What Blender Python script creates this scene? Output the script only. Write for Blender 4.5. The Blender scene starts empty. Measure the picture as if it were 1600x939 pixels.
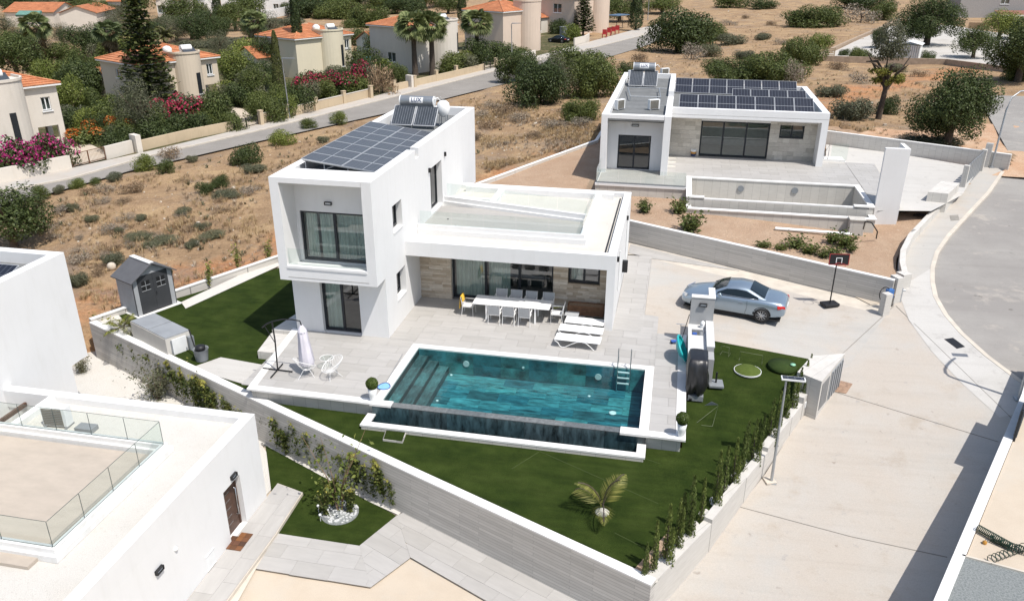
import bpy, math, random
import numpy as np
from mathutils import Vector, Matrix
R = math.radians
PI = math.pi
random.seed(7)
rng = np.random.default_rng(7)
scene = bpy.context.scene
COL = scene.collection

# ------------------------------------------------------------------ camera
CF, CX, CY, CZ = 1252.3, 10.982, -28.455, 14.826      # focal length in photo pixels, camera position
YAW, PITCH, ROLL = R(-11.436), R(23.537), R(0.150)
def cam_axes():
    f = Vector((math.sin(YAW)*math.cos(PITCH), math.cos(YAW)*math.cos(PITCH), -math.sin(PITCH)))
    r = Vector((math.cos(YAW), -math.sin(YAW), 0)); u = r.cross(f)
    r2 = math.cos(ROLL)*r + math.sin(ROLL)*u; u2 = -math.sin(ROLL)*r + math.cos(ROLL)*u
    return r2, u2, f
CR, CU, CD = cam_axes()
cam = bpy.data.cameras.new('camera'); camo = bpy.data.objects.new('camera', cam); COL.objects.link(camo)
camo.matrix_world = Matrix(((CR.x, CU.x, -CD.x, CX), (CR.y, CU.y, -CD.y, CY), (CR.z, CU.z, -CD.z, CZ), (0, 0, 0, 1)))
cam.sensor_width = 36; cam.sensor_fit = 'HORIZONTAL'; cam.lens = 36*CF/1600
cam.clip_end = 3000; cam.clip_start = .5
scene.camera = camo

# ------------------------------------------------------------------ daylight
SUN = Vector((.448, -.296, 1)).normalized()
w = bpy.data.worlds.new('World'); scene.world = w; w.use_nodes = True
nt = w.node_tree; bg = nt.nodes['Background']
sky = nt.nodes.new('ShaderNodeTexSky'); sky.sky_type = 'NISHITA'; sky.sun_disc = False
sky.sun_elevation = math.asin(SUN.z); sky.sun_rotation = math.atan2(SUN.x, SUN.y)
sky.air_density = 1.2; sky.dust_density = 2.0; sky.ozone_density = 1.0
nt.links.new(sky.outputs[0], bg.inputs[0]); bg.inputs[1].default_value = .125
sl = bpy.data.lights.new('sun', 'SUN'); so = bpy.data.objects.new('sun', sl); COL.objects.link(so)
sl.energy = 4.2; sl.angle = R(.5); sl.color = (1, .955, .89)
so.rotation_euler = SUN.to_track_quat('Z', 'Y').to_euler(); so.location = (20, -20, 60)
scene.view_settings.view_transform = 'Standard'; scene.view_settings.look = 'None'
scene.view_settings.exposure = .2; scene.view_settings.gamma = 1
cy = scene.cycles
cy.max_bounces = 8; cy.transparent_max_bounces = 16; cy.diffuse_bounces = 4; cy.glossy_bounces = 3
cy.caustics_reflective = False; cy.caustics_refractive = False; cy.use_denoising = True

# ------------------------------------------------------------------ measuring the photograph
def ray(px, py):
    return CD + CR*((px-800)/CF) - CU*((py-469.5)/CF)
def P(px, py, z=0.):
    "point at height z seen at photo pixel px, py"
    d = ray(px, py); t = (z-CZ)/d.z
    return Vector((CX+d.x*t, CY+d.y*t, z))
CTRL = np.array([(-14,1,-.8),(-9,8,-.8),(-4,14,-.6),(-2,20,.3),(5,34,.8),(0,30,.3),(-10,25,-.8),(-20,20,-1.4),(-30,30,-1.9),(-37,26,-2),(-30,45,-2),
 (-24,66,-2),(-15,100,-2),(3,132,-2),(-18,60,-1.9),(-8,45,-.8),(0,55,-.5),(6,45,.8),(22,45,1.4),(33,34,1.3),(30,60,.8),(40,50,1.6),(0,90,-1.6),(30,100,-.5),
 (60,80,1),(60,130,0),(-60,40,-2.2),(-60,100,-2.5),(0,200,-2),(60,220,-1),(-100,200,-3),(100,100,1),(45,20,1.2),(40,0,.5),(30,-10,-.5),(-20,-5,-2.2),
 (-30,5,-2.1),(-15,-20,-2.3),(0,-25,-2.5),(15,-20,-2),(-14,-1,-1.2),(-50,10,-2.1),(-45,80,-2.2),(-30,120,-2.1)])
def tz(x, y):
    "height of the natural ground"
    d = (CTRL[:,0]-x)**2+(CTRL[:,1]-y)**2+2.
    wt = d**-1.6
    return float((wt*CTRL[:,2]).sum()/wt.sum())
def T(px, py):
    "point of the natural ground seen at a photo pixel"
    z = -1.
    for i in range(14):
        p = P(px, py, z); z = .5*z+.5*tz(p.x, p.y)
    return P(px, py, z)
def road_z(x, y):
    s = .46*x+.89*y
    return float(np.interp(s, [-30,-10,-1.76,5.6,15.7,42.3,70,150], [-3.4,-2.2,-1.55,-.9,0,1.3,2.0,2.4]))
def RZ(px, py):
    z = 0.
    for i in range(16):
        p = P(px, py, z); z = road_z(p.x, p.y)
    return P(px, py, z)

# ------------------------------------------------------------------ objects
WORLD = {}
def tag(o, label=None, cat=None, group=None, kind=None):
    if label: o['label'] = label
    if cat: o['category'] = cat
    if group: o['group'] = group
    if kind: o['kind'] = kind
    return o
def thing(name, label, cat, loc=(0, 0, 0), group=None, rz=0):
    o = bpy.data.objects.new(name, None); COL.objects.link(o)
    o.location = loc; o.rotation_euler = (0, 0, rz); o.empty_display_size = .2
    WORLD[o] = Vector(loc)
    return tag(o, label, cat, group)
def copy_tree(o, parent=None):
    c = o.copy(); COL.objects.link(c)
    if parent is not None:
        c.parent = parent
        if c.get('category') is not None: pass
    for ch in list(o.children): copy_tree(ch, c)
    return c
def place(proto, loc, rz=0., sc=1., label=None, group=None, first=[set()]):
    "the first call uses the prototype itself, later calls copy it with its parts"
    if proto in first[0]: o = copy_tree(proto)
    else: first[0].add(proto); o = proto
    o.location = loc; o.rotation_euler = (0, 0, rz)
    o.scale = (sc, sc, sc) if not hasattr(sc, '__len__') else sc
    if label: o['label'] = label
    if group: o['group'] = group
    return o
ORD = ['first','second','third','fourth','fifth','sixth','seventh','eighth','ninth','tenth','eleventh','twelfth','thirteenth','fourteenth','fifteenth','sixteenth',
 'seventeenth','eighteenth','nineteenth','twentieth','twenty-first','twenty-second','twenty-third','twenty-fourth','twenty-fifth','twenty-sixth','twenty-seventh',
 'twenty-eighth','twenty-ninth','thirtieth']
for _t, _n in (('thirty','thirtieth'),('forty','fortieth'),('fifty','fiftieth'),('sixty','sixtieth'),('seventy','seventieth')):
    if _n not in ORD: ORD.append(_n)
    ORD += [_t+'-'+q for q in ORD[:9]]
class MB:
    "collects shapes and links them as one mesh object"
    def __init__(s): s.v = []; s.f = []; s.sm = []
    def add(s, vs, fs, smooth=False):
        n = len(s.v); s.v += [tuple(v) for v in vs]; s.f += [tuple(i+n for i in f) for f in fs]; s.sm += [smooth]*len(fs); return s
    BF = ((0,3,2,1),(4,5,6,7),(0,1,5,4),(1,2,6,5),(2,3,7,6),(3,0,4,7))
    def box(s, x0, y0, z0, x1, y1, z1):
        if x0 > x1: x0, x1 = x1, x0
        if y0 > y1: y0, y1 = y1, y0
        if z0 > z1: z0, z1 = z1, z0
        return s.add([(x0,y0,z0),(x1,y0,z0),(x1,y1,z0),(x0,y1,z0),(x0,y0,z1),(x1,y0,z1),(x1,y1,z1),(x0,y1,z1)], s.BF)
    def mbox(s, M, sx, sy, sz):
        "box of a size centred on matrix M"
        return s.add([M @ Vector((a*sx/2, b*sy/2, c*sz/2)) for c in (-1, 1) for a, b in ((-1,-1),(1,-1),(1,1),(-1,1))], s.BF)
    def rbox(s, c, size, rz=0., rx=0., ry=0.):
        M = Matrix.Translation(c) @ Matrix.Rotation(rz, 4, 'Z') @ Matrix.Rotation(ry, 4, 'Y') @ Matrix.Rotation(rx, 4, 'X')
        return s.mbox(M, *size)
    def prism(s, pts, z0, z1):
        "polygon footprint; z0 and z1 numbers or one height per corner"
        n = len(pts); a = sum(pts[i][0]*pts[(i+1) % n][1]-pts[(i+1) % n][0]*pts[i][1] for i in range(n))
        Z0 = list(z0) if hasattr(z0, '__len__') else [z0]*n; Z1 = list(z1) if hasattr(z1, '__len__') else [z1]*n
        idx = list(range(n)) if a > 0 else list(range(n))[::-1]
        vs = [(pts[i][0], pts[i][1], Z0[i]) for i in idx]+[(pts[i][0], pts[i][1], Z1[i]) for i in idx]
        return s.add(vs, [tuple(range(n))[::-1], tuple(range(n, 2*n))]+[(i, (i+1) % n, n+(i+1) % n, n+i) for i in range(n)])
    def poly(s, pts): return s.add(pts, [tuple(range(len(pts)))])
    def tube(s, path, r, n=6, closed=False):
        path = [Vector(p) for p in path]; rs = r if hasattr(r, '__len__') else [r]*len(path); m = len(path); vs = []
        for i, p in enumerate(path):
            a = path[i-1] if (i > 0 or closed) else p; b = path[(i+1) % m] if (i < m-1 or closed) else p
            t = (b-a).normalized(); k = Vector((0,0,1)) if abs(t.z) < .9 else Vector((1,0,0))
            u = t.cross(k).normalized(); q = u.cross(t)
            vs += [p+(u*math.cos(2*PI*j/n)+q*math.sin(2*PI*j/n))*rs[i] for j in range(n)]
        fs = [(i*n+j, i*n+(j+1) % n, ((i+1) % m)*n+(j+1) % n, ((i+1) % m)*n+j) for i in range(m if closed else m-1) for j in range(n)]
        s.add(vs, fs, n > 4)
        if not closed: s.add(vs[:n], [tuple(range(n))[::-1]]); s.add(vs[-n:], [tuple(range(n))])
        return s
    def lathe(s, prof, c=(0,0,0), n=16, smooth=True):
        c = Vector(c); vs = []
        for r, z in prof: vs += [c+Vector((r*math.cos(2*PI*j/n), r*math.sin(2*PI*j/n), z)) for j in range(n)]
        m = len(prof)
        s.add(vs, [(i*n+j, i*n+(j+1) % n, (i+1)*n+(j+1) % n, (i+1)*n+j) for i in range(m-1) for j in range(n)], smooth)
        if prof[0][0] > 1e-6: s.add(vs[:n], [tuple(range(n))[::-1]])
        if prof[-1][0] > 1e-6: s.add(vs[-n:], [tuple(range(n))])
        return s
    def cyl(s, a, b, r, n=12):
        return s.tube([a, b], r, n)
    def ball(s, c, r, n=10, m=6, sq=1.):
        return s.lathe([(max(1e-7, r*math.sin(PI*i/m)), -r*sq*math.cos(PI*i/m)) for i in range(m+1)], c, n)
    def wall(s, pts, th, z0, z1, side=0.):
        "upright wall along a polyline; th thickness, z0/z1 one height per point or numbers; side -1..1 shifts off the line"
        n = len(pts); pts = [Vector((p[0], p[1])) for p in pts]
        Z0 = list(z0) if hasattr(z0, '__len__') else [z0]*n; Z1 = list(z1) if hasattr(z1, '__len__') else [z1]*n
        L, Rr = [], []
        for i, p in enumerate(pts):
            d = Vector((0, 0))
            if i > 0: d += (p-pts[i-1]).normalized()
            if i < n-1: d += (pts[i+1]-p).normalized()
            d.normalize(); nn = Vector((-d.y, d.x))
            seg = (pts[min(i+1, n-1)]-pts[max(i-1, 0) if i == n-1 else i]).normalized()
            k = 1/max(.5, abs(Vector((-seg.y, seg.x)).dot(nn)))
            L.append(p+nn*th*k*(.5+side/2)); Rr.append(p-nn*th*k*(.5-side/2))
        for i in range(n-1):
            s.add([(Rr[i].x,Rr[i].y,Z0[i]),(Rr[i+1].x,Rr[i+1].y,Z0[i+1]),(L[i+1].x,L[i+1].y,Z0[i+1]),(L[i].x,L[i].y,Z0[i]),
                   (Rr[i].x,Rr[i].y,Z1[i]),(Rr[i+1].x,Rr[i+1].y,Z1[i+1]),(L[i+1].x,L[i+1].y,Z1[i+1]),(L[i].x,L[i].y,Z1[i])], s.BF)
        return s
    def build(s, name, m, parent=None, kind=None, label=None, bevel=0., org=None, sub=0):
        me = bpy.data.meshes.new(name)
        if parent is not None: o0 = WORLD[parent]
        else:
            a = np.array(s.v); o0 = Vector(((a[:,0].min()+a[:,0].max())/2, (a[:,1].min()+a[:,1].max())/2, a[:,2].min())) if org is None else Vector(org)
        me.from_pydata([(v[0]-o0.x, v[1]-o0.y, v[2]-o0.z) for v in s.v], [], s.f)
        me.polygons.foreach_set('use_smooth', s.sm); me.materials.append(m); me.validate(); me.update()
        o = bpy.data.objects.new(name, me); COL.objects.link(o)
        if parent is not None: o.parent = parent
        else: o.location = o0
        WORLD[o] = o0.copy()
        if kind: o['kind'] = kind
        if label: o['label'] = label
        if bevel:
            b = o.modifiers.new('bevel', 'BEVEL'); b.width = bevel; b.segments = 2; b.limit_method = 'ANGLE'
        return o
def clip_poly(poly, region):
    "convex clip of a 2d polygon by a convex counter-clockwise region"
    out = [tuple(p) for p in poly]; n = len(region)
    for i in range(n):
        a, b = region[i], region[(i+1) % n]; inp, out = out, []
        if not inp: return []
        sd = lambda p: (b[0]-a[0])*(p[1]-a[1])-(b[1]-a[1])*(p[0]-a[0])
        for j in range(len(inp)):
            p, q = inp[j], inp[(j+1) % len(inp)]; sp, sq = sd(p), sd(q)
            if sp >= 0: out.append(p)
            if sp*sq < 0:
                t = sp/(sp-sq); out.append((p[0]+(q[0]-p[0])*t, p[1]+(q[1]-p[1])*t))
    return out
def area2(p): return abs(sum(p[i][0]*p[(i+1) % len(p)][1]-p[(i+1) % len(p)][0]*p[i][1] for i in range(len(p))))/2
def inside(p, poly):
    c = False; n = len(poly)
    for i in range(n):
        a, b = poly[i], poly[i-1]
        if (a[1] > p[1]) != (b[1] > p[1]) and p[0] < (b[0]-a[0])*(p[1]-a[1])/(b[1]-a[1])+a[0]: c = not c
    return c

# ------------------------------------------------------------------ materials
MATS = {}
class NT:
    def __init__(s, name):
        s.m = bpy.data.materials.new(name); s.m.use_nodes = True; s.t = s.m.node_tree
        s.b = s.t.nodes['Principled BSDF']; s.out = s.t.nodes['Material Output']; MATS[name] = s.m
    def n(s, typ, **kw):
        nd = s.t.nodes.new(typ)
        for k, v in kw.items():
            if k.startswith('i_'):
                key = k[2:]; nd.inputs[int(key) if key.isdigit() else key].default_value = v
            else: setattr(nd, k, v)
        return nd
    def l(s, a, b): s.t.links.new(a, b)
    def coord(s, scale=(1,1,1), space='Object', rot=(0,0,0)):
        tc = s.n('ShaderNodeTexCoord'); mp = s.n('ShaderNodeMapping'); mp.inputs['Scale'].default_value = scale; mp.inputs['Rotation'].default_value = rot
        s.l(tc.outputs[space], mp.inputs[0]); return mp.outputs[0]
    def noise(s, vec, scale, detail=4, rough=.6):
        nd = s.n('ShaderNodeTexNoise'); nd.inputs['Scale'].default_value = scale; nd.inputs['Detail'].default_value = detail; nd.inputs['Roughness'].default_value = rough
        s.l(vec, nd.inputs['Vector']); return nd.outputs['Fac']
    def ramp(s, fac, stops):
        r = s.n('ShaderNodeValToRGB'); e = r.color_ramp.elements
        while len(e) < len(stops): e.new(.5)
        for i, (p, c) in enumerate(stops): e[i].position = p; e[i].color = (*c, 1) if len(c) == 3 else c
        s.l(fac, r.inputs[0]); return r.outputs[0]
    def mix(s, fac, a, b, mode='MIX'):
        m = s.n('ShaderNodeMix'); m.data_type = 'RGBA'; m.blend_type = mode
        for v, i in ((fac, 0), (a, 6), (b, 7)):
            if isinstance(v, (int, float)): m.inputs[i].default_value = v
            elif isinstance(v, (tuple, list)): m.inputs[i].default_value = (*v, 1)
            else: s.l(v, m.inputs[i])
        return m.outputs[2]
    def math(s, op, a, b=0.):
        m = s.n('ShaderNodeMath'); m.operation = op
        for v, i in ((a, 0), (b, 1)):
            if isinstance(v, (int, float)): m.inputs[i].default_value = v
            else: s.l(v, m.inputs[i])
        return m.outputs[0]
    def bump(s, h, strength=.3, dist=.02):
        b = s.n('ShaderNodeBump'); b.inputs['Strength'].default_value = strength; b.inputs['Distance'].default_value = dist
        s.l(h, b.inputs['Height']); s.l(b.outputs[0], s.b.inputs['Normal'])
    def col(s, c): 
        if isinstance(c, (tuple, list)): s.b.inputs['Base Color'].default_value = (*c, 1)
        else: s.l(c, s.b.inputs['Base Color'])
    def rough(s, v): s.b.inputs['Roughness'].default_value = v
def plain(name, c, rough=.6, metal=0., var=.12, scale=3., bump=0., spec=.4):
    "paint, plastic, metal: one colour with a little mottling"
    m = NT(name); v = m.coord(); n1 = m.noise(v, scale, 5)
    lo = tuple(x*(1-var) for x in c); hi = tuple(min(1, x*(1+var)) for x in c)
    m.col(m.ramp(n1, [(.3, lo), (.7, hi)])); m.rough(rough); m.b.inputs['Metallic'].default_value = metal
    m.b.inputs['Specular IOR Level'].default_value = spec
    if bump: m.bump(m.noise(v, 60, 3), bump, .01)
    return m.m
def per_piece(name, stops, rough=.7, nscale=2., grain=(1,1,1), amt=.35, bump=.15, dark=.75):
    "tiles and stones: every object its own tone, with grain"
    m = NT(name); oi = m.n('ShaderNodeObjectInfo'); c = m.ramp(oi.outputs['Random'], stops)
    tc = m.n('ShaderNodeTexCoord'); mp = m.n('ShaderNodeMapping'); mp.inputs['Scale'].default_value = grain
    sh = m.n('ShaderNodeVectorMath'); sh.operation = 'ADD'; cb = m.n('ShaderNodeCombineXYZ'); m.l(m.math('MULTIPLY', oi.outputs['Random'], 37.), cb.inputs[0]); m.l(m.math('MULTIPLY', oi.outputs['Random'], 91.), cb.inputs[1])
    m.l(tc.outputs['Object'], sh.inputs[0]); m.l(cb.outputs[0], sh.inputs[1]); m.l(sh.outputs[0], mp.inputs[0])
    n1 = m.noise(mp.outputs[0], nscale, 6, .65)
    d = m.ramp(n1, [(.3, (dark,)*3), (.65, (1.05,)*3)])
    m.col(m.mix(amt, c, m.mix(1., c, d, 'MULTIPLY'))); m.rough(rough); m.bump(n1, bump, .01); return m.m
def leaf(name, lo, mid, hi, trans=.22, rough=.55):
    "foliage: each leaf its own tone"
    m = NT(name); g = m.n('ShaderNodeNewGeometry'); oi = m.n('ShaderNodeObjectInfo')
    c = m.ramp(g.outputs['Random Per Island'], [(.0, lo), (.5, mid), (1., hi)])
    br = m.ramp(oi.outputs['Random'], [(0, (.8,.82,.8)), (1, (1.2,1.15,1.05))])
    c = m.mix(1., c, br, 'MULTIPLY'); m.col(c); m.rough(rough); m.b.inputs['Specular IOR Level'].default_value = .3
    tr = m.n('ShaderNodeBsdfTranslucent'); m.l(c, tr.inputs[0]); mx = m.n('ShaderNodeMixShader'); mx.inputs[0].default_value = trans
    m.l(m.b.outputs[0], mx.inputs[1]); m.l(tr.outputs[0], mx.inputs[2]); m.l(mx.outputs[0], m.out.inputs[0]); return m.m
def glass(name, tint=(.93,.97,.96), base=.04, edge=.9, rough=.0, refl=(1,1,1)):
    "thin sheet of glass: see-through with reflections rising at grazing angles"
    m = NT(name); m.t.nodes.remove(m.b)
    tr = m.n('ShaderNodeBsdfTransparent'); tr.inputs[0].default_value = (*tint, 1)
    gl = m.n('ShaderNodeBsdfGlossy'); gl.inputs[0].default_value = (*refl, 1); gl.inputs['Roughness'].default_value = rough
    lw = m.n('ShaderNodeLayerWeight'); lw.inputs[0].default_value = .5
    p = m.math('POWER', lw.outputs['Facing'], 4.); f = m.math('ADD', m.math('MULTIPLY', p, edge), base)
    mx = m.n('ShaderNodeMixShader'); m.l(f, mx.inputs[0]); m.l(tr.outputs[0], mx.inputs[1]); m.l(gl.outputs[0], mx.inputs[2])
    m.l(mx.outputs[0], m.out.inputs[0]); return m.m
def render_mat(name, c, stain=.06):
    m = NT(name); v = m.coord(); a = m.noise(v, .6, 6, .65); vs = m.coord((2.2, 2.2, .35)); b = m.noise(vs, 1.4, 6, .7)
    base = m.ramp(a, [(.3, tuple(x*(1-stain) for x in c)), (.7, c)])
    st = m.ramp(b, [(.25, (1-stain*1.6, 1-stain*1.7, 1-stain*2.)), (.5, (1, 1, 1))])
    m.col(m.mix(.6, base, m.mix(1., base, st, 'MULTIPLY'))); m.rough(.85); m.b.inputs['Specular IOR Level'].default_value = .2
    m.bump(m.noise(m.coord(), 90, 2), .12, .004); return m.m
def board_mat(name, c, hor=True, k=1.):
    "concrete cast against boards"
    m = NT(name); tc = m.n('ShaderNodeTexCoord'); sp = m.n('ShaderNodeSeparateXYZ'); m.l(tc.outputs['Object'], sp.inputs[0])
    u = m.math('ADD', m.math('MULTIPLY', sp.outputs[0], 1.), m.math('MULTIPLY', sp.outputs[1], -.7)); cb = m.n('ShaderNodeCombineXYZ')
    m.l(u, cb.inputs[0 if hor else 1]); m.l(sp.outputs[2], cb.inputs[1 if hor else 0])
    br = m.n('ShaderNodeTexBrick'); br.offset = .37; br.inputs['Scale'].default_value = 1.; br.inputs['Brick Width'].default_value = 2.4; br.inputs['Row Height'].default_value = .11 if hor else .5
    br.inputs['Mortar Size'].default_value = .006; br.inputs['Mortar Smooth'].default_value = .5
    br.inputs['Color1'].default_value = (*[x*(1-.25*k) for x in c], 1); br.inputs['Color2'].default_value = (*[min(1, x*(1+.2*k)) for x in c], 1); br.inputs['Mortar'].default_value = (*[x*.45 for x in c], 1)
    m.l(cb.outputs[0], br.inputs[0])
    n1 = m.noise(tc.outputs['Object'], 1.3, 7, .7); d = m.ramp(n1, [(.3, (.78,.765,.74)), (.65, (1.06,1.06,1.06))])
    mp = m.n('ShaderNodeMapping'); mp.inputs['Scale'].default_value = (1.2, 1.2, 14); m.l(tc.outputs['Object'], mp.inputs[0])
    n2 = m.ramp(m.noise(mp.outputs[0], 1.5, 5, .7), [(.3, (.86,.85,.84)), (.6, (1.03,1.03,1.03))])
    m.col(m.mix(.8, m.mix(.8, br.outputs[0], m.mix(1., br.outputs[0], d, 'MULTIPLY')), m.mix(1., br.outputs[0], n2, 'MULTIPLY'))); m.rough(.85)
    m.bump(br.outputs['Fac'], -.4, .01); return m.m
def ground_mat(name, layers, fine=30., rough=.95, bump=.5, dist=.05, grain=.35, streak=None):
    "layers: (scale, low, high, colour) painted over the first colour by noise thresholds"
    m = NT(name); v = m.coord((1,1,1)); c = layers[0][3]; base = None
    for i, (sc, lo, hi, cc) in enumerate(layers):
        if i == 0: base = cc; continue
        f = m.ramp(m.noise(v, sc, 7, .68), [(lo, (0,0,0)), (hi, (1,1,1))]); base = m.mix(f, base, cc)
    n = m.noise(v, fine, 4, .7); g = m.ramp(n, [(.25, (1-grain,1-grain,1-grain*1.04)), (.7, (1+grain*.55,)*3)])
    base = m.mix(1., base, g, 'MULTIPLY')
    if streak is not None:                                  # tyre marks and drag marks along a direction, and scattered oil spots
        vs = m.coord((.10, 1.6, 1.), rot=(0, 0, -streak)); sk = m.ramp(m.noise(vs, 1.1, 6, .65), [(.36, (.80,.79,.78)), (.5, (1,1,1))]); base = m.mix(.28, base, m.mix(1., base, sk, 'MULTIPLY'))
        sp = m.ramp(m.noise(v, 2.3, 3, .5), [(.70, (1,1,1)), (.76, (.62,.6,.58))]); base = m.mix(.7, base, m.mix(1., base, sp, 'MULTIPLY'))
    m.col(base); m.rough(rough); m.b.inputs['Specular IOR Level'].default_value = .15
    m.bump(n, bump, dist); return m.m
WHITE = render_mat('white_render', (.745,.745,.742), .05)
WHITE2 = render_mat('weathered_white_render', (.76,.755,.74), .12)
COPING = plain('white_coping', (.72,.71,.69), .7, 0, .06, 1.5)
BEIGE = render_mat('beige_render', (.62,.53,.42), .06)
CREAM = render_mat('cream_render', (.66,.60,.46), .06)
PINKISH = render_mat('pale_pink_render', (.62,.51,.42), .06)
HWHITE = render_mat('house_white_render', (.66,.61,.54), .08)
WALLTAN = render_mat('tan_garden_wall', (.56,.45,.31), .14)
BOARD = board_mat('board_marked_concrete', (.50,.48,.45), True, .5)
BOARDP = board_mat('pale_concrete_wall', (.56,.54,.505), False, .12)
FAIR = board_mat('fair_faced_concrete', (.52,.50,.46), False, .2)
TILE = per_piece('porcelain_tile', [(0,(.385,.37,.348)),(.5,(.41,.395,.375)),(1,(.43,.415,.395))], .55, 1.6, (.5,2.6,1), .6, .05, .84)
TILE_DARK = per_piece('sandy_deck_tile', [(0,(.40,.345,.285)),(1,(.46,.40,.335))], .6, 1.2, (1,2,1), .6, .05, .8)
STONE = per_piece('travertine_stone', [(0,(.44,.355,.265)),(.4,(.55,.465,.365)),(.75,(.62,.54,.44)),(1,(.68,.615,.53))], .8, 5., (1,1,3), .6, .3, .65)
STONE_G = per_piece('grey_travertine_stone', [(0,(.44,.41,.355)),(.5,(.54,.50,.44)),(1,(.62,.58,.51))], .8, 5., (1,1,3), .6, .3, .7)
POOLTILE = per_piece('dark_pool_tile', [(0,(.045,.15,.165)),(.25,(.035,.20,.25)),(.5,(.075,.30,.33)),(.8,(.10,.38,.39)),(1,(.05,.25,.33))], .35, 1.5, (.9,3.2,1), 1., .05, .10)
STEPTILE = per_piece('pool_step_tile', [(0,(.07,.12,.125)),(.5,(.085,.17,.175)),(1,(.10,.22,.225))], .4, 2.4, (3,1,1), 1., .05, .25)
POOLWALL = plain('dark_slate_pool_wall', (.014,.03,.036), .3, 0, .8, 3.5, 0, .5)
FRAME = plain('anthracite_aluminium', (.028,.032,.038), .45, .3, .1)
DARK = plain('matt_black_metal', (.02,.02,.022), .5, .2)
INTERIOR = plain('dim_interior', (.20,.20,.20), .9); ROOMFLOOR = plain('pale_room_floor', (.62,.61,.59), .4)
CURTAIN = plain('pale_curtain', (.62,.66,.62), .9, 0, .15, 1.2)
PANE = glass('window_glass', (.62,.70,.68), .10, .9)
RAIL = glass('railing_glass', (.935,.965,.955), .035, .75)
STEEL = plain('brushed_steel', (.55,.56,.57), .25, 1., .08)
GALV = plain('galvanised_steel', (.42,.44,.46), .45, .6, .1)
WPAINT = plain('white_powder_coat', (.80,.80,.79), .4, 0, .03)
WPLAST = plain('white_plastic', (.74,.75,.75), .4, 0, .05)
GPLAST = plain('grey_plastic', (.22,.235,.25), .5, 0, .1)
ROOFGREY = plain('grey_bitumen_roof', (.16,.165,.165), .9, 0, .18, 1.2, .2)
WHITEGRAVEL = ground_mat('white_gravel', [(0,0,0,(.66,.635,.59)),(1.1,.45,.75,(.62,.59,.54)),(14,.58,.7,(.54,.51,.46))], 55, .95, .9, .03, .22)
# ================================================================== the ground
def vnoise(x, y, s):
    return np.sin(x*s+1.3*np.sin(y*s*.7))*np.cos(y*s*1.1+1.7*np.sin(x*s*.6))
def axis_steps(lo, a, b, hi, st):
    v = list(np.arange(a, b+.01, st)); k = st; x = a
    while x > lo: k *= 1.35; x -= k; v.insert(0, x)
    k = st; x = b
    while x < hi: k *= 1.35; x += k; v.append(x)
    return np.array(v)
BUILT = [(-60,-90),(-18,-9),(-14.4,-.2),(-1.2,19.2),(5.6,34.6),(5.8,45.5),(23.4,46),(33.8,32.2),(70,34),(70,-90)]
STREET = [(-60,350),(-60,180),(150,80),(330,58),(600,84),(900,38),(1015,34),(1045,46),(1045,62),(1000,77),(790,134),(600,182),(400,226),(200,272),(40,318)]
def make_terrain():
    xs = axis_steps(-420, -52, 46, 420, 1.1); ys = axis_steps(-120, -14, 75, 620, 1.1)
    X, Y = np.meshgrid(xs, ys); num = np.zeros_like(X); den = np.zeros_like(X)
    for cx, cy_, cz in CTRL:
        wt = ((X-cx)**2+(Y-cy_)**2+2.)**-1.6; num += wt*cz; den += wt
    Z = num/den + .07*vnoise(X, Y, .9)+.05*vnoise(X+5, Y-3, 2.1)-.06
    n, m = len(xs), len(ys); st = [P(*q, -1.95) for q in STREET]
    for j in range(m):
        for i in range(n):
            if -60 < xs[i] < 70 and ys[j] < 50 and inside((xs[i], ys[j]), BUILT): Z[j, i] = -7
            elif xs[i] < 14 and inside((xs[i], ys[j]), st): Z[j, i] = min(Z[j, i], -2.12)
            elif xs[i] < 14 and Z[j, i] < -1.75 and any(inside((xs[i]+a, ys[j]+b), st) for a in (-1.2, 1.2) for b in (-1.2, 1.2)): Z[j, i] = min(Z[j, i], -2.0)
    idx = np.arange(n*m).reshape(m, n)
    f = np.stack([idx[:-1,:-1], idx[:-1,1:], idx[1:,1:], idx[1:,:-1]], -1).reshape(-1, 4)
    me = bpy.data.meshes.new('terrain'); me.from_pydata(np.stack([X, Y, Z], -1).reshape(-1, 3).tolist(), [], f.tolist())
    me.polygons.foreach_set('use_smooth', [True]*len(f)); me.materials.append(FIELD); me.update()
    o = bpy.data.objects.new('terrain', me); COL.objects.link(o); o['kind'] = 'structure'
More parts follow.
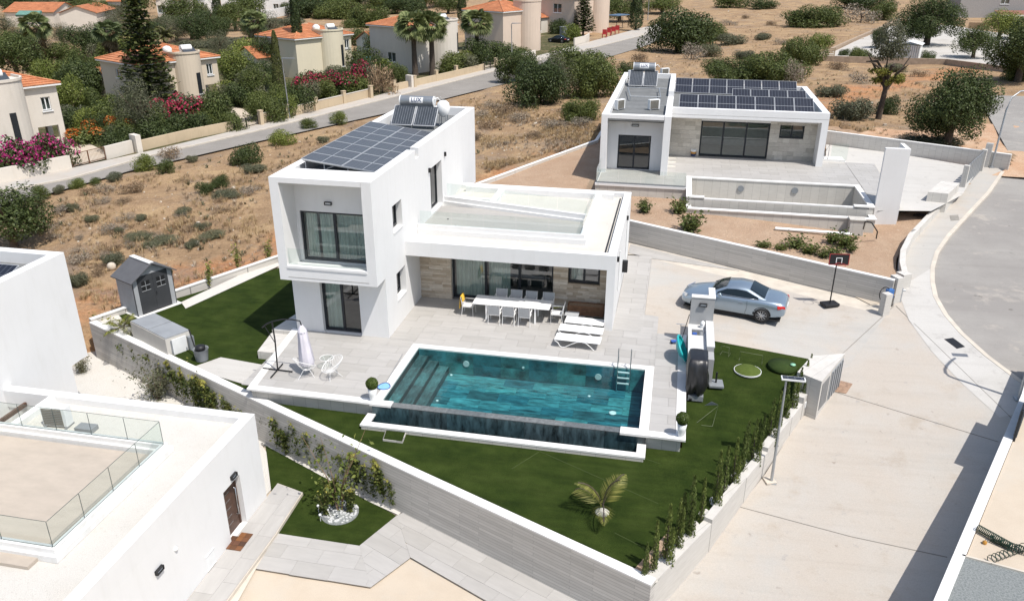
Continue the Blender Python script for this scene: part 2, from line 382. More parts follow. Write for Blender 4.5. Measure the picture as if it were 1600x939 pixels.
def field_material():
    m = NT('dry_field'); v = m.coord()
    straw = m.ramp(m.noise(v, .35, 6, .65), [(.3, (.24,.16,.095)), (.5, (.345,.235,.14)), (.72, (.46,.33,.19))])
    red = m.ramp(m.noise(v, .8, 6, .7), [(.35, (.40,.185,.085)), (.7, (.50,.27,.14))])
    sp = m.n('ShaderNodeSeparateXYZ'); tc = m.n('ShaderNodeTexCoord'); m.l(tc.outputs['Object'], sp.inputs[0])
    # bare red earth follows the plots (worked ground), fading out by about ten metres
    dist = m.math('ABSOLUTE', m.math('ADD', m.math('ADD', m.math('MULTIPLY', sp.outputs[0], -.82), m.math('MULTIPLY', sp.outputs[1], .57)), -13.5))
    nn = m.math('MULTIPLY', m.noise(v, .16, 5, .7), 22.)
    near = m.ramp(m.math('ADD', m.math('MULTIPLY', m.math('ADD', dist, m.math('SUBTRACT', nn, 11.)), .1), .2), [(.2, (1,1,1)), (.65, (0,0,0))])
    c = m.mix(near, straw, red)
    grey = m.ramp(m.noise(v, .22, 7, .75), [(.50, (0,0,0)), (.64, (1,1,1))]); c = m.mix(m.math('MULTIPLY', grey, .75), c, (.25,.195,.15))
    pale = m.ramp(m.noise(v, .5, 8, .75), [(.62, (0,0,0)), (.72, (1,1,1))]); c = m.mix(m.math('MULTIPLY', pale, .6), c, (.58,.45,.31))
    n = m.noise(v, 6, 8, .75); c = m.mix(1., c, m.ramp(n, [(.3, (.62,.6,.58)), (.65, (1.2,1.2,1.2))]), 'MULTIPLY')
    st = m.n('ShaderNodeTexVoronoi'); st.inputs['Scale'].default_value = 2.2; m.l(v, st.inputs['Vector'])
    stone = m.ramp(st.outputs['Distance'], [(.06, (1,1,1)), (.1, (0,0,0))]); c = m.mix(m.math('MULTIPLY', stone, .7), c, (.55,.5,.43))
    m.col(c); m.rough(.95); m.b.inputs['Specular IOR Level'].default_value = .1; m.bump(n, .9, .12); return m.m
FIELD = field_material()
make_terrain()

def sheet(name, m, poly, zf, step=None, parent=None, kind='structure', thick=0.):
    "one ground sheet over a footprint; zf a height or a function of x, y"
    b = MB(); poly = [tuple(p[:2]) for p in poly]
    if not callable(zf):
        if thick: b.prism(poly, zf-thick, zf)
        else:
            a = sum(poly[i][0]*poly[(i+1) % len(poly)][1]-poly[(i+1) % len(poly)][0]*poly[i][1] for i in range(len(poly)))
            b.poly([(p[0], p[1], zf) for p in (poly if a > 0 else poly[::-1])])
    else:
        xs = [p[0] for p in poly]; ys = [p[1] for p in poly]; x = min(xs)
        while x < max(xs):
            y = min(ys)
            while y < max(ys):
                q = clip_poly(poly, [(x, y), (x+step, y), (x+step, y+step), (x, y+step)])
                if len(q) > 2 and area2(q) > 1e-4: b.poly([(p[0], p[1], zf(*p)) for p in q])
                y += step
            x += step
    return b.build(name, m, parent, kind)
def pp(lst, z): return [P(a, b, z) for a, b in lst]
def rp(lst): return [RZ(a, b) for a, b in lst]

def turf_mat():
    m = NT('artificial_turf'); v = m.coord()
    a = m.noise(v, .9, 5, .6); f = m.noise(v, 38, 4, .75)
    c = m.ramp(a, [(.3, (.017,.030,.006)), (.5, (.028,.044,.009)), (.75, (.042,.060,.014))])
    c = m.mix(1., c, m.ramp(f, [(.3, (.55,.55,.55)), (.68, (1.5,1.5,1.4))]), 'MULTIPLY')
    vs = m.coord((.5, 3., 1), rot=(0, 0, R(-26))); c = m.mix(.5, c, m.mix(1., c, m.ramp(m.noise(vs, 1.2, 3), [(.35, (.75,.75,.75)), (.65, (1.2,1.2,1.15))]), 'MULTIPLY'))
    m.col(c); m.rough(.95); m.b.inputs['Specular IOR Level'].default_value = .08; m.bump(f, 1., .03)
    return m.m
TURF = turf_mat()
CONC = ground_mat('pale_concrete', [(0,0,0,(.445,.40,.35)),(.3,.40,.66,(.45,.425,.39)),(.9,.56,.74,(.40,.35,.295)),(2.1,.62,.72,(.35,.33,.31)),(.16,.5,.62,(.425,.41,.385))], 26, .85, .2, .01, .12, R(30))
CONC2 = ground_mat('white_concrete_pavement', [(0,0,0,(.50,.485,.46)),(.4,.45,.75,(.455,.44,.415)),(1.6,.58,.72,(.38,.365,.345))], 30, .85, .2, .01, .12, R(60))
ASPHALT = ground_mat('worn_asphalt', [(0,0,0,(.27,.255,.24)),(.18,.4,.6,(.32,.305,.285)),(.7,.56,.68,(.375,.345,.31)),(1.6,.6,.7,(.25,.24,.225))], 60, .9, .4, .01, .16, R(75))
ASPHALT2 = ground_mat('street_asphalt', [(0,0,0,(.25,.232,.212)),(.3,.4,.7,(.30,.28,.258))], 40, .9, .3, .01)
EARTH = ground_mat('bare_earth', [(0,0,0,(.37,.255,.175)),(.6,.4,.7,(.43,.315,.225)),(4.,.6,.72,(.50,.40,.31))], 14, .95, .8, .05)
REDEARTH = ground_mat('red_earth', [(0,0,0,(.27,.13,.065)),(1.5,.4,.7,(.36,.21,.12)),(9.,.58,.7,(.48,.38,.29))], 20, .95, .8, .04)
KERB = plain('kerb_concrete', (.54,.49,.42), .85, 0, .12, 1.5, .2)
SANDY = ground_mat('sandy_gravel', [(0,0,0,(.53,.455,.365)),(.8,.4,.7,(.485,.41,.325)),(.3,.5,.7,(.50,.45,.38))], 40, .95, .4, .01, .15)
GREYGRAVEL = ground_mat('grey_gravel', [(0,0,0,(.33,.35,.345)),(20,.45,.6,(.22,.24,.245)),(34,.6,.66,(.55,.56,.54))], 60, .95, 1., .04)
JOINT = plain('joint_filler', (.25,.235,.21), .9)

# main plot: turf
WL = [P(139, 503.5, -.42), P(640, 739, -.42), P(1017, 914, -.42)]        # long boundary wall, outer edge
NWW = [P(139, 499, -.35), P(430, 401, -.2), Vector((-1.6, 19.7, 0))]      # low wall to the field
def turf_z(x, y):
    if x < 11.6: return -.52 if y > -4.5 else -.57
    t = min(1, max(0, (y+5.)/7.2)); return -.55+.52*t*t*(3-2*t)
sheet('lawn', TURF, [WL[0], WL[2], (15.6,-3.2), (17.6,1.2), (16.9,1.72), (12.1,2.85), (12.1,-4.9), (10.84,-4.95), (10.84,-5.97), (1.06,-5.97), (1.06,-4.95), (-3.6,-4.9), (-4.1,12), (-4.1,15), (-5.5,13.2)], turf_z, 1.)
# driveway, tiled strips, road
DRIVE_EDGE = [P(1018, 404, 0), P(1385, 493, 0)]
def drive_z(x, y):
    d = max(0., ((x-18.5)*-.892+(y-2.0)*.452)); t = min(1, d/5.5); t = t*t*(3-2*t)
    return -.014+(1-t)*min(0, road_z(x, y)+.004) if x > 12.3 else -.014
sheet('driveway', CONC, [(10.34,2.6),(12.2,2.6),(12.2,2.8),(13.33,2.49),(16.9,1.66),(17.6,1.2),(18.6,2.2),(20.9,6.75),(10.34,11.83)], drive_z, .8)
sheet('north_path_base', KERB, [(-4.1,12.3),(-4.1,15.2),(-1.6,19.7),(8.95,14.2),(21.4,7.8),(20.9,6.7),(10.3,11.9),(10.3,12.3)], -.03)
KERBLINE = [(1567,268),(1545,300),(1512,335),(1482,368),(1464,394),(1457,418),(1457,440),(1462,464),(1478,492),(1502,520),(1542,556),(1590,592),(1660,640)]
kl = rp(KERBLINE)
apron = [(11.4,-18.),(11.4,-11.5),(14.9,-4.9),(16.6,-1.0),(17.4,1.3),(18.6,2.2),(20.9,6.75),(21.4,7.8),(21.8,8.6)]
side = rp([(1413,428),(1408,395),(1422,370),(1442,349),(1484,311),(1502,282),(1533,245),(1549,256)])
outer_wall = [P(1597, 617, .55), P(1455, 939, .55)]
apron_poly = apron+[(p.x, p.y) for p in side]+[(p.x, p.y) for p in kl[:-1]]+[(25.6,-.3),(24.1,-.2),(outer_wall[1].x+.2, outer_wall[1].y),(16.2,-15.6),(15,-18)]
sheet('apron_pavement', CONC, apron_poly, lambda x, y: road_z(x, y)-.004, 2.)
# whiter band of pavement beside the kerb
band = [(p.x, p.y) for p in rp([(1402,452),(1420,500),(1455,548),(1500,596),(1535,628),(1562,652)])]
inner = [(p.x-.28*0, p.y) for p in kl[5:-1]]
sheet('kerbside_pavement', CONC2, band+[(25.2,.2)]+inner[::-1][1:], lambda x, y: road_z(x, y)+.004, 2.)
sheet('cul_de_sac_road', ASPHALT, [(p.x, p.y) for p in kl]+[(70,-2),(70,60),(40,60),(kl[0].x+1.5, kl[0].y+2)], lambda x, y: road_z(x, y)-.11, 4.)
kb = MB(); kb.wall(kl, .2, [road_z(p.x, p.y)-.3 for p in kl], [road_z(p.x, p.y)+.012 for p in kl]); kb.build('kerb', KERB, None, 'structure')
kb = MB(); kb.wall(kl, .5, [road_z(p.x, p.y)-.4 for p in kl], [road_z(p.x, p.y)-.102 for p in kl], -1.4); kb.build('gutter', KERB, None, 'structure')
jt = MB()
for a, b in (((1304,612),(1560,690)),((1150,790),(1330,838)),((1330,838),(1480,870)),((1400,478),(1590,662)),((1397,478),(1316,553))):
    pa = [RZ(a[0]+(b[0]-a[0])*k/6, a[1]+(b[1]-a[1])*k/6) for k in range(7)]
    jt.wall(pa, .025, [p.z-.05 for p in pa], [p.z+.009 for p in pa])
jt.build('paving_joint', JOINT, None, 'structure')
dm = MB(); q = rp([(1475,530),(1489,528),(1508,542),(1495,545)]); dm.prism([(p.x, p.y) for p in q], [p.z-.05 for p in q], [p.z+.012 for p in q])
tag(dm.build('drain_cover', DARK), 'dark grey drain cover set in the white pavement near the road kerb', 'drain cover')
dm = MB(); q = rp([(1484,337),(1497,336),(1499,344),(1486,345)]); dm.prism([(p.x, p.y) for p in q], [p.z-.05 for p in q], [p.z+.012 for p in q])
tag(dm.build('manhole_cover', JOINT), 'small square cover in the pavement beside the curved white wall', 'manhole cover')
DIRT = ground_mat('trodden_dirt', [(0,0,0,(.46,.29,.185)),(.4,.4,.65,(.52,.38,.27)),(.9,.55,.7,(.42,.23,.135)),(3.,.62,.72,(.58,.49,.40))], 9, .95, .8, .05, .25)
sheet('dirt_verge', DIRT, [(kl[0].x-1, kl[0].y-1),(kl[0].x+30, kl[0].y-8),(75,30),(80,52),(66,55),(58,50),(51,52.5),(46,49),(41,50),(38,46),(34,46.5),(31,43),(27.5,43.5),(25.5,40.5),(23,40),(24.5,36.5),(27,34.3),(33.5,31)], lambda x, y: (lambda t: road_z(x, y)*(1-t)+(tz(x, y)+.06)*t-.02)(min(1, max(0, (math.hypot(x-34, y-32)-1.5)/5)))+.03*math.sin(x*2)*math.sin(y*1.7), 1.2)

# boundary walls of the main plot
def wall_thing(label, pts, th, z0, z1, m, cap=None, capw=.06, cat='wall', side=0., name='boundary_wall'):
    b = MB(); pts = [Vector(p[:2]) for p in pts]; mid = pts[0]
    t = thing(name, label, cat, (mid.x, mid.y, z0 if not hasattr(z0, '__len__') else min(z0)))
    b.wall(pts, th, z0, z1, side); b.build('wall_face', m, t)
    if cap:
        zz = z1 if hasattr(z1, '__len__') else [z1]*len(pts)
        c = MB(); c.wall(pts, th+capw, zz, [z+.045 for z in zz], side); c.build('coping', cap, t)
    return t
wall_thing('long board-marked concrete wall with pale coping between the two lawns', [WL[0], WL[1], WL[2]], .27, -3.2, -.465, BOARD, COPING, .05, side=1.)
wall_thing('low white concrete wall between the left lawn and the dry field', NWW, .2, [-1.4,-1.2,-1.], [-.33,-.18,.2], BOARDP, COPING, .03, side=-1.)
RW = [P(1017, 915, -.5), P(1113, 817, -.5), P(1113, 812, -.36), P(1200, 706, -.36), P(1200, 700, -.2), P(1257, 628, -.2)]
for a, b, zt, lab in ((RW[0], RW[1], -.5, 'lowest step of the pale roadside wall, at the front corner of the lawn'), (RW[2], RW[3], -.36, 'middle step of the pale roadside wall behind the cypress saplings'),
                      (RW[4], RW[5], -.2, 'upper step of the pale roadside wall next to the mailbox block')):
    wall_thing(lab, [a, b], .26, -2.4, zt, BOARDP, side=1.)
# mailbox block and gatehouse box
t = thing('mailbox_block', 'short concrete block with a dark mailbox set in its road side', 'mailbox', RW[5]); a, b = P(1257, 622, .05), P(1284, 588, .05)
k = MB(); k.wall([a, b], .42, -1.4, .05, 1.); k.build('block', BOARDP, t)
d = (b-a).normalized(); n_ = Vector((d.y, -d.x, 0)); k = MB(); c = a+d*1.15+n_*.012; k.mbox(Matrix.Translation((c.x, c.y, -.32)) @ Matrix.Rotation(math.atan2(d.y, d.x), 4, 'Z'), .34, .05, .42); k.build('mailbox_door', DARK, t)
for q in (.25, .5):
    k = MB(); c = a+d*q+n_*.01; k.mbox(Matrix.Translation((c.x, c.y, -.34)) @ Matrix.Rotation(math.atan2(d.y, d.x), 4, 'Z'), .14, .03, .22); k.build('house_number_plate', WPLAST, t)
g0, g1, g2, g3 = [P(*q, .75) for q in ((1246,581),(1284,596),(1321,552),(1268,556))]
t = thing('bin_enclosure', 'pale concrete bin enclosure with a louvred grey door by the driveway', 'enclosure', (g1.x, g1.y, -.7))
k = MB(); k.prism([g0, g1, g2, g3], -1.4, .75); k.build('enclosure_body', BOARDP, t)
d = (g2-g1); L = d.length; d.normalize(); n_ = Vector((d.y, -d.x, 0)); ang = math.atan2(d.y, d.x)
k = MB(); c = g1+d*(L*.22)+n_*.004; k.mbox(Matrix.Translation((c.x, c.y, 0)) @ Matrix.Rotation(ang, 4, 'Z'), L*.3, .02, 1.1); k.build('recess_shade_sheet', INTERIOR, t)  # flat grey sheet on the solid face, stands for a shaded open recess
dr = MB(); c = g1+d*(L*.68)+n_*.015; dr.mbox(Matrix.Translation((c.x, c.y, .02)) @ Matrix.Rotation(ang, 4, 'Z'), L*.5, .03, 1.2); dr = dr.build('louvre_door', GALV, t); WORLD[dr] = Vector((g1.x, g1.y, -.7)); 
for i in range(5):
    k = MB(); c = g1+d*(L*(.47+.105*i))+n_*.04; k.mbox(Matrix.Translation((c.x, c.y, .02)) @ Matrix.Rotation(ang, 4, 'Z'), .05, .03, 1.15); k.build('door_slat', GPLAST, dr)
k = MB(); q = rp([(1303,612),(1313,595),(1332,600),(1322,615)]); k.prism([(p.x, p.y) for p in q], [p.z-.02 for p in q], [p.z+.02 for p in q])
tag(k.build('doormat', plain('coir_mat', (.30,.20,.14), .95, 0, .3, 9, .5)), 'worn brown doormat lying on the pavement by the bin enclosure', 'doormat')

# wall to the next plot, gate piers
RTW = [Vector((21.25,7.9,0)), Vector((8.95,14.25,0)), Vector((-1.6,19.7,0))]
wall_thing('board-marked retaining wall with thin coping behind the parked car', RTW, .22, -.4, [1.18,1.18,1.05], BOARD, COPING, .02, side=-1.)
wall_thing('grey retaining wall running back from the white villa towards the scrub', [(-1.6,19.7),(5,34.4),(5.4,46.)], .22, -.5, [1.05,1.2,1.4], BOARDP, COPING, .02)
for px, lab, sz, zt in ((1381, 'front concrete gate pier at the end of the driveway', .32, 1.0), (1395, 'tall concrete gate pier against the end of the retaining wall', .5, 1.3)):
    b = P(px, 492 if px < 1390 else 474, 0); k = MB(); k.rbox((b.x, b.y+.1, zt/2-.1), (.34, sz, zt+.2), R(28)); tag(k.build('gate_pier', BOARDP), lab, 'gate pier')
k = MB(); k.wall([P(1318,447,.0), P(1372,474,.0)], .9, -.1, .02); k.build('planting_strip', SANDY, None, 'structure')

# curved wall and ground of the far plot
def earth_z(x, y):
    pts = ((9,15,.92),(12,15,.9),(16,12,.7),(20,10,.5),(22,17,.35),(23.5,15,.4),(26,22,.9),(5,25,1.0),(0,21,.85),(4,33,1.0),(20,28,1.05),(30,30,1.1),(12,30,1.1),(24,24,1.05),(28,27,1.1))
    num = den = 0
    for a, b, c in pts:
        wt = 1/((a-x)**2+(b-y)**2+1)**1.5; num += wt*c; den += wt
    return num/den
cw = [P(a, b, .95) for a, b in ((1412,424),(1406,407),(1407,390),(1419,367),(1440,346),(1483,305))]
EP = [(-1.6,19.7),(8.95,14.25),(21.4,7.85)]+[(p.x-.1, p.y) for p in cw]+[(30,27),(34.2,32.6),(24,46.3),(5.2,46.3),(5,34.3)]
for x0, y0, x1, y1 in ((-3,6,12.1,48),(12.1,6,22.25,18.0),(12.1,22.9,22.25,48),(22.25,6,36,48)): sheet('plot_earth', EARTH, clip_poly(EP, [(x0,y0),(x1,y0),(x1,y1),(x0,y1)]), earth_z, 1.5)
wall_thing('curved white concrete wall along the pavement of the far plot', cw, .26, -.5, [.75,.9,.95,1.0,1.05,1.25], BOARDP, side=-1.)
k = MB(); e = P(1413, 428, .8); k.rbox((e.x, e.y, .1), (.5,.5,1.5), R(30)); tag(k.build('wall_pier', BOARDP), 'square concrete pier closing the curved wall beside the retaining wall', 'pier')
# ================================================================== villas
def holed(b, axis, p0, p1, u0, u1, z0, z1, holes=()):
    "wall slab between planes p0, p1 of an axis, spanning u0..u1, with rectangular openings"
    us = sorted({u0, u1, *[h for q in holes for h in q[:2]]}); zs = sorted({z0, z1, *[h for q in holes for h in q[2:]]})
    for i in range(len(us)-1):
        run = None
        for j in range(len(zs)-1):
            cu, cz = (us[i]+us[i+1])/2, (zs[j]+zs[j+1])/2
            if any(h[0] < cu < h[1] and h[2] < cz < h[3] for h in holes):
                if run is not None: emit(b, axis, p0, p1, us[i], us[i+1], run, zs[j]); run = None
            elif run is None: run = zs[j]
        if run is not None: emit(b, axis, p0, p1, us[i], us[i+1], run, zs[-1])
def emit(b, axis, p0, p1, u0, u1, z0, z1):
    if axis == 'y': b.box(u0, p0, z0, u1, p1, z1)
    else: b.box(p0, u0, z0, p1, u1, z1)
def window(root, name, o, u, width, z0, z1, n=2, fr=.07, curtain=None, sill=None, label=None, inn=.16, m=None):
    "framed opening: o is the start point on the frame plane (outer side), u the unit run; the room lies to the left of u"
    o = Vector(o); u = Vector(u); nn = Vector((-u.y, u.x, 0))          # points into the room
    M = Matrix(((u.x, nn.x, 0, o.x), (u.y, nn.y, 0, o.y), (0, 0, 1, 0), (0, 0, 0, 1)))
    def bx(b, a0, a1, d0, d1, c0, c1): return b.add([M @ Vector(p) for p in ((a0,d0,c0),(a1,d0,c0),(a1,d1,c0),(a0,d1,c0),(a0,d0,c1),(a1,d0,c1),(a1,d1,c1),(a0,d1,c1))], MB.BF)
    b = MB(); bx(b, 0, fr, 0, .09, z0, z1); bx(b, width-fr, width, 0, .09, z0, z1); bx(b, fr, width-fr, 0, .09, z0, z0+fr*1.2); bx(b, fr, width-fr, 0, .09, z1-fr, z1)
    w = width/n
    for i in range(1, n): bx(b, w*i-fr*.6, w*i+fr*.6, .004, .094, z0+fr*1.2, z1-fr)
    fo = b.build(name, m or FRAME, root, label=label)
    for i in range(n):
        p = MB(); a0, a1 = w*i+(fr if i == 0 else fr*.6), w*(i+1)-(fr if i == n-1 else fr*.6)
        p.poly([M @ Vector(q) for q in ((a0,.045,z0+fr*1.2),(a1,.045,z0+fr*1.2),(a1,.045,z1-fr),(a0,.045,z1-fr))]); p.build('pane', PANE, fo)
    for c0, c1 in (curtain or ()):
        p = MB(); k = max(8, int((c1-c0)*22)); pts = [(c0+(c1-c0)*i/k, inn+.035*math.sin(i*1.9)+.02*math.sin(i*.7)) for i in range(k+1)]
        for i in range(k):
            (xa, da), (xb, db) = pts[i], pts[i+1]
            p.add([M @ Vector(q) for q in ((xa,da,z0+.05),(xb,db,z0+.05),(xb,db,z1-.04),(xa,da,z1-.04))], [(0,1,2,3)], True)
        p.build('curtain', CURTAIN, fo)
    if sill: p = MB(); bx(p, -.02, width+.02, -sill, .02, z0-.06, z0-.003); p.build('sill', WPLAST, fo)
    return fo
def wall_light(root, c, n, wid=.26, hor=True):
    c = Vector(c); n = Vector(n); u = Vector((-n.y, n.x, 0)); b = MB()
    M = Matrix(((u.x, n.x, 0, c.x), (u.y, n.y, 0, c.y), (0, 0, 1, c.z), (0, 0, 0, 1)))
    a, h = (wid/2, .065) if hor else (.06, wid/2); t = .025
    for q in ((-a, a, h-t, h), (-a, a, -h, -h+t), (-a, -a+t, -h+t, h-t), (a-t, a, -h+t, h-t)):
        b.add([M @ Vector(p) for p in ((q[0],0,q[2]),(q[1],0,q[2]),(q[1],.09,q[2]),(q[0],.09,q[2]),(q[0],0,q[3]),(q[1],0,q[3]),(q[1],.09,q[3]),(q[0],.09,q[3]))], MB.BF)
    f = b.build('wall_light', DARK, root)
    d = MB(); d.add([M @ Vector(p) for p in ((-a+t,.002,-h+t),(a-t,.002,-h+t),(a-t,.05,-h+t),(-a+t,.05,-h+t),(-a+t,.002,h-t),(a-t,.002,h-t),(a-t,.05,h-t),(-a+t,.05,h-t))], MB.BF); d.build('diffuser', WPLAST, f)
def cladding(root, y, x0, x1, z0, z1, holes, mat, name='stone_cladding', rh=.118, seed=1):
    "split-face stones in courses, each a piece of its own, 2 to 4 cm proud of the backing"
    rd = random.Random(seed); bk = MB(); holed(bk, 'y', y, y+.16, x0, x1, z0, z1, holes); back = bk.build(name, mat, root)
    z = z0; shared = {}
    while z < z1-.03:
        zt = min(z+rh-.006, z1); spans = [(x0, x1)]
        for h in holes:
            if h[2] < (z+zt)/2 < h[3]: spans = [s for a, b_ in spans for s in ((a, min(b_, h[0])), (max(a, h[1]), b_)) if s[1]-s[0] > .04]
        for a, b_ in spans:
            x = a
            while x < b_-.02:
                w = rd.uniform(.28, .72); w = b_-x if b_-x-w < .2 else w
                d = rd.uniform(.012, .04); s = MB(); s.box(x, y-d, z, x+w-.006, y+.004, zt); s.build('stone', mat, back); x += w
        z += rh
    return back
def cell_mat():
    m = NT('solar_cells'); v = m.coord(); br = m.n('ShaderNodeTexBrick'); br.offset = 0; br.inputs['Scale'].default_value = 1; br.inputs['Brick Width'].default_value = .17; br.inputs['Row Height'].default_value = .088
    br.inputs['Mortar Size'].default_value = .004; br.inputs['Color1'].default_value = (.055,.058,.066,1); br.inputs['Color2'].default_value = (.064,.067,.075,1); br.inputs['Mortar'].default_value = (.20,.20,.21,1)
    m.l(v, br.inputs[0]); m.col(br.outputs[0]); m.rough(.4); m.b.inputs['Coat Weight'].default_value = .25; m.b.inputs['Coat Roughness'].default_value = .15; return m.m
CELLS = cell_mat()
def cell_mat2():
    m = NT('dark_solar_cells'); v = m.coord(); br = m.n('ShaderNodeTexBrick'); br.offset = 0; br.inputs['Scale'].default_value = 1; br.inputs['Brick Width'].default_value = .21; br.inputs['Row Height'].default_value = 3.
    br.inputs['Mortar Size'].default_value = .008; br.inputs['Color1'].default_value = (.012,.014,.022,1); br.inputs['Color2'].default_value = (.016,.018,.027,1); br.inputs['Mortar'].default_value = (.13,.14,.17,1)
    m.l(v, br.inputs[0]); m.col(br.outputs[0]); m.rough(.4); m.b.inputs['Coat Weight'].default_value = .15; m.b.inputs['Coat Roughness'].default_value = .1; return m.m
CELLS2 = cell_mat2()
ALU = plain('silver_aluminium', (.62,.63,.64), .4, .5, .05)
PANEL_MESH = {}
def pv_panel(root, M, sx, sy, cells=CELLS, split='x', parent_name='solar_panel'):
    "one module: M places its centre; frame, two cell fields"
    key = (round(sx,3), round(sy,3), cells.name, split); f = .022
    if key not in PANEL_MESH:
        b = MB(); I = lambda x, y, z: Matrix.Translation((x, y, z))
        b.mbox(I(0,0,-.022), sx, sy, .03)
        for s in (-1, 1): b.mbox(I(s*(sx/2-f/2),0,.002), f, sy, .022); b.mbox(I(0,s*(sy/2-f/2),.0025), sx-2*f-.002, f, .022)
        (b.mbox(I(0,0,.001), .02, sy-2*f-.004, .02) if split == 'x' else b.mbox(I(0,0,.001), sx-2*f-.004, .02, .02)) if split else None
        me = bpy.data.meshes.new('solar_panel'); me.from_pydata(b.v, [], b.f); me.materials.append(ALU)
        c = MB(); k = f+.004
        for s in ((-1, 1) if split else (0,)):
            x0, x1, y0, y1 = -sx/2+k, sx/2-k, -sy/2+k, sy/2-k
            if split == 'x': x0, x1 = (x0, -.014) if s < 0 else (.014, x1)
            elif split == 'y': y0, y1 = (y0, -.014) if s < 0 else (.014, y1)
            c.poly([(x0,y0,.004),(x1,y0,.004),(x1,y1,.004),(x0,y1,.004)])
        mc = bpy.data.meshes.new('cell_field'); mc.from_pydata(c.v, [], c.f); mc.materials.append(cells); PANEL_MESH[key] = (me, mc)
    me, mc = PANEL_MESH[key]
    o = bpy.data.objects.new(parent_name, me); COL.objects.link(o); o.parent = root; o.matrix_local = Matrix.Translation(-WORLD[root]) @ M
    q = bpy.data.objects.new('cell_field', mc); COL.objects.link(q); q.parent = o
    return o
def text_mesh(body, size, M, m, root, name='lettering', bold=True):
    cu = bpy.data.curves.new(name, 'FONT'); cu.body = body; cu.size = size; cu.align_x = 'CENTER'; cu.align_y = 'CENTER'; cu.extrude = .002
    cu.offset = .012*size if bold else 0
    ob = bpy.data.objects.new(name, cu); COL.objects.link(ob); dg = bpy.context.evaluated_depsgraph_get()
    me = bpy.data.meshes.new_from_object(ob.evaluated_get(dg)); bpy.data.objects.remove(ob); bpy.data.curves.remove(cu)
    o = bpy.data.objects.new(name, me); COL.objects.link(o); me.materials.clear(); me.materials.append(m); o.parent = root
    o.matrix_local = Matrix.Translation(-WORLD[root]) @ M; return o
NAVY = plain('navy_print', (.03,.05,.13), .5)
COLLECT = plain('collector_absorber', (.05,.058,.07), .3, 0, .15)
TANKGREY = plain('tank_steel', (.30,.32,.34), .35, .55, .12)
def water_heater(x0, x1, y0, z0, label, ln=1.95, ang=42, tank_r=.29, cistern=True, name='solar_water_heater', lift=.45):
    "two collectors leaning back on a stand, a tank lettered LUX behind their top edge"
    t = thing(name, label, 'water heater', ((x0+x1)/2, y0, z0)); wv = (x1-x0-.06)/2; ca, sa = math.cos(R(ang)), math.sin(R(ang))
    for i in (0, 1):
        cx = x0+wv/2+i*(wv+.06); M = Matrix.Translation((cx, y0+ca*ln/2, z0+.08+sa*ln/2)) @ Matrix.Rotation(R(ang), 4, 'X')
        b = MB(); b.mbox(M, wv, ln, .08); f = b.build('collector', ALU, t)
        b = MB(); b.mbox(M @ Matrix.Translation((0,0,.045)), wv-.07, ln-.07, .012); b.build('absorber', COLLECT, f)
        b = MB()
        for k in range(8): b.mbox(M @ Matrix.Translation(((k-3.5)*(wv-.1)/8, 0, .055)), .012, ln-.1, .01)
        b.build('absorber_tube', TANKGREY, f)
    yt, zt = y0+ca*ln+.12, z0+.1+sa*ln+lift*.5; xm = (x0+x1)/2; hl = (x1-x0)*.37
    b = MB(); b.tube([(xm-hl,yt,zt),(xm+hl,yt,zt)], tank_r, 24); tk = b.build('tank', TANKGREY, t)
    for s in (-1, 1): b = MB(); b.tube([(xm+s*hl,yt,zt),(xm+s*(hl+.05),yt,zt)], tank_r*1.04, 24); b.build('tank_end_cap', WPLAST, tk)
    b = MB(); k = 8
    for i in range(k):                                           # curved sticker under the letters
        a0, a1 = [R(-12+68*j/k) for j in (i, i+1)]; r = tank_r+.004
        b.poly([(xm-.36,yt-r*math.cos(a0),zt+r*math.sin(a0)),(xm+.36,yt-r*math.cos(a0),zt+r*math.sin(a0)),(xm+.36,yt-r*math.cos(a1),zt+r*math.sin(a1)),(xm-.36,yt-r*math.cos(a1),zt+r*math.sin(a1))])
    b.build('sticker', WPLAST, tk)
    an = R(122-90-10); c = Vector((xm, yt-(tank_r+.012)*math.cos(an), zt+(tank_r+.012)*math.sin(an)))
    text_mesh('LUX', .29, Matrix.Translation(c) @ Matrix.Rotation(R(90)-an, 4, 'X'), NAVY, t)
    if cistern:
        b = MB(); c = (x1+.18, yt+.05, z0); b.lathe([(.12,.40),(.30,.58),(.35,.85),(.30,1.1),(.16,1.22),(.02,1.25)], c, 20); b.build('cistern', WPLAST, t)
        b = MB()
        for a in (45, 135, 225, 315): b.cyl((c[0]+.26*math.cos(R(a)), c[1]+.26*math.sin(R(a)), z0), (c[0]+.22*math.cos(R(a)), c[1]+.22*math.sin(R(a)), z0+.6), .02, 6)
        b.build('cistern_stand', GALV, t)
    b = MB(); b.tube([(xm+hl,yt-.1,zt+.12),(xm+hl+.22,yt,zt+.2),(xm+hl+.34,yt+.02,zt+.05),(xm+hl+.36,yt+.02,z0+1.4)], .03, 6); b.build('pipe', WPLAST, t)
    b = MB()
    for s in (-.8, .8):
        b.cyl((xm+hl*s,yt,z0),(xm+hl*s,yt,zt-tank_r),.025,6); b.cyl((xm+hl*s,y0+.1,z0),(xm+hl*s,yt,z0+.1),.02,6)
    b.build('stand', GALV, t)
    return t
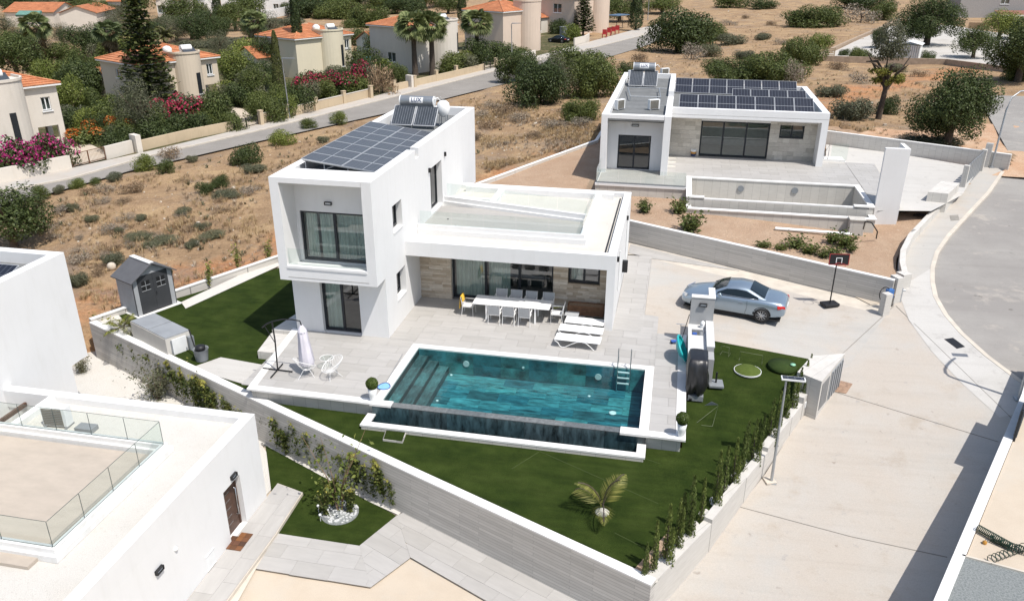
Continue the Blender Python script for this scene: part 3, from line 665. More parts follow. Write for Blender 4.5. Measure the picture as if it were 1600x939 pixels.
def glass_run(root, pts, z0, h, n=None, top=False, name='glass_panel', post=False):
    "frameless balustrade along a polyline, panels about 1.4 m"
    for a, b_ in zip(pts[:-1], pts[1:]):
        a, b_ = Vector((*a[:2], 0)), Vector((*b_[:2], 0)); L = (b_-a).length; k = n or max(1, round(L/1.45)); d = (b_-a)/k
        for i in range(k):
            p, q = a+d*i+d.normalized()*.012, a+d*(i+1)-d.normalized()*.012; nn = Vector((-d.y, d.x, 0)).normalized()*.006
            m = MB(); m.add([(p-nn).to_tuple()[:2]+(z0,), (q-nn).to_tuple()[:2]+(z0,), (q+nn).to_tuple()[:2]+(z0,), (p+nn).to_tuple()[:2]+(z0,),
                             (p-nn).to_tuple()[:2]+(z0+h,), (q-nn).to_tuple()[:2]+(z0+h,), (q+nn).to_tuple()[:2]+(z0+h,), (p+nn).to_tuple()[:2]+(z0+h,)], MB.BF)
            g = m.build(name, RAIL, root)
            if post:
                e = MB(); e.cyl((p.x, p.y, z0), (p.x, p.y, z0+h), .009, 5); e.cyl((p.x, p.y, z0+h), (q.x, q.y, z0+h), .007, 5); e.cyl((p.x, p.y, z0), (q.x, q.y, z0), .010, 5); e.build('glass_edge', EDGE, g)
EDGE = plain('dark_glass_edge', (.06,.09,.085), .3)
def stepped_curb(b, pts, z0, h):
    b.wall(pts, .34, z0, z0+h*.55); b.wall(pts, .17, z0+h*.55, z0+h)

def villa(root, yb, wing_back, openings=True, gravel=WHITEGRAVEL, rholes=(), well=0.):
    "two-storey block with a long single-storey wing to its right; local frame of the middle villa"
    xl, yf, zb, zt = -4.115, -.93, 2.676, 6.9; O = WORLD[root]
    def B(): return MB()
    def put(b, name, m): return b.build(name, m, root)
    # ground floor of the block
    b = B()
    holed(b, 'y', 0, .28, xl, 0, -.6, zb, [(-2.9, -1.2, .02, 2.42)] if openings else [])
    holed(b, 'x', -.28, 0, .28, yb-.9, -.6, zb, [(1.3, 2.45, 1.1, 2.36)] if openings else []); b.box(xl, .28, -.6, xl+.28, yb-.9, zb); b.box(xl+.28, yb-1.18, -.6, -.28, yb-.9, zb)
    put(b, 'ground_floor_wall', WHITE)
    # upper box
    b = B()
    holed(b, 'x', -.39, 0, yf, yb, zb, 6.5, [(1.25, 2.41, 4.12, 5.32), (6.55, 8.47, 3.36, 5.55)] if openings else [])
    b.box(-.38, yf, 6.5, 0, 4.5, zt); b.box(-.38, 4.98, 6.5, 0, yb, zt)
    b.box(xl, yf, zb, xl+.37, yb, zt); b.box(xl+.37, yb-.37, zb, -.39, yb, zt)
    b.box(xl+.37, yf, 6.69, -.39, .3, zt); holed(b, 'y', .3, .52, xl+.37, -.39, 2.9, 6.6, [(-3.6, -.72, 3.1, 5.22)] if openings else [])
    b.box(xl+.37, .3, 6.6, -.39, .52, 6.9)
    put(b, 'upper_wall', WHITE)
    b = B(); b.box(xl+.37, yf+.002, zb, -.39, yf+.3, 3.2); b.box(xl+.37, yf-.03, 3.2, -.39, yf+.3, 3.3); b.box(xl+.30, yf+.002, zb+.1, xl+.31, yf+.01, zb+.11); put(b, 'balcony_parapet', WHITE)
    b = B(); b.box(xl+.37, yf+.3, zb+.002, -.39, yb-.37, 3.05); put(b, 'upper_floor_slab', WHITE)
    b = B(); b.box(xl+.37, .52, 6.3, -.39, yb-.37, 6.47); put(b, 'roof_deck', ROOFGREY)
    b = B(); b.box(xl+.36, yf-.006, zb+.13, -.33, yf+.004, zb+.142); put(b, 'drip_groove', JOINT)
    if openings:
        gr = B(); gr.wall([(xl+.37, yf+.16), (-.39, yf+.16)], .012, 3.3, 3.98); put(gr, 'balcony_glass', RAIL)
        window(root, 'glass_door', (-3.6, .38, 0), (1,0,0), 2.88, 3.1, 5.22, 2, .09, [(.15,.62),(.75,1.38),(1.5,2.8)])
        window(root, 'glass_door', (-2.9, .2, 0), (1,0,0), 1.7, .02, 2.42, 2, .085, [(.1,.82)])
        window(root, 'window', (-.26, 1.3, 0), (0,1,0), 1.15, 1.2, 2.36, 1, .07, None, .0)
        window(root, 'window', (-.26, 1.25, 0), (0,1,0), 1.16, 4.22, 5.32, 1, .07, None, .0)
        window(root, 'glass_door', (-.27, 6.55, 0), (0,1,0), 1.92, 3.36, 5.55, 2, .07, [(.2,.9)])
        for z, y0, y1 in ((1.1, 1.3, 2.45), (4.12, 1.25, 2.41)):
            k = B(); k.box(-.25, y0+.004, z+.002, .03, y1-.004, z+.07); put(k, 'window_sill', WHITE)
        wall_light(root, (-2.31, .3, 5.6), (0,-1,0), .3); wall_light(root, (0, 6.35, 5.55), (1,0,0), .2, False); wall_light(root, (0, 9.0, 5.7), (1,0,0), .2, False)
        for y, z in ((9.9, .5), (3.9, .3)): k = B(); k.cyl((-.002, y, zb+z), (.05, y, zb+z), .03, 6); put(k, 'vent_pipe', GALV)
    # wing
    xa, ya, yw = 9.049, 2.577, wing_back
    b = B(); b.box(.002, ya, 2.747, xa, ya+.34, 3.391); b.box(xa-.35, ya+.34, 2.747, xa, yw, 3.391); b.box(.002, yw-.34, 2.747, xa-.35, yw, 3.391); put(b, 'wing_parapet', WHITE)
    b = B(); b.box(.002, ya+.34, 2.75, xa-.35, yw-.34 if not well else 10.2, 3.12)
    if well: b.box(well, 10.2, 2.75, xa-.35, yw-.34, 3.12); b.box(well-.25, 10.2, 1.0, well, yw-.34, 3.36); b.box(.002, 10.2, 1.0, well-.25, yw-.34, 1.2)
    put(b, 'wing_slab', WHITE)
    b = B(); b.box(.004, ya+.342, 3.121, xa-.352, yw-.342 if not well else 10.19, 3.16)
    if well: b.box(well+.002, 10.19, 3.121, xa-.352, yw-.342, 3.16)
    put(b, 'roof_gravel', gravel)
    b = B(); holed(b, 'x', xa-.346, xa, ya, yw, -.6, 2.745, list(rholes)); b.box(.002, yw-.3, -.6, xa-.35, yw, 2.745); put(b, 'wing_wall', WHITE)
    return O
ROOF3 = ground_mat('cream_roof_chippings', [(0,0,0,(.64,.61,.56)),(1.,.4,.75,(.59,.56,.505)),(9,.6,.7,(.53,.49,.44))], 45, .95, .8, .03, .2)

# ---- the middle villa
mv = thing('villa', 'white two-storey cubic villa with a boxed balcony, behind the pool', 'house', (0, 0, 0))
villa(mv, 15.2, 12.307, True, ROOF3)
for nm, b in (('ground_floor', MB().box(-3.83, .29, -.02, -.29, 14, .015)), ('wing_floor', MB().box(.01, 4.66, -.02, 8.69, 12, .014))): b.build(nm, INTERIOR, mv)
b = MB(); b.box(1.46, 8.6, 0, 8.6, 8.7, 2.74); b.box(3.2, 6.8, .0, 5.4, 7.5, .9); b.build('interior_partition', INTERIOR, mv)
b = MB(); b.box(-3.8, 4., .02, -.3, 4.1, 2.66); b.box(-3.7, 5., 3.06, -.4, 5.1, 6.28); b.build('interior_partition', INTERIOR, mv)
cladding(mv, 4.5, .004, 1.47, 0, 2.745, [], STONE, seed=3)
cladding(mv, 4.5, 6.2, 8.695, 0, 2.745, [(6.86, 8.28, 1.2, 2.32)], STONE, seed=5)
b = MB(); b.box(1.47, 4.5, 2.5, 6.2, 4.8, 2.745); b.box(1.4, 4.66, 0, 1.47, 4.82, 2.74); b.build('lintel', WHITE, mv)
window(mv, 'glass_door', (1.47, 4.72, 0), (1,0,0), 4.73, .02, 2.5, 3, .1, [(.15,1.5),(1.7,2.7)], None)
window(mv, 'window', (6.88, 4.6, 0), (1,0,0), 1.38, 1.28, 2.32, 2, .075, [(.1,.6)])
b = MB(); b.box(6.85, 4.46, 1.18, 8.3, 4.6, 1.26); b.build('window_sill', plain('stone_sill', (.42,.34,.26), .7), mv)
b = MB(); b.box(.008, 4.35, 3.163, 7.3, 8.2, 3.30); b.build('deck_tiles', TILE, mv)
b = MB(); stepped_curb(b, [(.01, 4.45), (7.42, 4.45), (7.42, 7.0)], 3.163, .42); stepped_curb(b, [(.01, 8.75), (7.42, 7.1)], 3.163, .5); b.wall([(7.42, 7.0), (7.42, 11.4)], .25, 3.163, 3.5); b.build('deck_curb', WHITE, mv)
glass_run(mv, [(.1, 4.45), (7.42, 4.45)], 3.58, .62, 5); glass_run(mv, [(7.42, 4.6), (7.42, 11.2)], 3.52, .62, 4); glass_run(mv, [(.1, 8.9), (7.3, 7.25)], 3.65, .62, 5)
b = MB(); b.box(.4, 11.4, 3.163, 8.2, 11.65, 3.45); b.box(2.2, 9.2, 3.163, 2.5, 11.4, 3.40); b.box(.05, 9.4, 3.163, 2.2, 9.65, 3.40); b.build('roof_curb', WHITE, mv)
b = MB()
for x, y in ((1.5,5.3),(3.1,5.25),(4.7,5.2),(6.3,5.2),(.9,6.2)): b.lathe([(.045,3.301),(.045,3.32),(.02,3.335)], (x, y, 0), 8)
b.build('deck_spotlight', DARK, mv)
b = MB(); b.cyl((9.09, 9.6, .1), (9.09, 9.6, 2.9), .045, 8); b.cyl((9.08, 4.9, .9), (9.08, 4.9, 2.8), .03, 8); b.build('downpipe', WPLAST, mv)
wall_light(mv, (9.05, 3.3, 3.0), (1,0,0), .2, False); wall_light(mv, (9.05, 9.1, 3.0), (1,0,0), .2, False)
b = MB(); b.box(9.05, 7.6, .75, 9.3, 7.85, 1.3); b.build('meter_box', DARK, mv)
b = MB(); b.box(8.5, 3.2, 3.165, 8.56, 11.7, 3.20); b.build('gutter_slot', DARK, mv)

# rooftop of the middle villa
sa = thing('solar_array', 'tilted array of grey solar panels filling the flat roof of the two-storey villa', 'solar panels', (-1.9, 5, 6.47))
tl = -math.atan2(.42, 3.4)
for r_ in range(7):
    for c_ in range(2):
        u = (c_-.5)*1.74; M = Matrix.Translation((-1.9, 1.5+r_*1.115, 6.97)) @ Matrix.Rotation(-tl, 4, 'Y') @ Matrix.Translation((u, 0, 0))
        pv_panel(sa, M, 1.72, 1.1)
b = MB()
for y in (1.05, 3.6, 6.2, 8.6):
    b.tube([(-3.6, y, 7.1), (-.25, y, 6.7)], .025, 4)
    for x in (-3.5, -2.7, -1.7, -.8): b.cyl((x, y+.03, 6.47), (x, y+.03, 6.94-(x+1.9)*.12), .025, 5)
    b.tube([(-3.3, y+.05, 6.5), (-2.2, y+.05, 6.95)], .02, 4); b.tube([(-1.9, y+.05, 6.5), (-.8, y+.05, 6.78)], .02, 4)
b.build('mounting_rail', ALU, sa)['kind'] = 'stuff'
for q in ((-3.2, .85), (-2.9, .8)): b = MB(); b.rbox((q[0], q[1], 6.55), (.22,.3,.16)); b.build('cable_box', WPLAST, sa)
water_heater(-3.35, -1.0, 10.85, 6.55, 'water heater with two collectors and a grey LUX tank on the two-storey villa roof', 1.2, 44, .26)

# ---- the villa in front, seen from its back
fv = thing('villa', 'white villa with a wide gravelled roof terrace, cut off by the lower left corner', 'house', (0, 0, 0))
WORLD[fv] = Vector((0, 0, 0)); OFF = Vector((-10.55, -20.7, -2.2))
villa(fv, 16.0, 12.307, False, WHITEGRAVEL, [(10.0, 10.97, .14, 2.0)], 2.0)
b = MB(); b.box(-.002, 4.9, 3.17, 6.95, 9.75, 3.26); b.build('deck_tiles', TILE_DARK, fv)
b = MB(); stepped_curb(b, [(.01, 10.02), (7.33, 10.02), (7.33, 5.4), (.01, 5.4)], 3.17, .34); b.build('deck_curb', WHITE2, fv)
glass_run(fv, [(.02, 10.02), (7.33, 10.02)], 3.51, .78, 6, post=True); glass_run(fv, [(7.33, 10.02), (7.33, 5.4)], 3.51, .78, 4, post=True); glass_run(fv, [(7.33, 5.4), (.02, 5.4)], 3.51, .78, 5, post=True)
# entrance on the right face
WOOD = plain('dark_stained_wood', (.085,.045,.03), .5, 0, .25, 6)
b = MB(); b.box(8.80, 10.0, .14, 8.85, 10.97, 2.0); dr = b.build('door', WOOD, fv)
b = MB(); b.box(8.852, 10.0, .14, 8.875, 10.06, 1.995); b.box(8.852, 10.9, .14, 8.875, 10.97, 1.995); b.box(8.852, 10.06, 1.93, 8.875, 10.9, 1.995); b.build('door_frame', WOOD, dr)
for i in range(5): b = MB(); b.box(8.852, 10.18, .5+.28*i, 8.858, 10.55, .515+.28*i); b.build('steel_inlay', STEEL, dr)
b = MB(); b.tube([(8.86,10.8,.6),(8.93,10.8,.6),(8.93,10.8,1.6),(8.86,10.8,1.6)], .02, 8); b.build('handle', STEEL, dr)
b = MB(); b.box(8.72, 9.98, .0, 9.4, 10.99, .139); b.build('door_step', COPING, fv)
wall_light(fv, (9.05, 6.69, 1.97), (1,0,0), .3); wall_light(fv, (9.05, 10.61, 2.2), (1,0,0), .3)
b = MB(); b.ball((9.06, 7.49, 2.0), .07, 10, 6); b.build('round_sensor', WPLAST, fv)
b = MB(); b.box(9.05, 8.65, .2, 9.056, 9.07, .68); b.build('service_hatch', WPLAST, fv)
b = MB(); b.box(9.05, 8.63, .68, 9.075, 9.09, .70); b.box(9.05, 8.63, .18, 9.075, 9.09, .2); b.build('hatch_rail', WPLAST, fv)
for x in (.77, 1.38, 1.93-.3):
    b = MB(); b.rbox((x, 11.1, 2.95), (.09, 1.75, .14)); b.build('pergola_beam', WOOD, fv)
fv.location = OFF; WORLD[fv] = OFF
pa = thing('solar_array', 'dark solar panel glimpsed inside the roof parapet of the front villa', 'solar panel', (-12.2, -6.6, 4.3))
pv_panel(pa, Matrix.Translation((-11.9, -6.8, 4.55)) @ Matrix.Rotation(R(20), 4, 'X'), 1.7, 1.1, CELLS2)
b = MB(); b.box(-12.7,-6.5,4.28,-11.1,-6.45,4.6); b.build('mounting_rail', ALU, pa)
def ac_unit(name, label, c, rz, sc=1., group=None):
    t = thing(name, label, 'air conditioner', (0,0,0), group); b = MB()
    b.box(-.42,-.16,.06,.42,.16,.74); b.build('casing', WPLAST, t, bevel=.02)
    b = MB(); b.box(-.38,-.168,.10,.30,-.161,.70); g = b.build('grille', plain('grille_bronze', (.16,.14,.10), .6) if 'grille_bronze' not in MATS else MATS['grille_bronze'], t)
    b = MB()
    for i in range(9): b.box(-.375,-.178,.125+.066*i,.295,-.169,.14+.066*i)
    b.build('grille_slat', GPLAST, g)
    b = MB(); b.box(-.4,-.2,0,-.32,.2,.058); b.box(.32,-.2,0,.4,.2,.058); b.build('foot', GPLAST, t)
    t.location = c; t.rotation_euler = (0,0,rz); t.scale = (sc,)*3; return t
a0 = OFF+Vector((3.1, 10.75, 3.16))
ac_unit('ac_unit', 'white air conditioner standing in roof gravel behind the glass balustrade', a0, R(4), .98)
b = MB(); b.box(a0.x+.75, a0.y-.25, a0.z, a0.x+1.35, a0.y+.1, a0.z+.16); tag(b.build('cable_trunking_box', GPLAST, bevel=.01), 'low grey trunking box lying beside the rooftop air conditioner', 'box')

# ---- ground of the front plot
z3 = -2.2
sheet('front_plot_base', SANDY, [(-22,-30),(16,-30),(11.4,-13),(11.5,-11.4),(3.,-7.7),(-14.8,.6),(-22,-4)], z3-.05)
sheet('white_gravel_yard', WHITEGRAVEL, [(-17,-8.6),(-1.7,-8.6),(-1.6,-7.),P(407,693,z3),P(569,780,z3),P(622,804,z3),P(634,795,z3),P(600,776,z3),P(400,655,z3),P(142,545,z3),(-16,1)], z3)
sheet('planting_earth', REDEARTH, [P(648,790,z3+.01),P(560,755,z3+.01),P(400,646,z3+.01),P(143,538,z3+.01),(-15.2,.8),(-14.2,0),(3.,-7.7),(4.2,-8.2)], z3+.012)
sheet('front_lawn', TURF, [(-3.1,-5.4),P(407,692,z3),P(569,780,z3),P(620,806,z3),P(562,853,z3),P(433,835,z3),(-.45,-8.2),(-1.6,-7.9)], lambda x, y: z3+.02, 1.5)
PAVE = [P(562,853,z3),P(620,806,z3),P(640,796,z3),(11.6,-11.6),(11.5,-13.9),P(770,945,z3),P(641,871,z3),P(579,918,z3),P(400,889,z3),P(372,939,z3),(-.4,-16),(-.43,-13.),P(433,833,z3)]
sheet('grey_paving_base', KERB, PAVE, z3+.012)
b = MB(); b.prism([(-1.5,-7.6),(-.42,-7.9),(-.33,-10.05),(-.42,-18),(-1.5,-18)], z3-.1, z3+.13); b.build('entrance_path', KERB, None, 'structure')
def tiles(parent, region, z, sx, sy, ang, m, gap=.006, th=.02, stagger=.5, skip=None, name='tile'):
    "rectangular tiles laid over a convex footprint, each an object; full tiles share one mesh"
    rg = [Vector(p[:2]) for p in region]; a = sum(rg[i].x*rg[(i+1) % len(rg)].y-rg[(i+1) % len(rg)].x*rg[i].y for i in range(len(rg)))
    if a < 0: rg = rg[::-1]
    ca, sa = math.cos(ang), math.sin(ang); o = rg[0]
    loc = [((p-o).x*ca+(p-o).y*sa, -(p-o).x*sa+(p-o).y*ca) for p in rg]
    x0, x1 = min(p[0] for p in loc), max(p[0] for p in loc); y0, y1 = min(p[1] for p in loc), max(p[1] for p in loc)
    fb = MB(); fb.box(gap/2-sx/2, gap/2-sy/2, -th, sx/2-gap/2, sy/2-gap/2, 0); full = bpy.data.meshes.new(name); full.from_pydata(fb.v, [], fb.f); full.materials.append(m)
    cnt = 0; j = 0; y = y0
    while y < y1:
        x = x0-sx*(stagger*j % 1)
        while x < x1:
            q = clip_poly([(x+gap/2,y+gap/2),(x+sx-gap/2,y+gap/2),(x+sx-gap/2,y+sy-gap/2),(x+gap/2,y+sy-gap/2)], loc)
            if len(q) > 2 and area2(q) > .01:
                cx, cy_ = x+sx/2, y+sy/2; wx, wy = o.x+cx*ca-cy_*sa, o.y+cx*sa+cy_*ca
                if not (skip and skip(wx, wy)):
                    if area2(q) > .97*(sx-gap)*(sy-gap): me = full
                    else:
                        cb = MB(); cb.prism([(p[0]-cx, p[1]-cy_) for p in q], -th, 0); me = bpy.data.meshes.new(name); me.from_pydata(cb.v, [], cb.f); me.materials.append(m)
                    ob = bpy.data.objects.new(name, me); COL.objects.link(ob); ob.parent = parent
                    ob.location = Vector((wx, wy, z+random.uniform(-.0015,.0015)))-WORLD[parent]; ob.rotation_euler = (0,0,ang); cnt += 1
            x += sx
        y += sy; j += 1
    return cnt
pb = MB(); pb.box(-1,-12,z3-.05,0,-11,z3-.04); pv3 = bpy.data.objects['grey_paving_base']
W0 = WORLD[pv3]
tiles(pv3, [P(562,853,z3),P(620,806,z3),P(641,872,z3),P(579,918,z3)], z3+.032, 1.2, .6, R(-25.5), TILE)
tiles(pv3, [P(620,806,z3),P(640,797,z3),(11.5,-11.65),(11.5,-13.6),P(641,871,z3)], z3+.032, 1.2, .6, R(-24), TILE)
tiles(pv3, [P(433,834,z3),P(562,853.5,z3),P(579,918,z3),P(400,889,z3)], z3+.0325, 1.2, .6, 0, TILE)
ep = bpy.data.objects['entrance_path']; tiles(ep, [(-1.48,-7.65),(-.45,-7.93),(-.36,-10.05),(-.45,-17),(-1.48,-17)], z3+.152, 1.04, .6, R(-90), TILE)
MATB = per_piece('woven_mat', [(0,(.045,.025,.02)),(.5,(.22,.09,.03)),(1,(.10,.045,.03))], .9, 12, (1,1,1), .5, .4)
t = thing('door_mat', 'brown and orange chequered doormat on the paving by the dark front door', 'doormat', P(372, 845, -2.03))
d0 = P(372, 845, -2.035)
for i in range(3):
    for j in range(4):
        if not (i == 0 and j == 3): b = MB(); b.rbox((d0.x+(i-1)*.2, d0.y+(j-1.5)*.2, z3+.165), (.192,.192,.02)); b.build('mat_square', MATB, t)
# ================================================================== pool and terrace of the middle villa
PX0, PX1, PY0, PY1 = 1.47, 10.62, -4.88, -.62
TER = [(-3.72,-5.12),(12.15,-5.27),(12.15,2.8),(10.34,3.0),(10.34,12.2),(9.05,12.3),(9.05,4.5),(0,4.5),(0,0),(-4.3,.1)]
b = MB()                                                # slab of the terrace, left open at the pool
b.prism([(-3.62,-4.95),(PX0-.02,-5.02),(PX0-.02,0.),(-4.2,0.)], -.75, -.03); b.prism([(PX0-.02,PY1+.02),(PX1+.02,PY1+.02),(PX1+.02,4.6),(PX0-.02,4.6)], -.75, -.03); b.prism([(PX1+.02,-5.1),(12.02,-5.15),(12.02,2.75),(PX1+.02,2.75)], -.75, -.03)
b.box(PX1+.02, 2.75, -.3, 10.3, 12.2, -.03); b.box(-.01, 0, -.3, PX0-.02, 4.6, -.03)
b.build('terrace', FAIR, None, 'structure', org=(0,0,-.75)); ter = bpy.data.objects['terrace']
in_pool = lambda x, y: PX0-.3 < x < PX1+.3 and PY0-.8 < y < PY1+.3
TS = dict(m=TILE, gap=.007, th=.028)
tiles(ter, [(-4.1,-4.8),(PX0-.33,-4.85),(PX0-.33,0),(-4.1,0)], 0, 1.2, .6, 0, TILE, .007, .028)
tiles(ter, [(PX0-.326,PY1+.33),(PX1+.33,PY1+.33),(PX1+.33,4.56),(PX0-.326,4.56)], 0, 1.2, .6, 0, TILE, .007, .028)
tiles(ter, [(.0,0.004),(PX0-.33,0.004),(PX0-.33,4.56),(0,4.56)], 0, 1.2, .6, 0, TILE, .007, .028)
tiles(ter, [(PX1+.334,-4.95),(11.83,-4.98),(11.83,2.75),(PX1+.334,2.75)], 0, 1.2, .6, 0, TILE, .007, .028)
tiles(ter, [(PX1+.334-1.6,4.56),(10.33,4.56),(10.33,12.1),(9.06,12.1)][0:0] or [(9.06,2.754),(10.33,2.754),(10.33,12.1),(9.06,12.1)], .001, 1.2, .6, 0, TILE, .007, .028)
npb = bpy.data.objects['north_path_base']
tiles(npb, [(10.35,11.85),(20.9,6.76),(21.2,7.7),(9.1,13.9),(9.06,12.1)], .0, 1.2, .6, R(-26), TILE, .007, .028)
tiles(npb, [(-1.,12.6),(9.05,12.4),(9.,14.0),(-1.5,19.2)], .0, 1.2, .6, R(0), TILE, .007, .028)
b = MB(); b.prism([(-3.72,-5.12),(PX0-.32,-5.17),(PX0-.32,-4.85),(-3.75,-4.8)], -.05, .022); b.prism([(-3.76,-4.797),(-3.48,-4.797),(-4.05,0.06),(-4.35,0.06)], -.05, .021); b.build('terrace_coping', COPING, None, 'structure')
b = MB(); b.prism([(PX1+.33,-5.28),(12.17,-5.30),(12.17,-4.97),(PX1+.33,-4.95)], -.05, .022); b.prism([(11.84,-4.967),(12.17,-4.967),(12.17,2.8),(11.84,2.8)], -.05, .021); b.build('terrace_coping', COPING, None, 'structure')
b = MB(); b.box(-4.62,-.9,-.62,-4.1,.1,-.2); b.prism([(-5.0,-1.9),(-4.05,-1.9),(-4.28,-.2),(-5.25,-.2)], -.7, -.18); b.prism([(-5.2,-.2),(-4.3,-.2),(-4.13,1.6),(-4.9,1.6)], -.7, -.02)
tag(b.build('garden_step', BOARDP), 'concrete steps leading from the terrace down to the left lawn', 'steps')
sheet('garden_path', CONC2, [P(296,575,-.5),P(345,558,-.5),P(412,570,-.5),(-3.7,-4.9),(-3.6,-5.),P(398,605,-.5)], -.5)

pool = thing('swimming_pool', 'infinity pool lined with dark green tiles, spilling into a lower catch basin', 'pool', (6, -2.8, -1.6))
DEP = -1.0
b = MB(); b.box(PX0-.25,PY0-.3,-1.7,PX1+.25,PY1+.25,DEP-.03)
b.box(PX0-.25,PY0,DEP-.03,PX0,PY1+.25,-.06); b.box(PX1,PY0,DEP-.03,PX1+.25,PY1+.25,-.06); b.box(PX0,PY1,DEP-.03,PX1,PY1+.25,-.06)
b.build('basin_wall', POOLWALL, pool)
tiles(pool, [(PX0+1.25,PY0+.01),(PX1-.01,PY0+.01),(PX1-.01,PY1-.01),(PX0+1.25,PY1-.01)], DEP, 1.2, .6, 0, POOLTILE, .006, .02, .5, None, 'pool_tile')
for i in range(3):
    x0 = PX0+.005+i*.42; zt = -.30-.20*i; s = MB(); s.box(x0, PY0+.01, DEP, x0+.418, PY1-.01, zt-.02); st = s.build('pool_step', POOLWALL, pool)
    for j in range(4): s = MB(); y0 = PY0+.02+j*1.055; s.box(x0+.005, y0, zt-.019, x0+.412, y0+1.05, zt); s.build('pool_tile', STEPTILE, st)
# side tiles
for i in range(8):
    for j in range(2):
        s = MB(); x0 = PX0+.01+i*1.142; s.box(x0, PY1-.012, DEP+.02+j*.47, x0+1.136, PY1-.001, DEP+.485+j*.47); s.build('pool_tile', POOLTILE, pool)
# spill wall
SPILL = per_piece('spill_wall_tile', [(0,(.03,.055,.065)),(.4,(.05,.10,.115)),(.7,(.085,.13,.145)),(1,(.03,.11,.135))], .3, 3.2, (1.4,1,.45), 1., .05, .04)
RIM = per_piece('spill_rim_tile', [(0,(.13,.145,.15)),(1,(.21,.22,.22))], .35, 7, (1,1,1), .8, .05, .45)
WFX0, WFX1 = PX0+.42, PX1-.62
b = MB(); b.box(PX0-.25, PY0-.28, -1.7, PX1+.25, PY0-.001, -.07); sw = b.build('spill_wall', POOLWALL, pool)
for i in range(7):
    w = (PX1+.24-PX0+.3)/7; x0 = PX0-.3+i*w; s = MB(); s.box(x0+.003, PY0-.305, -1.1, x0+w-.003, PY0-.281, -.04); s.build('spill_tile', SPILL, sw)
    s = MB(); s.box(max(x0, PX0)+.003, PY0-.31, -.039, min(x0+w, PX1)-.003, PY0+.0, -.018); s.build('rim_tile', RIM, sw)
# coping of the pool
b = MB(); b.box(PX0-.32, PY1, -.06, PX1+.33, PY1+.32, .024); b.box(PX0-.32, PY0, -.06, PX0, PY1-.002, .024); b.box(PX1, PY0, -.06, PX1+.33, PY1-.002, .024)
b.box(PX0-.32-.06, PY0-.33, -.06, WFX0, PY0-.002, .024); b.box(WFX1, PY0-.40, -.06, PX1+.33, PY0-.002, .024); b.build('coping', COPING, pool)
# catch basin
BX0, BX1, BY0, BY1 = 1.0, 10.9, -6.02, PY0-.31
b = MB(); b.box(BX0+.05,BY0+.05,-1.5,BX1-.05,BY0+.27,-.45); b.box(BX0+.05,BY0+.27,-1.5,BX0+.27,BY1,-.45); b.box(BX1-.27,BY0+.27,-1.5,BX1-.05,BY1,-.45); b.box(BX0+.27,BY0+.27,-1.5,BX1-.27,BY1,-1.3); b.build('catch_basin', FAIR, pool)
b = MB(); b.box(BX0,BY0+.04,-.45,BX1,BY0+.3,-.385); b.box(BX0,BY0+.302,-.45,BX0+.3,BY1,-.385); b.box(BX1-.3,BY0+.302,-.45,BX1,BY1,-.385); b.build('basin_coping', COPING, pool)
b = MB(); b.box(BX0+.302,BY0+.272,-1.29,BX1-.302,BY0+.29,-.46); b.box(BX0+.272,BY0+.29,-1.29,BX0+.29,BY1,-.46); b.box(BX1-.29,BY0+.29,-1.29,BX1-.272,BY1,-.46); b.box(BX0+.3,BY0+.3,-1.29,BX1-.3,BY1,-1.27); b.build('basin_lining', POOLWALL, pool)
def water(name, tint, deep):
    m = NT(name); m.t.nodes.remove(m.b); v = m.coord()
    n1 = m.noise(v, 2.6, 3, .5); bp = m.n('ShaderNodeBump'); bp.inputs['Strength'].default_value = .14; bp.inputs['Distance'].default_value = .05; m.l(n1, bp.inputs['Height'])
    tr = m.n('ShaderNodeBsdfTransparent'); tr.inputs[0].default_value = (*tint, 1); gl = m.n('ShaderNodeBsdfGlossy'); gl.inputs['Roughness'].default_value = .03; m.l(bp.outputs[0], gl.inputs['Normal'])
    fr = m.n('ShaderNodeFresnel'); fr.inputs[0].default_value = 1.33; m.l(bp.outputs[0], fr.inputs['Normal'])
    mx = m.n('ShaderNodeMixShader'); m.l(fr.outputs[0], mx.inputs[0]); m.l(tr.outputs[0], mx.inputs[1]); m.l(gl.outputs[0], mx.inputs[2]); m.l(mx.outputs[0], m.out.inputs[0]); return m.m
WATER = water('pool_water', (.74,.92,.94), 1)
b = MB(); b.poly([(PX0,PY0-.0,-.012),(PX1,PY0-.0,-.012),(PX1,PY1,-.012),(PX0,PY1,-.012)]); b.build('water_surface', WATER, pool)
b = MB(); b.poly([(BX0+.29,BY0+.29,-.72),(BX1-.29,BY0+.29,-.72),(BX1-.29,BY1+.002,-.72),(BX0+.29,BY1+.002,-.72)]); b.build('basin_water', WATER, pool)
def disc(px, py, z, r, m, name, n=16, th=.02):
    p = P(px, py, z); q = MB(); q.lathe([(r,0),(r,th),(r*.6,th*1.4)], (p.x, p.y, z), n); q.build(name, m, pool)
LITE = plain('pool_fitting_white', (.72,.78,.78), .35)
for px, py in ((705,586),(683,626),(920.5,619),(908,663),(691,564)): disc(px, py, DEP+.01, .055, LITE, 'inlet', 10)
for px, py in ((957,645),): disc(px, py, DEP+.01, .14, LITE, 'floor_drain')
for x, z in ((PX0+2.0,-.5),(PX0+7.35,-.5),(PX0+4.35,-.42)):
    q = MB(); M = Matrix.Translation((x, PY1-.013, z)) @ Matrix.Rotation(R(90), 4, 'X'); r = .13 if z < -.45 else .05
    q.add([M @ Vector((r*math.cos(2*PI*i/14), r*math.sin(2*PI*i/14), k)) for k in (0, .03) for i in range(14)], [tuple(range(14, 28))]+[(i, (i+1) % 14, 14+(i+1) % 14, 14+i) for i in range(14)]); q.build('pool_light', LITE, pool)
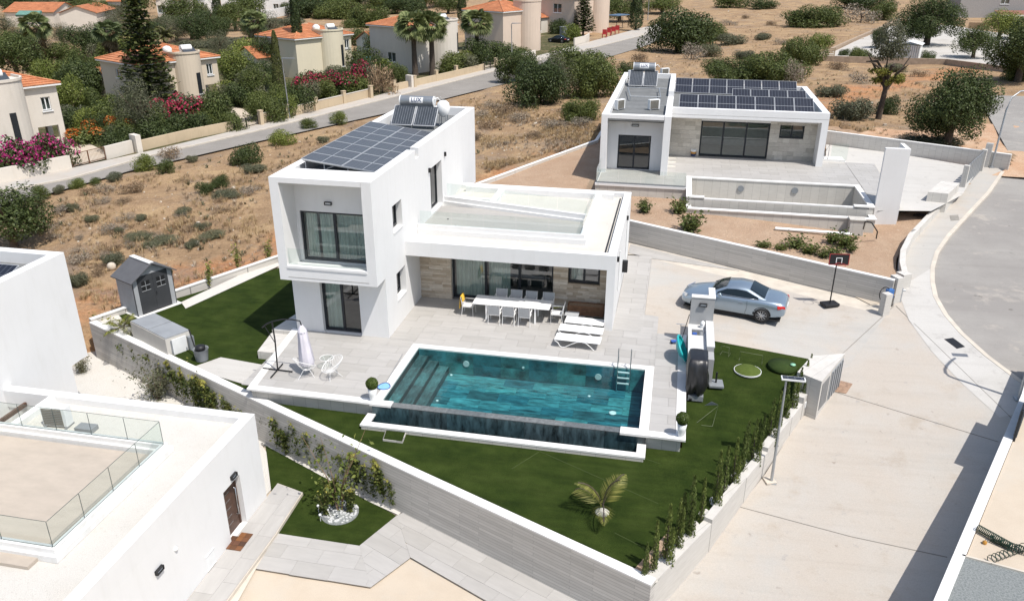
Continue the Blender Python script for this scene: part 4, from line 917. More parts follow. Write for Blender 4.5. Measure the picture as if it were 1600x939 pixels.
# ladder
la = thing('pool_ladder', 'stainless steel ladder with two handrails and white treads at the pool edge', 'pool ladder', (9.9, -.5, 0))
lx0, lx1 = P(965.5,573,0).x, P(985,576,0).x; ly = PY1
for x in (lx0, lx1):
    b = MB(); b.tube([(x, ly+.28, .0), (x, ly+.26, .28), (x, ly+.16, .5), (x, ly-.0, .55), (x, ly-.1, .3), (x, ly-.12, -.1), (x, ly-.12, -1.0)], .021, 8); b.tube([(x+.001, ly-.1, .28),(x+.001,ly-.05,.85)], .021, 8); b.build('handrail', STEEL, la)
for i in range(3): b = MB(); b.rbox(((lx0+lx1)/2, ly-.13, -.14-.24*i), (lx1-lx0-.04, .09, .035)); b.build('tread', WPLAST, la)
# ================================================================== the villa behind
def PY(px, py, y):
    d = ray(px, py); t = (y-CY)/d.y; return Vector((CX+d.x*t, y, CZ+d.z*t))
def proj(p):
    q = Vector(p)-Vector((CX,CY,CZ)); z = q.dot(CD); return (800+CF*q.dot(CR)/z, 469.5-CF*q.dot(CU)/z)
bv = thing('villa', 'white single-storey villa with dark solar panels on its roof and an empty pool', 'house', (8.5, 23, 1.6))
bx0, bx1, by0, by1, bz, bt = 6.35, 10.7, 23., 42.7, 1.6, 5.35
b = MB(); b.box(bx0, by0, bz-.6, bx0+.4, by1, bt); holed(b, 'x', bx1-.42, bx1, by0, by1, bz-.6, bt-.4, [(29.3, 39, 1.7, 4.4)]); b.box(bx1-.4, by0, bt-.4, bx1, 29., bt); b.box(bx1-.4, 33.2, bt-.4, bx1, by1, bt)
b.box(bx0+.4, by1-.38, bz-.6, bx1-.42, by1, bt); b.box(bx0+.4, by0, 5.12, bx1-.42, by0+.5, bt); holed(b, 'y', 24.2, 24.4, bx0+.4, bx1-.42, bz, 5.1, [(7.4, 9.52, 1.62, 3.86)]); b.build('block_wall', WHITE, bv)
b = MB(); b.box(bx0+.4, by0+.5, 4.85, bx1-.42, by1-.38, 4.97); b.box(bx0+.4, by0, 5.0, bx1-.42, by0+.5, 5.119); b.build('roof_deck', ROOFGREY, bv)
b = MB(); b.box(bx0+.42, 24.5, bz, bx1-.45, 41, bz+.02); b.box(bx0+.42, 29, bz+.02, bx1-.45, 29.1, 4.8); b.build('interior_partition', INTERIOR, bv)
window(bv, 'glass_door', (7.4, 24.28, 0), (1,0,0), 2.12, 1.62, 3.86, 2, .09)
wall_light(bv, (8.45, 24.2, 4.5), (0,-1,0), .45)
wy, wx1, wt, wf = 27.5, 20.85, 5.15, 4.52
b = MB(); b.box(bx1+.002, wy, wf, wx1, wy+.35, wt); b.box(wx1-.42, wy+.35, bz-.4, wx1, 39.2, wt); b.box(wx1-.42, wy, bz-.4, wx1, wy+.35, wf-.001); b.box(bx1+.002, 38.85, bz-.4, wx1-.42, 39.2, wt); b.build('wing_wall', WHITE, bv)
b = MB(); b.box(bx1+.002, wy+.35, 4.4, wx1-.42, 38.85, 4.62); b.build('wing_slab', WHITE, bv)
b = MB(); b.box(bx1+.004, wy+.352, 4.621, wx1-.422, 38.848, 4.66); b.build('wing_roof', ROOFGREY, bv)
b = MB(); b.box(bx1+.01, wy-.004, 4.72, wx1-.01, wy+.004, 4.735); b.build('drip_groove', JOINT, bv)
cladding(bv, 29., bx1+.003, 12.75, bz, 4.4, [], STONE_G, rh=.3, seed=11)
cladding(bv, 29., 17.38, wx1-.422, bz, 4.4, [(18.02, 19.62, 3.1, 4.12)], STONE_G, rh=.3, seed=12)
b = MB(); b.box(12.75, 29, 4.08, 17.38, 29.25, 4.4); b.build('lintel', WHITE, bv)
window(bv, 'glass_door', (12.76, 29.1, 0), (1,0,0), 4.61, 1.62, 4.08, 3, .1)
window(bv, 'window', (18.03, 29.08, 0), (1,0,0), 1.58, 3.12, 4.11, 2, .08)
b = MB(); b.box(11, 33, bz, 20.3, 33.1, 4.4); b.build('interior_partition', ROOMFLOOR, bv); b = MB(); b.box(10.8, 29.3, bz, 20.3, 33, bz+.02); b.build('wing_floor', ROOMFLOOR, bv)  # room surfaces coloured pale to stand for bright reflections in the glass
tb = MB(); tb.prism([(6.4,20.25),(11.97,20.25),(11.97,23.0),(22.45,23.0),(22.6,29.3),(6.4,29.3)], .3, 1.575); tb.prism([(22.46,19.06),(23.9,19.06),(24.6,29.3),(22.61,29.3)], .3, 1.574); tb = tb.build('terrace', FAIR, None, 'structure', org=(0,0,0)); tiles(tb, [(22.5,19.1),(23.85,19.1),(24.5,29.2),(22.62,29.2)], 1.6, 1.2, .6, 0, TILE, .007, .024)
tiles(tb, [(6.45,20.3),(11.95,20.3),(11.95,22.98),(6.45,22.98)], 1.6, 1.2, .6, 0, TILE, .007, .024)
tiles(tb, [(6.45,22.98),(22.5,22.98),(22.6,29.2),(6.45,29.2)], 1.6, 1.2, .6, 0, TILE, .007, .024, skip=lambda x, y: (bx0 < x < bx1 and y > 24.6) or y > 29.0)
b = MB(); b.box(6.38, 20.18, 1.5, 12.0, 20.3, 1.64); b.box(6.38, 20.3, 1.5, 6.5, 23, 1.64); b.build('terrace_rim', WHITE, bv)
b = MB(); b.box(6.5, 20.22, 1.64, 11.9, 20.27, 1.74); b.box(6.42, 20.3, 1.64, 6.47, 23, 1.74); b.build('balustrade_channel', GPLAST, bv)
glass_run(bv, [(6.45, 23), (6.45, 20.25), (11.9, 20.25)], 1.74, .8)
b = MB(); b.box(20.9, 29.2, 1.3, 22.7, 31, 1.56); b.box(wx1, 29.2, 1.57, 22.6, 29.35, 1.75); b.build('side_terrace', WHITE2, bv)
glass_run(bv, [(21.6, 29.27), (22.7, 29.27)], 1.75, 1.1, 1)
b = MB(); b.tube([(20.98,29.25,1.7),(21.45,29.25,2.75),(21.45,29.25,1.7)], .03, 5); b.tube([(21.2,29.25,1.7),(21.2,29.25,2.2)], .025, 5); b.build('stair_rail', GPLAST, bv)
c0 = PY(1352, 230, 18.9); c1 = PY(1390, 231, 18.9)
b = MB(); b.box(22.52, 18.82, .2, 23.82, 19.05, c0.z); b.box(23.6, 19.05, .2, 23.82, 20.4, c0.z-.002); b.build('screen_wall', WHITE, bv)
for q, rz in (((1021,172,4.97),R(35)),((968,172,4.97),R(55)),((975,123,4.97),R(50)),((1038,120,4.97),R(40))):
    p = P(*q); n = {1021:'white roof air conditioner near the front of the villa block behind, right one',968:'white roof air conditioner near the front of the villa block behind, left one',975:'white roof air conditioner beside the left side of the LUX collectors',1038:'white roof air conditioner beside the right side of the LUX collectors'}[q[0]]
    ac_unit('ac_unit', n, (min(max(p.x, bx0+.75), bx1-.8), p.y, 4.97), rz, .95, 'air conditioners on the roof behind')
hb = P(982, 135, 5.05); hb2 = P(1026.5, 135, 5.05)
water_heater(hb.x, hb2.x, hb.y, 5.0, 'water heater with a LUX tank at the back of the single-storey villa roof', 1.6, 40, .34, False, lift=.5)
b = MB()
for a, c in (((981,137),(1042,139)),((985,151),(1032,152)),((981,137),(985,151)),((1030,138),(1032,152))):
    pa, pc = P(*a, 5.3), P(*c, 5.3); b.tube([pa, pc], .035, 5)
for a in ((985,151),(1032,152),(981,137),(1030,138)): pa = P(*a, 5.3); b.cyl((pa.x,pa.y,4.97), pa, .035, 5)
tag(b.build('pipe_frame', GALV), 'pale pipe frame standing on the grey roof in front of the collectors', 'pipe frame')
sb = thing('solar_array', 'three rows of dark solar panels on the low wing of the villa behind', 'solar panels', (16, 32, 4.66))
tl = R(27)
for xs0, xs1, pyt, n in ((1062, 1269, 150.2, 7), (1144, 1258, 139., 4), (1056, 1244, 125., 7)):
    yt = P(1150, pyt, 5.6).y; xa_, xb_ = P(xs0, pyt-1, 5.6).x, P(xs1, pyt+2, 5.6).x; w = (xb_-xa_)/n
    for i in range(n):
        M = Matrix.Translation((xa_+w*(i+.5), yt-.95*math.cos(tl), 5.6-.95*math.sin(tl))) @ Matrix.Rotation(tl, 4, 'X'); pv_panel(sb, M, w-.03, 1.9, CELLS2, 'y')
    b = MB()
    for i in range(n+1): b.cyl((xa_+w*i*.99+.05, yt-.06, 4.66), (xa_+w*i*.99+.05, yt-.06, 5.55), .03, 5)
    b.build('mounting_rail', ALU, sb)['kind'] = 'stuff'
# empty pool of that villa
ep2 = thing('empty_pool', 'unfinished empty concrete pool with white coping in front of the villa behind', 'pool', (17, 20.5, .2))
b = MB(); b.box(12.0,18.32,-.6,12.25,23.0,1.58); b.box(22.1,18.32,-.6,22.35,23.0,1.58); b.box(12.25,22.78,-.6,22.1,23.0,1.58); b.box(12.25,18.32,-.6,22.1,18.55,1.5); b.box(12.25,18.55,-.6,22.1,22.78,-.1); b.build('pool_shell', FAIR, ep2)
b = MB(); b.box(11.95,18.28,1.58,12.28,23.02,1.66); b.box(22.08,18.28,1.58,22.42,23.02,1.66); b.box(12.28,22.74,1.58,22.08,23.02,1.66); b.box(12.28,18.28,1.58,13.0,18.6,1.66); b.box(21.3,18.28,1.58,22.08,18.6,1.66); b.box(13.0,18.32,1.5,21.3,18.52,1.57); b.build('coping', COPING, ep2)
b = MB(); b.box(12.0,17.48,-.2,22.35,17.7,1.12); b.box(12.0,17.7,-.2,12.25,18.31,1.12); b.box(22.1,17.7,-.2,22.35,18.31,1.12); b.build('catch_basin', FAIR, ep2)
b = MB(); b.box(11.96,17.42,1.12,22.42,17.74,1.19); b.box(11.96,17.74,1.12,12.28,18.27,1.19); b.box(22.08,17.74,1.12,22.42,18.27,1.19); b.build('basin_coping', COPING, ep2)
for px, py in ((1157.5, 295), (1242, 298)):
    p = PY(px, py, 22.77); b = MB(); b.tube([(p.x, 22.775, p.z), (p.x, 22.72, p.z)], .2, 14); b.build('light_niche', GPLAST, ep2)
b = MB(); b.rbox((21.3, 17.1, .75), (.75,.6,1.0)); b.rbox((21.3,17.1,1.27), (.85,.7,.05)); tag(b.build('pump_chamber', FAIR), 'small concrete chamber with an open top at the corner of the empty pool', 'pump chamber')
b = MB(); b.tube([P(1349,358,.9), P(1352,346,1.6), P(1362,348,1.7), P(1371,362,1.0), P(1369,373,.5)], .035, 6); tag(b.build('hose_loop', DARK), 'black hose looping out of the small concrete chamber by the empty pool', 'hose')
b = MB(); q0, q1 = P(1211,357,.78), P(1330,366,.55); b.tube([q0, q1], .09, 8); tag(b.build('drain_pipe', WPLAST), 'long white plastic pipe lying along the foot of the empty pool wall', 'pipe')
# driveway and walls of that plot
sheet('far_driveway', CONC2, pp([(1372,329),(1366,268),(1290,262),(1291,226),(1400,240),(1530,262),(1503,305),(1455,330)], 1.33), 1.33)
NE = [(20.2,37.7),(26.9,34.1),(33.4,30.7)]
wall_thing('grey concrete wall closing the white forecourt at the back', NE, .22, .4, [2.25,2.3,2.3], BOARDP, COPING, .02)
b = MB(); b.prism(pp([(1450,300),(1482,303),(1500,286),(1471,283)], 1.9), .4, 1.9); tag(b.build('bin_enclosure', BOARDP), 'low concrete bin enclosure beside the grey sliding gate of the forecourt', 'enclosure')
ga = thing('sliding_gate', 'grey slatted sliding gate between concrete posts at the far forecourt', 'gate', P(1503, 300, 1.0)); a, c = P(1502,300,1.0), P(1531,268,1.2)
d = (c-a).normalized(); ang = math.atan2(d.y, d.x)
for i in range(9): b = MB(); m_ = a+(c-a)*((i+.5)/9); b.mbox(Matrix.Translation((m_.x,m_.y,1.85)) @ Matrix.Rotation(ang,4,'Z'), (c-a).length/9*.86, .05, 1.5); b.build('gate_slat', GPLAST, ga)
for e in (a, c): b = MB(); b.rbox((e.x,e.y,1.7), (.3,.3,2.0), ang); b.build('gate_post', BOARDP, ga)
b = MB(); e = P(1541, 262, 1.3); b.rbox((e.x, e.y+.3, 1.8), (.4,.4,2.2), ang); tag(b.build('wall_pier', BOARDP), 'tall concrete pier at the far end of the pavement by the lamp post', 'pier')

# ================================================================== the street and its houses
def gz(px, py, dz=0.):
    p = T(px, py); return Vector((p.x, p.y, tz(p.x, p.y)+dz))
FAR = [(-40,311),(0,301),(110,280),(240,243),(400,206),(600,156),(800,105),(900,82),(1000,57),(1040,44)]
NEAR = [(-40,338),(0,326),(40,313),(200,268),(400,222),(600,178),(790,131),(900,105),(1000,75),(1040,60)]
ZS = -1.95
sheet('street', ASPHALT2, [P(*q, ZS) for q in FAR]+[P(*q, ZS) for q in NEAR[::-1]], ZS)
WALLB = [(-40,296),(0,286),(112,264),(240,236),(410,195),(580,153),(690,123),(800,99),(900,72),(1000,45)]
sheet('street_pavement', CONC, [P(*q, ZS) for q in FAR]+[P(*q, ZS) for q in ([(1040,36)]+WALLB[::-1])], ZS+.08)
b = MB(); b.wall([P(*q, ZS) for q in FAR], .18, ZS-.2, ZS+.12); b.build('kerb', KERB, None, 'structure')
GARDEN = ground_mat('overgrown_garden_ground', [(0,0,0,(.10,.10,.045)),(.35,.4,.6,(.16,.135,.075)),(.8,.5,.65,(.055,.075,.025)),(.25,.56,.66,(.30,.22,.14))], 5, .95, 1., .3)
sheet('front_gardens', GARDEN, [P(*q, ZS) for q in WALLB[:-1]]+[P(900,40,ZS),P(600,85,ZS),P(330,60,ZS),P(150,85,ZS),P(-60,170,ZS)], ZS+.02)
sheet('house_forecourt', SANDY, [P(*q, ZS) for q in ((112,263),(165,250),(165,238),(130,222),(100,214),(60,222),(100,240))], ZS+.09)
sheet('house_forecourt', SANDY, [P(*q, ZS) for q in ((366,206),(406,196),(400,186),(380,172),(362,168),(360,180))], ZS+.09)
sheet('house_forecourt', SANDY, [P(*q, ZS) for q in ((690,122),(800,97),(790,85),(720,95),(690,110))], ZS+.09)
def tilemat():
    m = NT('terracotta_roof'); v = m.coord(); g = m.n('ShaderNodeNewGeometry')
    c = m.ramp(m.noise(v, 1.1, 6, .7), [(.3, (.44,.175,.08)), (.55, (.54,.225,.105)), (.75, (.62,.295,.155))])
    c = m.mix(1., c, m.ramp(g.outputs['Random Per Island'], [(0, (.86,.84,.82)), (1, (1.1,1.1,1.1))]), 'MULTIPLY')
    n = m.noise(v, 9, 3); c = m.mix(1., c, m.ramp(n, [(.35, (.72,.7,.68)), (.6, (1.08,1.08,1.08))]), 'MULTIPLY'); m.col(c); m.rough(.8); m.bump(n, .4, .03); return m.m
TERRA = tilemat()
def courses(b, a, d, c0, c1, n):
    "one roof slope in overlapping courses: eave a->d, ridge side c0->c1 (c0 above a)"
    a, d, c0, c1 = map(Vector, (a, d, c0, c1)); up = ((d-a).cross(c0-a) if (d-a).length > .01 else Vector((0,0,1))).normalized(); up = up if up.z > 0 else -up
    for i in range(n):
        t0, t1 = i/n, (i+1.12)/n if i < n-1 else 1.; l0, r0, l1, r1 = a+(c0-a)*t0, d+(c1-d)*t0, a+(c0-a)*t1, d+(c1-d)*t1
        k = max(1, int((r0-l0).length/.9))
        for j in range(k):
            A, B, C, D = l0+(r0-l0)*(j/k), l0+(r0-l0)*((j+1)/k), l1+(r1-l1)*((j+1)/k), l1+(r1-l1)*(j/k); h = up*.10
            b.add([A, B, C, D, A+h, B+h, C+h*.25, D+h*.25], MB.BF)
def house(label, right_base, near_x, D, h, wall, zg=ZS, yaw=63.4, L=None, tower=None, wins=(), porch=None, roof='hip', rise=1.5, chim=False, slits=(), tank=True, leftwins=(), tower_h=.9, eave=.35, tank_at=None):
    "front runs from its near (left) corner to its right corner; D deep; openings as fractions of the front"
    rb = P(*right_base, zg); t = Vector((math.cos(R(yaw)), math.sin(R(yaw)), 0)); n = Vector((t.y, -t.x, 0))
    if L is None:
        lo, hi = 1., 30.
        for _ in range(40):
            L = (lo+hi)/2; q = proj(rb-t*L+Vector((0,0,h)))
            if q[0] > near_x: lo = L
            else: hi = L
    o = rb-t*L; r = thing('house', label, 'house', (0,0,0)); B = MB
    holes = []
    for (f, z0, z1, wd) in wins: holes.append((f*L-wd/2, f*L+wd/2, z0, z1))
    if porch: holes.append((porch[0]*L, porch[1]*L, -.5, porch[2]))
    b = B(); holed(b, 'y', 0, .3, 0, L, -.6, h, holes); b.box(0, .3, -.6, .3, D, h) if not leftwins else holed(b, 'x', 0, .3, .3, D, -.6, h, [(y-w/2, y+w/2, z0, z1) for (y, z0, z1, w) in leftwins])
    b.box(L-.3, .3, 2.6 if porch else -.6, L, D, h); b.box(.3, D-.3, -.6, L-.3, D, h)
    if porch: b.box(porch[0]*L-.3, .3, -.6, porch[0]*L, D-.3, h); b.box(porch[0]*L, .3, porch[2]+.002, L-.3, D-.3, porch[2]+.2); b.box(L-.45, 2.6, -.6, L, 3.1, 2.6)
    b.build('wall', wall, r)
    for k, (f, z0, z1, wd) in enumerate(wins):
        fr_ = window(r, 'window', (f*L-wd/2, .1, 0), (1,0,0), wd, z0+.03, z1, 1 if wd < .8 else 2, .08, m=WPLAST)
        b = B(); b.box(f*L-wd/2-.08, -.1, z0-.1, f*L+wd/2+.08, .12, z0); b.build('window_sill', WPLAST, r)
        b = B(); b.box(f*L-wd/2, .34, z0, f*L+wd/2, .36, z1); b.build('dark_room_backing', INTERIOR, fr_)  # grey sheet close behind the pane, stands for the dark room
    for (y, z0, z1, w) in leftwins:
        fr_ = window(r, 'window', (.1, y+w/2, 0), (0,-1,0), w, z0, z1, 2, .08, m=WPLAST); b = B(); b.box(.34, y-w/2, z0, .36, y+w/2, z1); b.build('dark_room_backing', INTERIOR, fr_)  # same backing for side windows, room darkness put into its grey
        b = B(); b.box(-.1, y-w/2-.08, z0-.1, .1, y+w/2+.08, z0-.002); b.build('window_sill', WPLAST, r)
    e = eave
    if roof == 'hip':
        b = B(); rd = min(L, D)/2+e; cx0, cx1 = (-e+rd, L+e-rd); cy0, cy1 = (-e+rd, D+e-rd); z = h+.02; zr = h+rise
        P4 = [(-e,-e,z),(L+e,-e,z),(L+e,D+e,z),(-e,D+e,z)]; k = max(6, int(rd/.42))
        if L >= D: r0, r1 = (cx0, D/2, zr), (cx1, D/2, zr); sl = [(P4[0],P4[1],r0,r1),(P4[2],P4[3],r1,r0),(P4[3],P4[0],r0,r0),(P4[1],P4[2],r1,r1)]
        else: r0, r1 = (L/2, cy0, zr), (L/2, cy1, zr); sl = [(P4[0],P4[1],r0,r0),(P4[2],P4[3],r1,r1),(P4[3],P4[0],r1,r0),(P4[1],P4[2],r0,r1)]
        for q in sl: courses(b, *q, k)
        for q in P4: b.tube([(q[0], q[1], q[2]+.1), Vector(r0 if (Vector(q)-Vector(r0)).length < (Vector(q)-Vector(r1)).length else r1)+Vector((0,0,.1))], .09, 5)
        b.build('roof', TERRA, r)
        b = B(); b.box(-e, -e, h-.12, L+e, D+e, h+.018); b.build('eaves', WPLAST, r)
    elif roof == 'gable':                                     # ridge runs across the front, gables on the front
        b = B(); z = h; zr = h+rise
        courses(b, (-e,-e,z), (-e,D+e,z), (L/2,-e,zr), (L/2,D+e,zr), 12); courses(b, (L+e,-e,z), (L+e,D+e,z), (L/2,-e,zr), (L/2,D+e,zr), 12); b.build('roof', TERRA, r)
        for y in (0, D-.3): b = B(); b.add([(0,y,h),(L,y,h),(L/2,y,zr-.05),(0,y+.3,h),(L,y+.3,h),(L/2,y+.3,zr-.05)], [(0,1,2),(5,4,3),(0,3,4,1),(1,4,5,2),(2,5,3,0)]); b.build('gable_wall', wall, r)
    elif roof == 'ridge':                                     # ridge parallel to the front
        b = B(); z = h; zr = h+rise; courses(b, (-e,-e,z), (L+e,-e,z), (-e,D/2,zr), (L+e,D/2,zr), 12); courses(b, (-e,D+e,z), (L+e,D+e,z), (-e,D/2,zr), (L+e,D/2,zr), 12); b.build('roof', TERRA, r)
        for x in (0, L-.3): b = B(); b.add([(x,0,h),(x,D,h),(x,D/2,zr-.05),(x+.3,0,h),(x+.3,D,h),(x+.3,D/2,zr-.05)], [(0,1,2),(5,4,3),(0,3,4,1),(1,4,5,2),(2,5,3,0)]); b.build('gable_wall', wall, r)
    else:
        b = B(); b.box(.05, .05, h, L-.05, D-.05, h+.02); b.build('roof', ROOFGREY, r)
        b = B(); b.box(-.05,-.05,h,L+.05,.2,h+.35); b.box(-.05,D-.2,h,L+.05,D+.05,h+.35); b.box(-.05,.2,h,.2,D-.2,h+.35); b.box(L-.2,.2,h,L+.05,D-.2,h+.35); b.build('roof_parapet', wall, r)
    if tower:
        f0, f1 = tower; xm = (f0+f1)/2*L; rr = (f1-f0)/2*L; k = 14; ang = [PI+PI*i/k for i in range(k+1)]; pts = [(xm+rr*math.cos(a), .28+rr*.92*math.sin(a)) for a in ang]
        b = B(); b.prism([(xm-rr, 1.8)]+pts+[(xm+rr, 1.8)], -.6, h+tower_h-.12); b.wall([(xm-rr+.02, 1.78)]+pts+[(xm+rr-.02, 1.78)], .16, h+tower_h-.121, h+tower_h+.1, 0); tw = b.build('stair_tower', wall, r)
        for (a, z0, z1, w) in slits:
            c = Vector((xm+rr*math.cos(R(a)), .28+rr*.92*math.sin(R(a)), 0)); M = Matrix.Translation((c.x, c.y, (z0+z1)/2)) @ Matrix.Rotation(R(a+90), 4, 'Z')
            b = B(); b.mbox(M, w, .06, z1-z0); b.build('window_slit', FRAME, tw); b = B(); b.mbox(M @ Matrix.Translation((0,0,(z0-z1)/2-.05)), w+.16, .24, .08); b.build('window_sill', WPLAST, tw)
    if tank is not None and tank:
        tx = (tower[0]+tower[1])/2*L if tower else L*.6; ty, tzz = (.75, h+tower_h+.35) if tower else (D*.35, h+rise*.7)
        b = B(); b.tube([(tx-.15, ty, tzz), (tx+1.1, ty-.1, tzz)], .38, 14); b.build('water_tank', WPLAST, r)
        b = B(); b.mbox(Matrix.Translation((tx+.6, ty-.55, tzz-.28)) @ Matrix.Rotation(R(35), 4, 'X'), 1.6, 1.1, .08); b.build('roof_collector', COLLECT, r)
        b = B(); b.lathe([(.05,-.45),(.5,-.4),(.55,.1),(.3,.35),(.02,.42)], (tx-1.5, ty+.6, tzz-.05), 14); b.build('cistern', WPLAST, r)
    r.location = o; r.rotation_euler = (0,0,R(yaw)); WORLD[r] = o; r['len'] = 0; del r['len']; return r, L
H1, L1 = house('cream house with orange hip roof and round tower, at the left edge behind pink bougainvillea', (108,230), None, 9, 5.75, HWHITE, L=11.5, tower=(.36,.76), slits=((278,1.4,4.0,.55),), wins=((.90,3.5,4.7,.8),), porch=(.80,.955,2.15), tank=True)
H2, L2 = house('beige house with orange hip roof behind the tall norfolk pine', (347,155), 214, 8.5, 5.0, BEIGE, tower=(.44,.78), slits=((286,1.2,3.6,.6),), wins=((.89,3.0,4.3,.8),), porch=(.80,.95,1.9), leftwins=((4.5,3.2,4.2,1.3),))
H3, L3 = house('olive cream house with orange hip roof between two slim cypresses', (552,112), 461, 8.5, 5.4, CREAM, tower=(.44,.83), slits=((290,1.2,4.2,.6),), wins=((.92,3.4,4.7,.9),), leftwins=((5,3.0,4.4,2.4),))
H4, L4 = house('cream house with orange hip roof behind the two fan palms', (713,106), 643, 9, 6.5, HWHITE, tower=(.46,.98), slits=((300,2.6,5.4,.55),), tower_h=.8, leftwins=((4.5,1.4,2.8,1.8),))
H5, L5 = house('pale pink house with dark solar panels on its hip roof and a round corner tower', (838,77), 786, 9, 7.0, PINKISH, tower=(.52,1.02), slits=((302,3.4,5.8,.6),), tower_h=1.6, leftwins=((4.3,4.3,5.6,2.4),), tank=False)
H6, L6 = house('tall pinkish house cut by the upper edge of the photo beside the grey street', (944,48), 898, 10, 7.5, PINKISH, yaw=63.4, tower=(.6,1.02), slits=(), tower_h=1.0, leftwins=((4.5,4.3,6.2,2.2),(4.5,1.2,2.6,2.2)), tank=False)
b = MB(); b.prism([(.2,-1.2),(L5*.5,-1.2),(L5*.5,-.002),(.2,-.002)], 2.5, 6.9); b.build('upper_bay', PINKISH, H5) if False else None
house('low linking house with an orange lean-to roof between the two pinkish houses', (866,50), 800, 6, 3.2, HWHITE, roof='ridge', rise=1.4, tank=False, wins=((.55,1.2,2.4,1.6),))
house('white house with long orange roof and a green tarpaulin, upper left corner', (88,45), 6, 12, 3.6, HWHITE, zg=-2.2, yaw=12, roof='ridge', rise=1.9, tank=False)
house('cream gabled house with orange roof behind the shaggy palm', (156,52), 92, 14, 4.2, HWHITE, zg=-2.2, yaw=20, roof='gable', rise=1.5, tank=False)
house('white gabled house with two square windows near the top edge', (277,31), 243, 16, 4.8, HWHITE, zg=-2.4, yaw=15, roof='gable', rise=1.3, tank=True, wins=((.25,1.6,3.6,2.2),(.72,1.6,3.4,2.2)), leftwins=((4,1.4,3.4,2.6),))
house('small porch house with orange roof left of the white gabled house', (197,24), 168, 10, 3.6, HWHITE, zg=-2.4, yaw=10, roof='ridge', rise=2.2, tank=False, porch=(.15,.9,2.6))
house('grey house with orange roof behind the carob trees at the top', (323,22), 284, 12, 4.6, WHITE2, zg=-2.4, yaw=10, roof='ridge', rise=2., tank=False, wins=((.25,1.,4.2,2.2),))
house('white flat-roofed house at the top edge behind the low white wall', (446,20), 342, 12, 7., WHITE2, zg=-2.4, yaw=12, roof='flat', tank=False, wins=((.18,3.6,5.4,1.8),(.5,1.,2.6,1.8),(.72,3.6,5.2,1.6),(.86,.9,2.4,1.6)))
# garden walls and gates along the street
def gwall(label, px, h, m, th=.25, dz=0., cap=False):
    pts = [P(a, b_, ZS) for a, b_ in px]; return wall_thing(label, pts, th, ZS-.3, ZS+h, m, KERB if cap else None, .05, name='garden_wall')
gwall('cream garden wall under the bougainvillea hedge, left of the low metal gate', [(-40,296),(0,287),(112,264)], 1.15, HWHITE)
gwall('short cream garden wall right of the low metal gate', [(166,250),(208,239)], 1.15, HWHITE)
gwall('tan garden wall below the dark hedge of the beige house', [(221,236),(300,217),(367,204)], .95, WALLTAN)
gwall('long tan garden wall behind the street lamp', [(405,195),(500,172),(582,152)], 1.05, WALLTAN, cap=True)
gwall('tan wall segment beside the leafless bush', [(616,143),(637,138)], .9, WALLTAN)
gwall('tan garden wall in front of the two fan palms', [(647,136),(700,124),(757,110)], .95, WALLTAN)
gwall('tan wall below the clipped hedge near the pink house', [(775,106),(800,99)], 1.0, WALLTAN)
gwall('white garden wall in front of the pink house tower', [(802,98),(836,89)], 1.1, HWHITE)
gwall('low white planter wall at the bend of the street', [(897,72),(913,68),(920,64)], 1.4, HWHITE)
gwall('white garden wall below the flat-roofed house near the top edge', [(408,31),(455,21)], 2.0, WHITE2)
for q, lab in (((215,238),'white pillar with a blue-white door panel between the two garden walls'), ((641,137),'white gate pillar by the two fan palms')):
    p = P(*q, ZS); b = MB(); b.rbox((p.x,p.y,ZS+.75), (.5,1.1,1.7), R(63)); tag(b.build('gate_pillar', HWHITE), lab, 'pillar')
def posts(px, h, m, base='garden pillar', note=''):
    for i, q in enumerate(px):
        p = P(*q, ZS); b = MB(); b.rbox((p.x,p.y,ZS+h/2-.1), (.42,.42,h+.2), R(63)); b.rbox((p.x,p.y,ZS+h+.03), (.5,.5,.06), R(63)); tag(b.build('wall_pillar', m), f'square tan pillar on the garden walls along the street, {ORD[i]} from the left', 'pillar', 'tan pillars along the street')
posts([(409,196),(449,186),(494,174),(538,163),(580,154),(616,145),(648,137),(682,128),(713,120),(775,107),(800,100)], 1.5, WALLTAN)
def gate(label, a, c, n, h=1.15, m=None):
    a, c = P(*a, ZS), P(*c, ZS); g = thing('garden_gate', label, 'gate', a); d = (c-a); ang = math.atan2(d.y, d.x)
    for k in range(3): p = a+d*(k/2); b = MB(); b.rbox((p.x,p.y,ZS+h/2), (.09,.09,h), ang); b.build('gate_post', m or DARK, g)
    b = MB(); b.tube([a+Vector((0,0,.18)), c+Vector((0,0,.18))], .03, 5); b.tube([a+Vector((0,0,h)), c+Vector((0,0,h))], .03, 5); b.build('gate_rail', m or DARK, g)
    for k in range(n): p = a+d*((k+.5)/n); b = MB(); b.tube([p+Vector((0,0,.18)), p+Vector((0,0,h))], .012, 4); b.build('gate_bar', m or DARK, g)
RUST = plain('rusty_brown_metal', (.16,.085,.05), .7)
gate('low brown metal gate in front of the cream house forecourt', (114,263), (166,250), 26, 1.15, RUST)
gate('low dark railing gate in front of the beige house', (367,205), (404,196), 18, 1.0, DARK)
gate('narrow dark gate between two tan pillars by the pale palm', (757,111), (775,106), 8, 1.2, DARK)
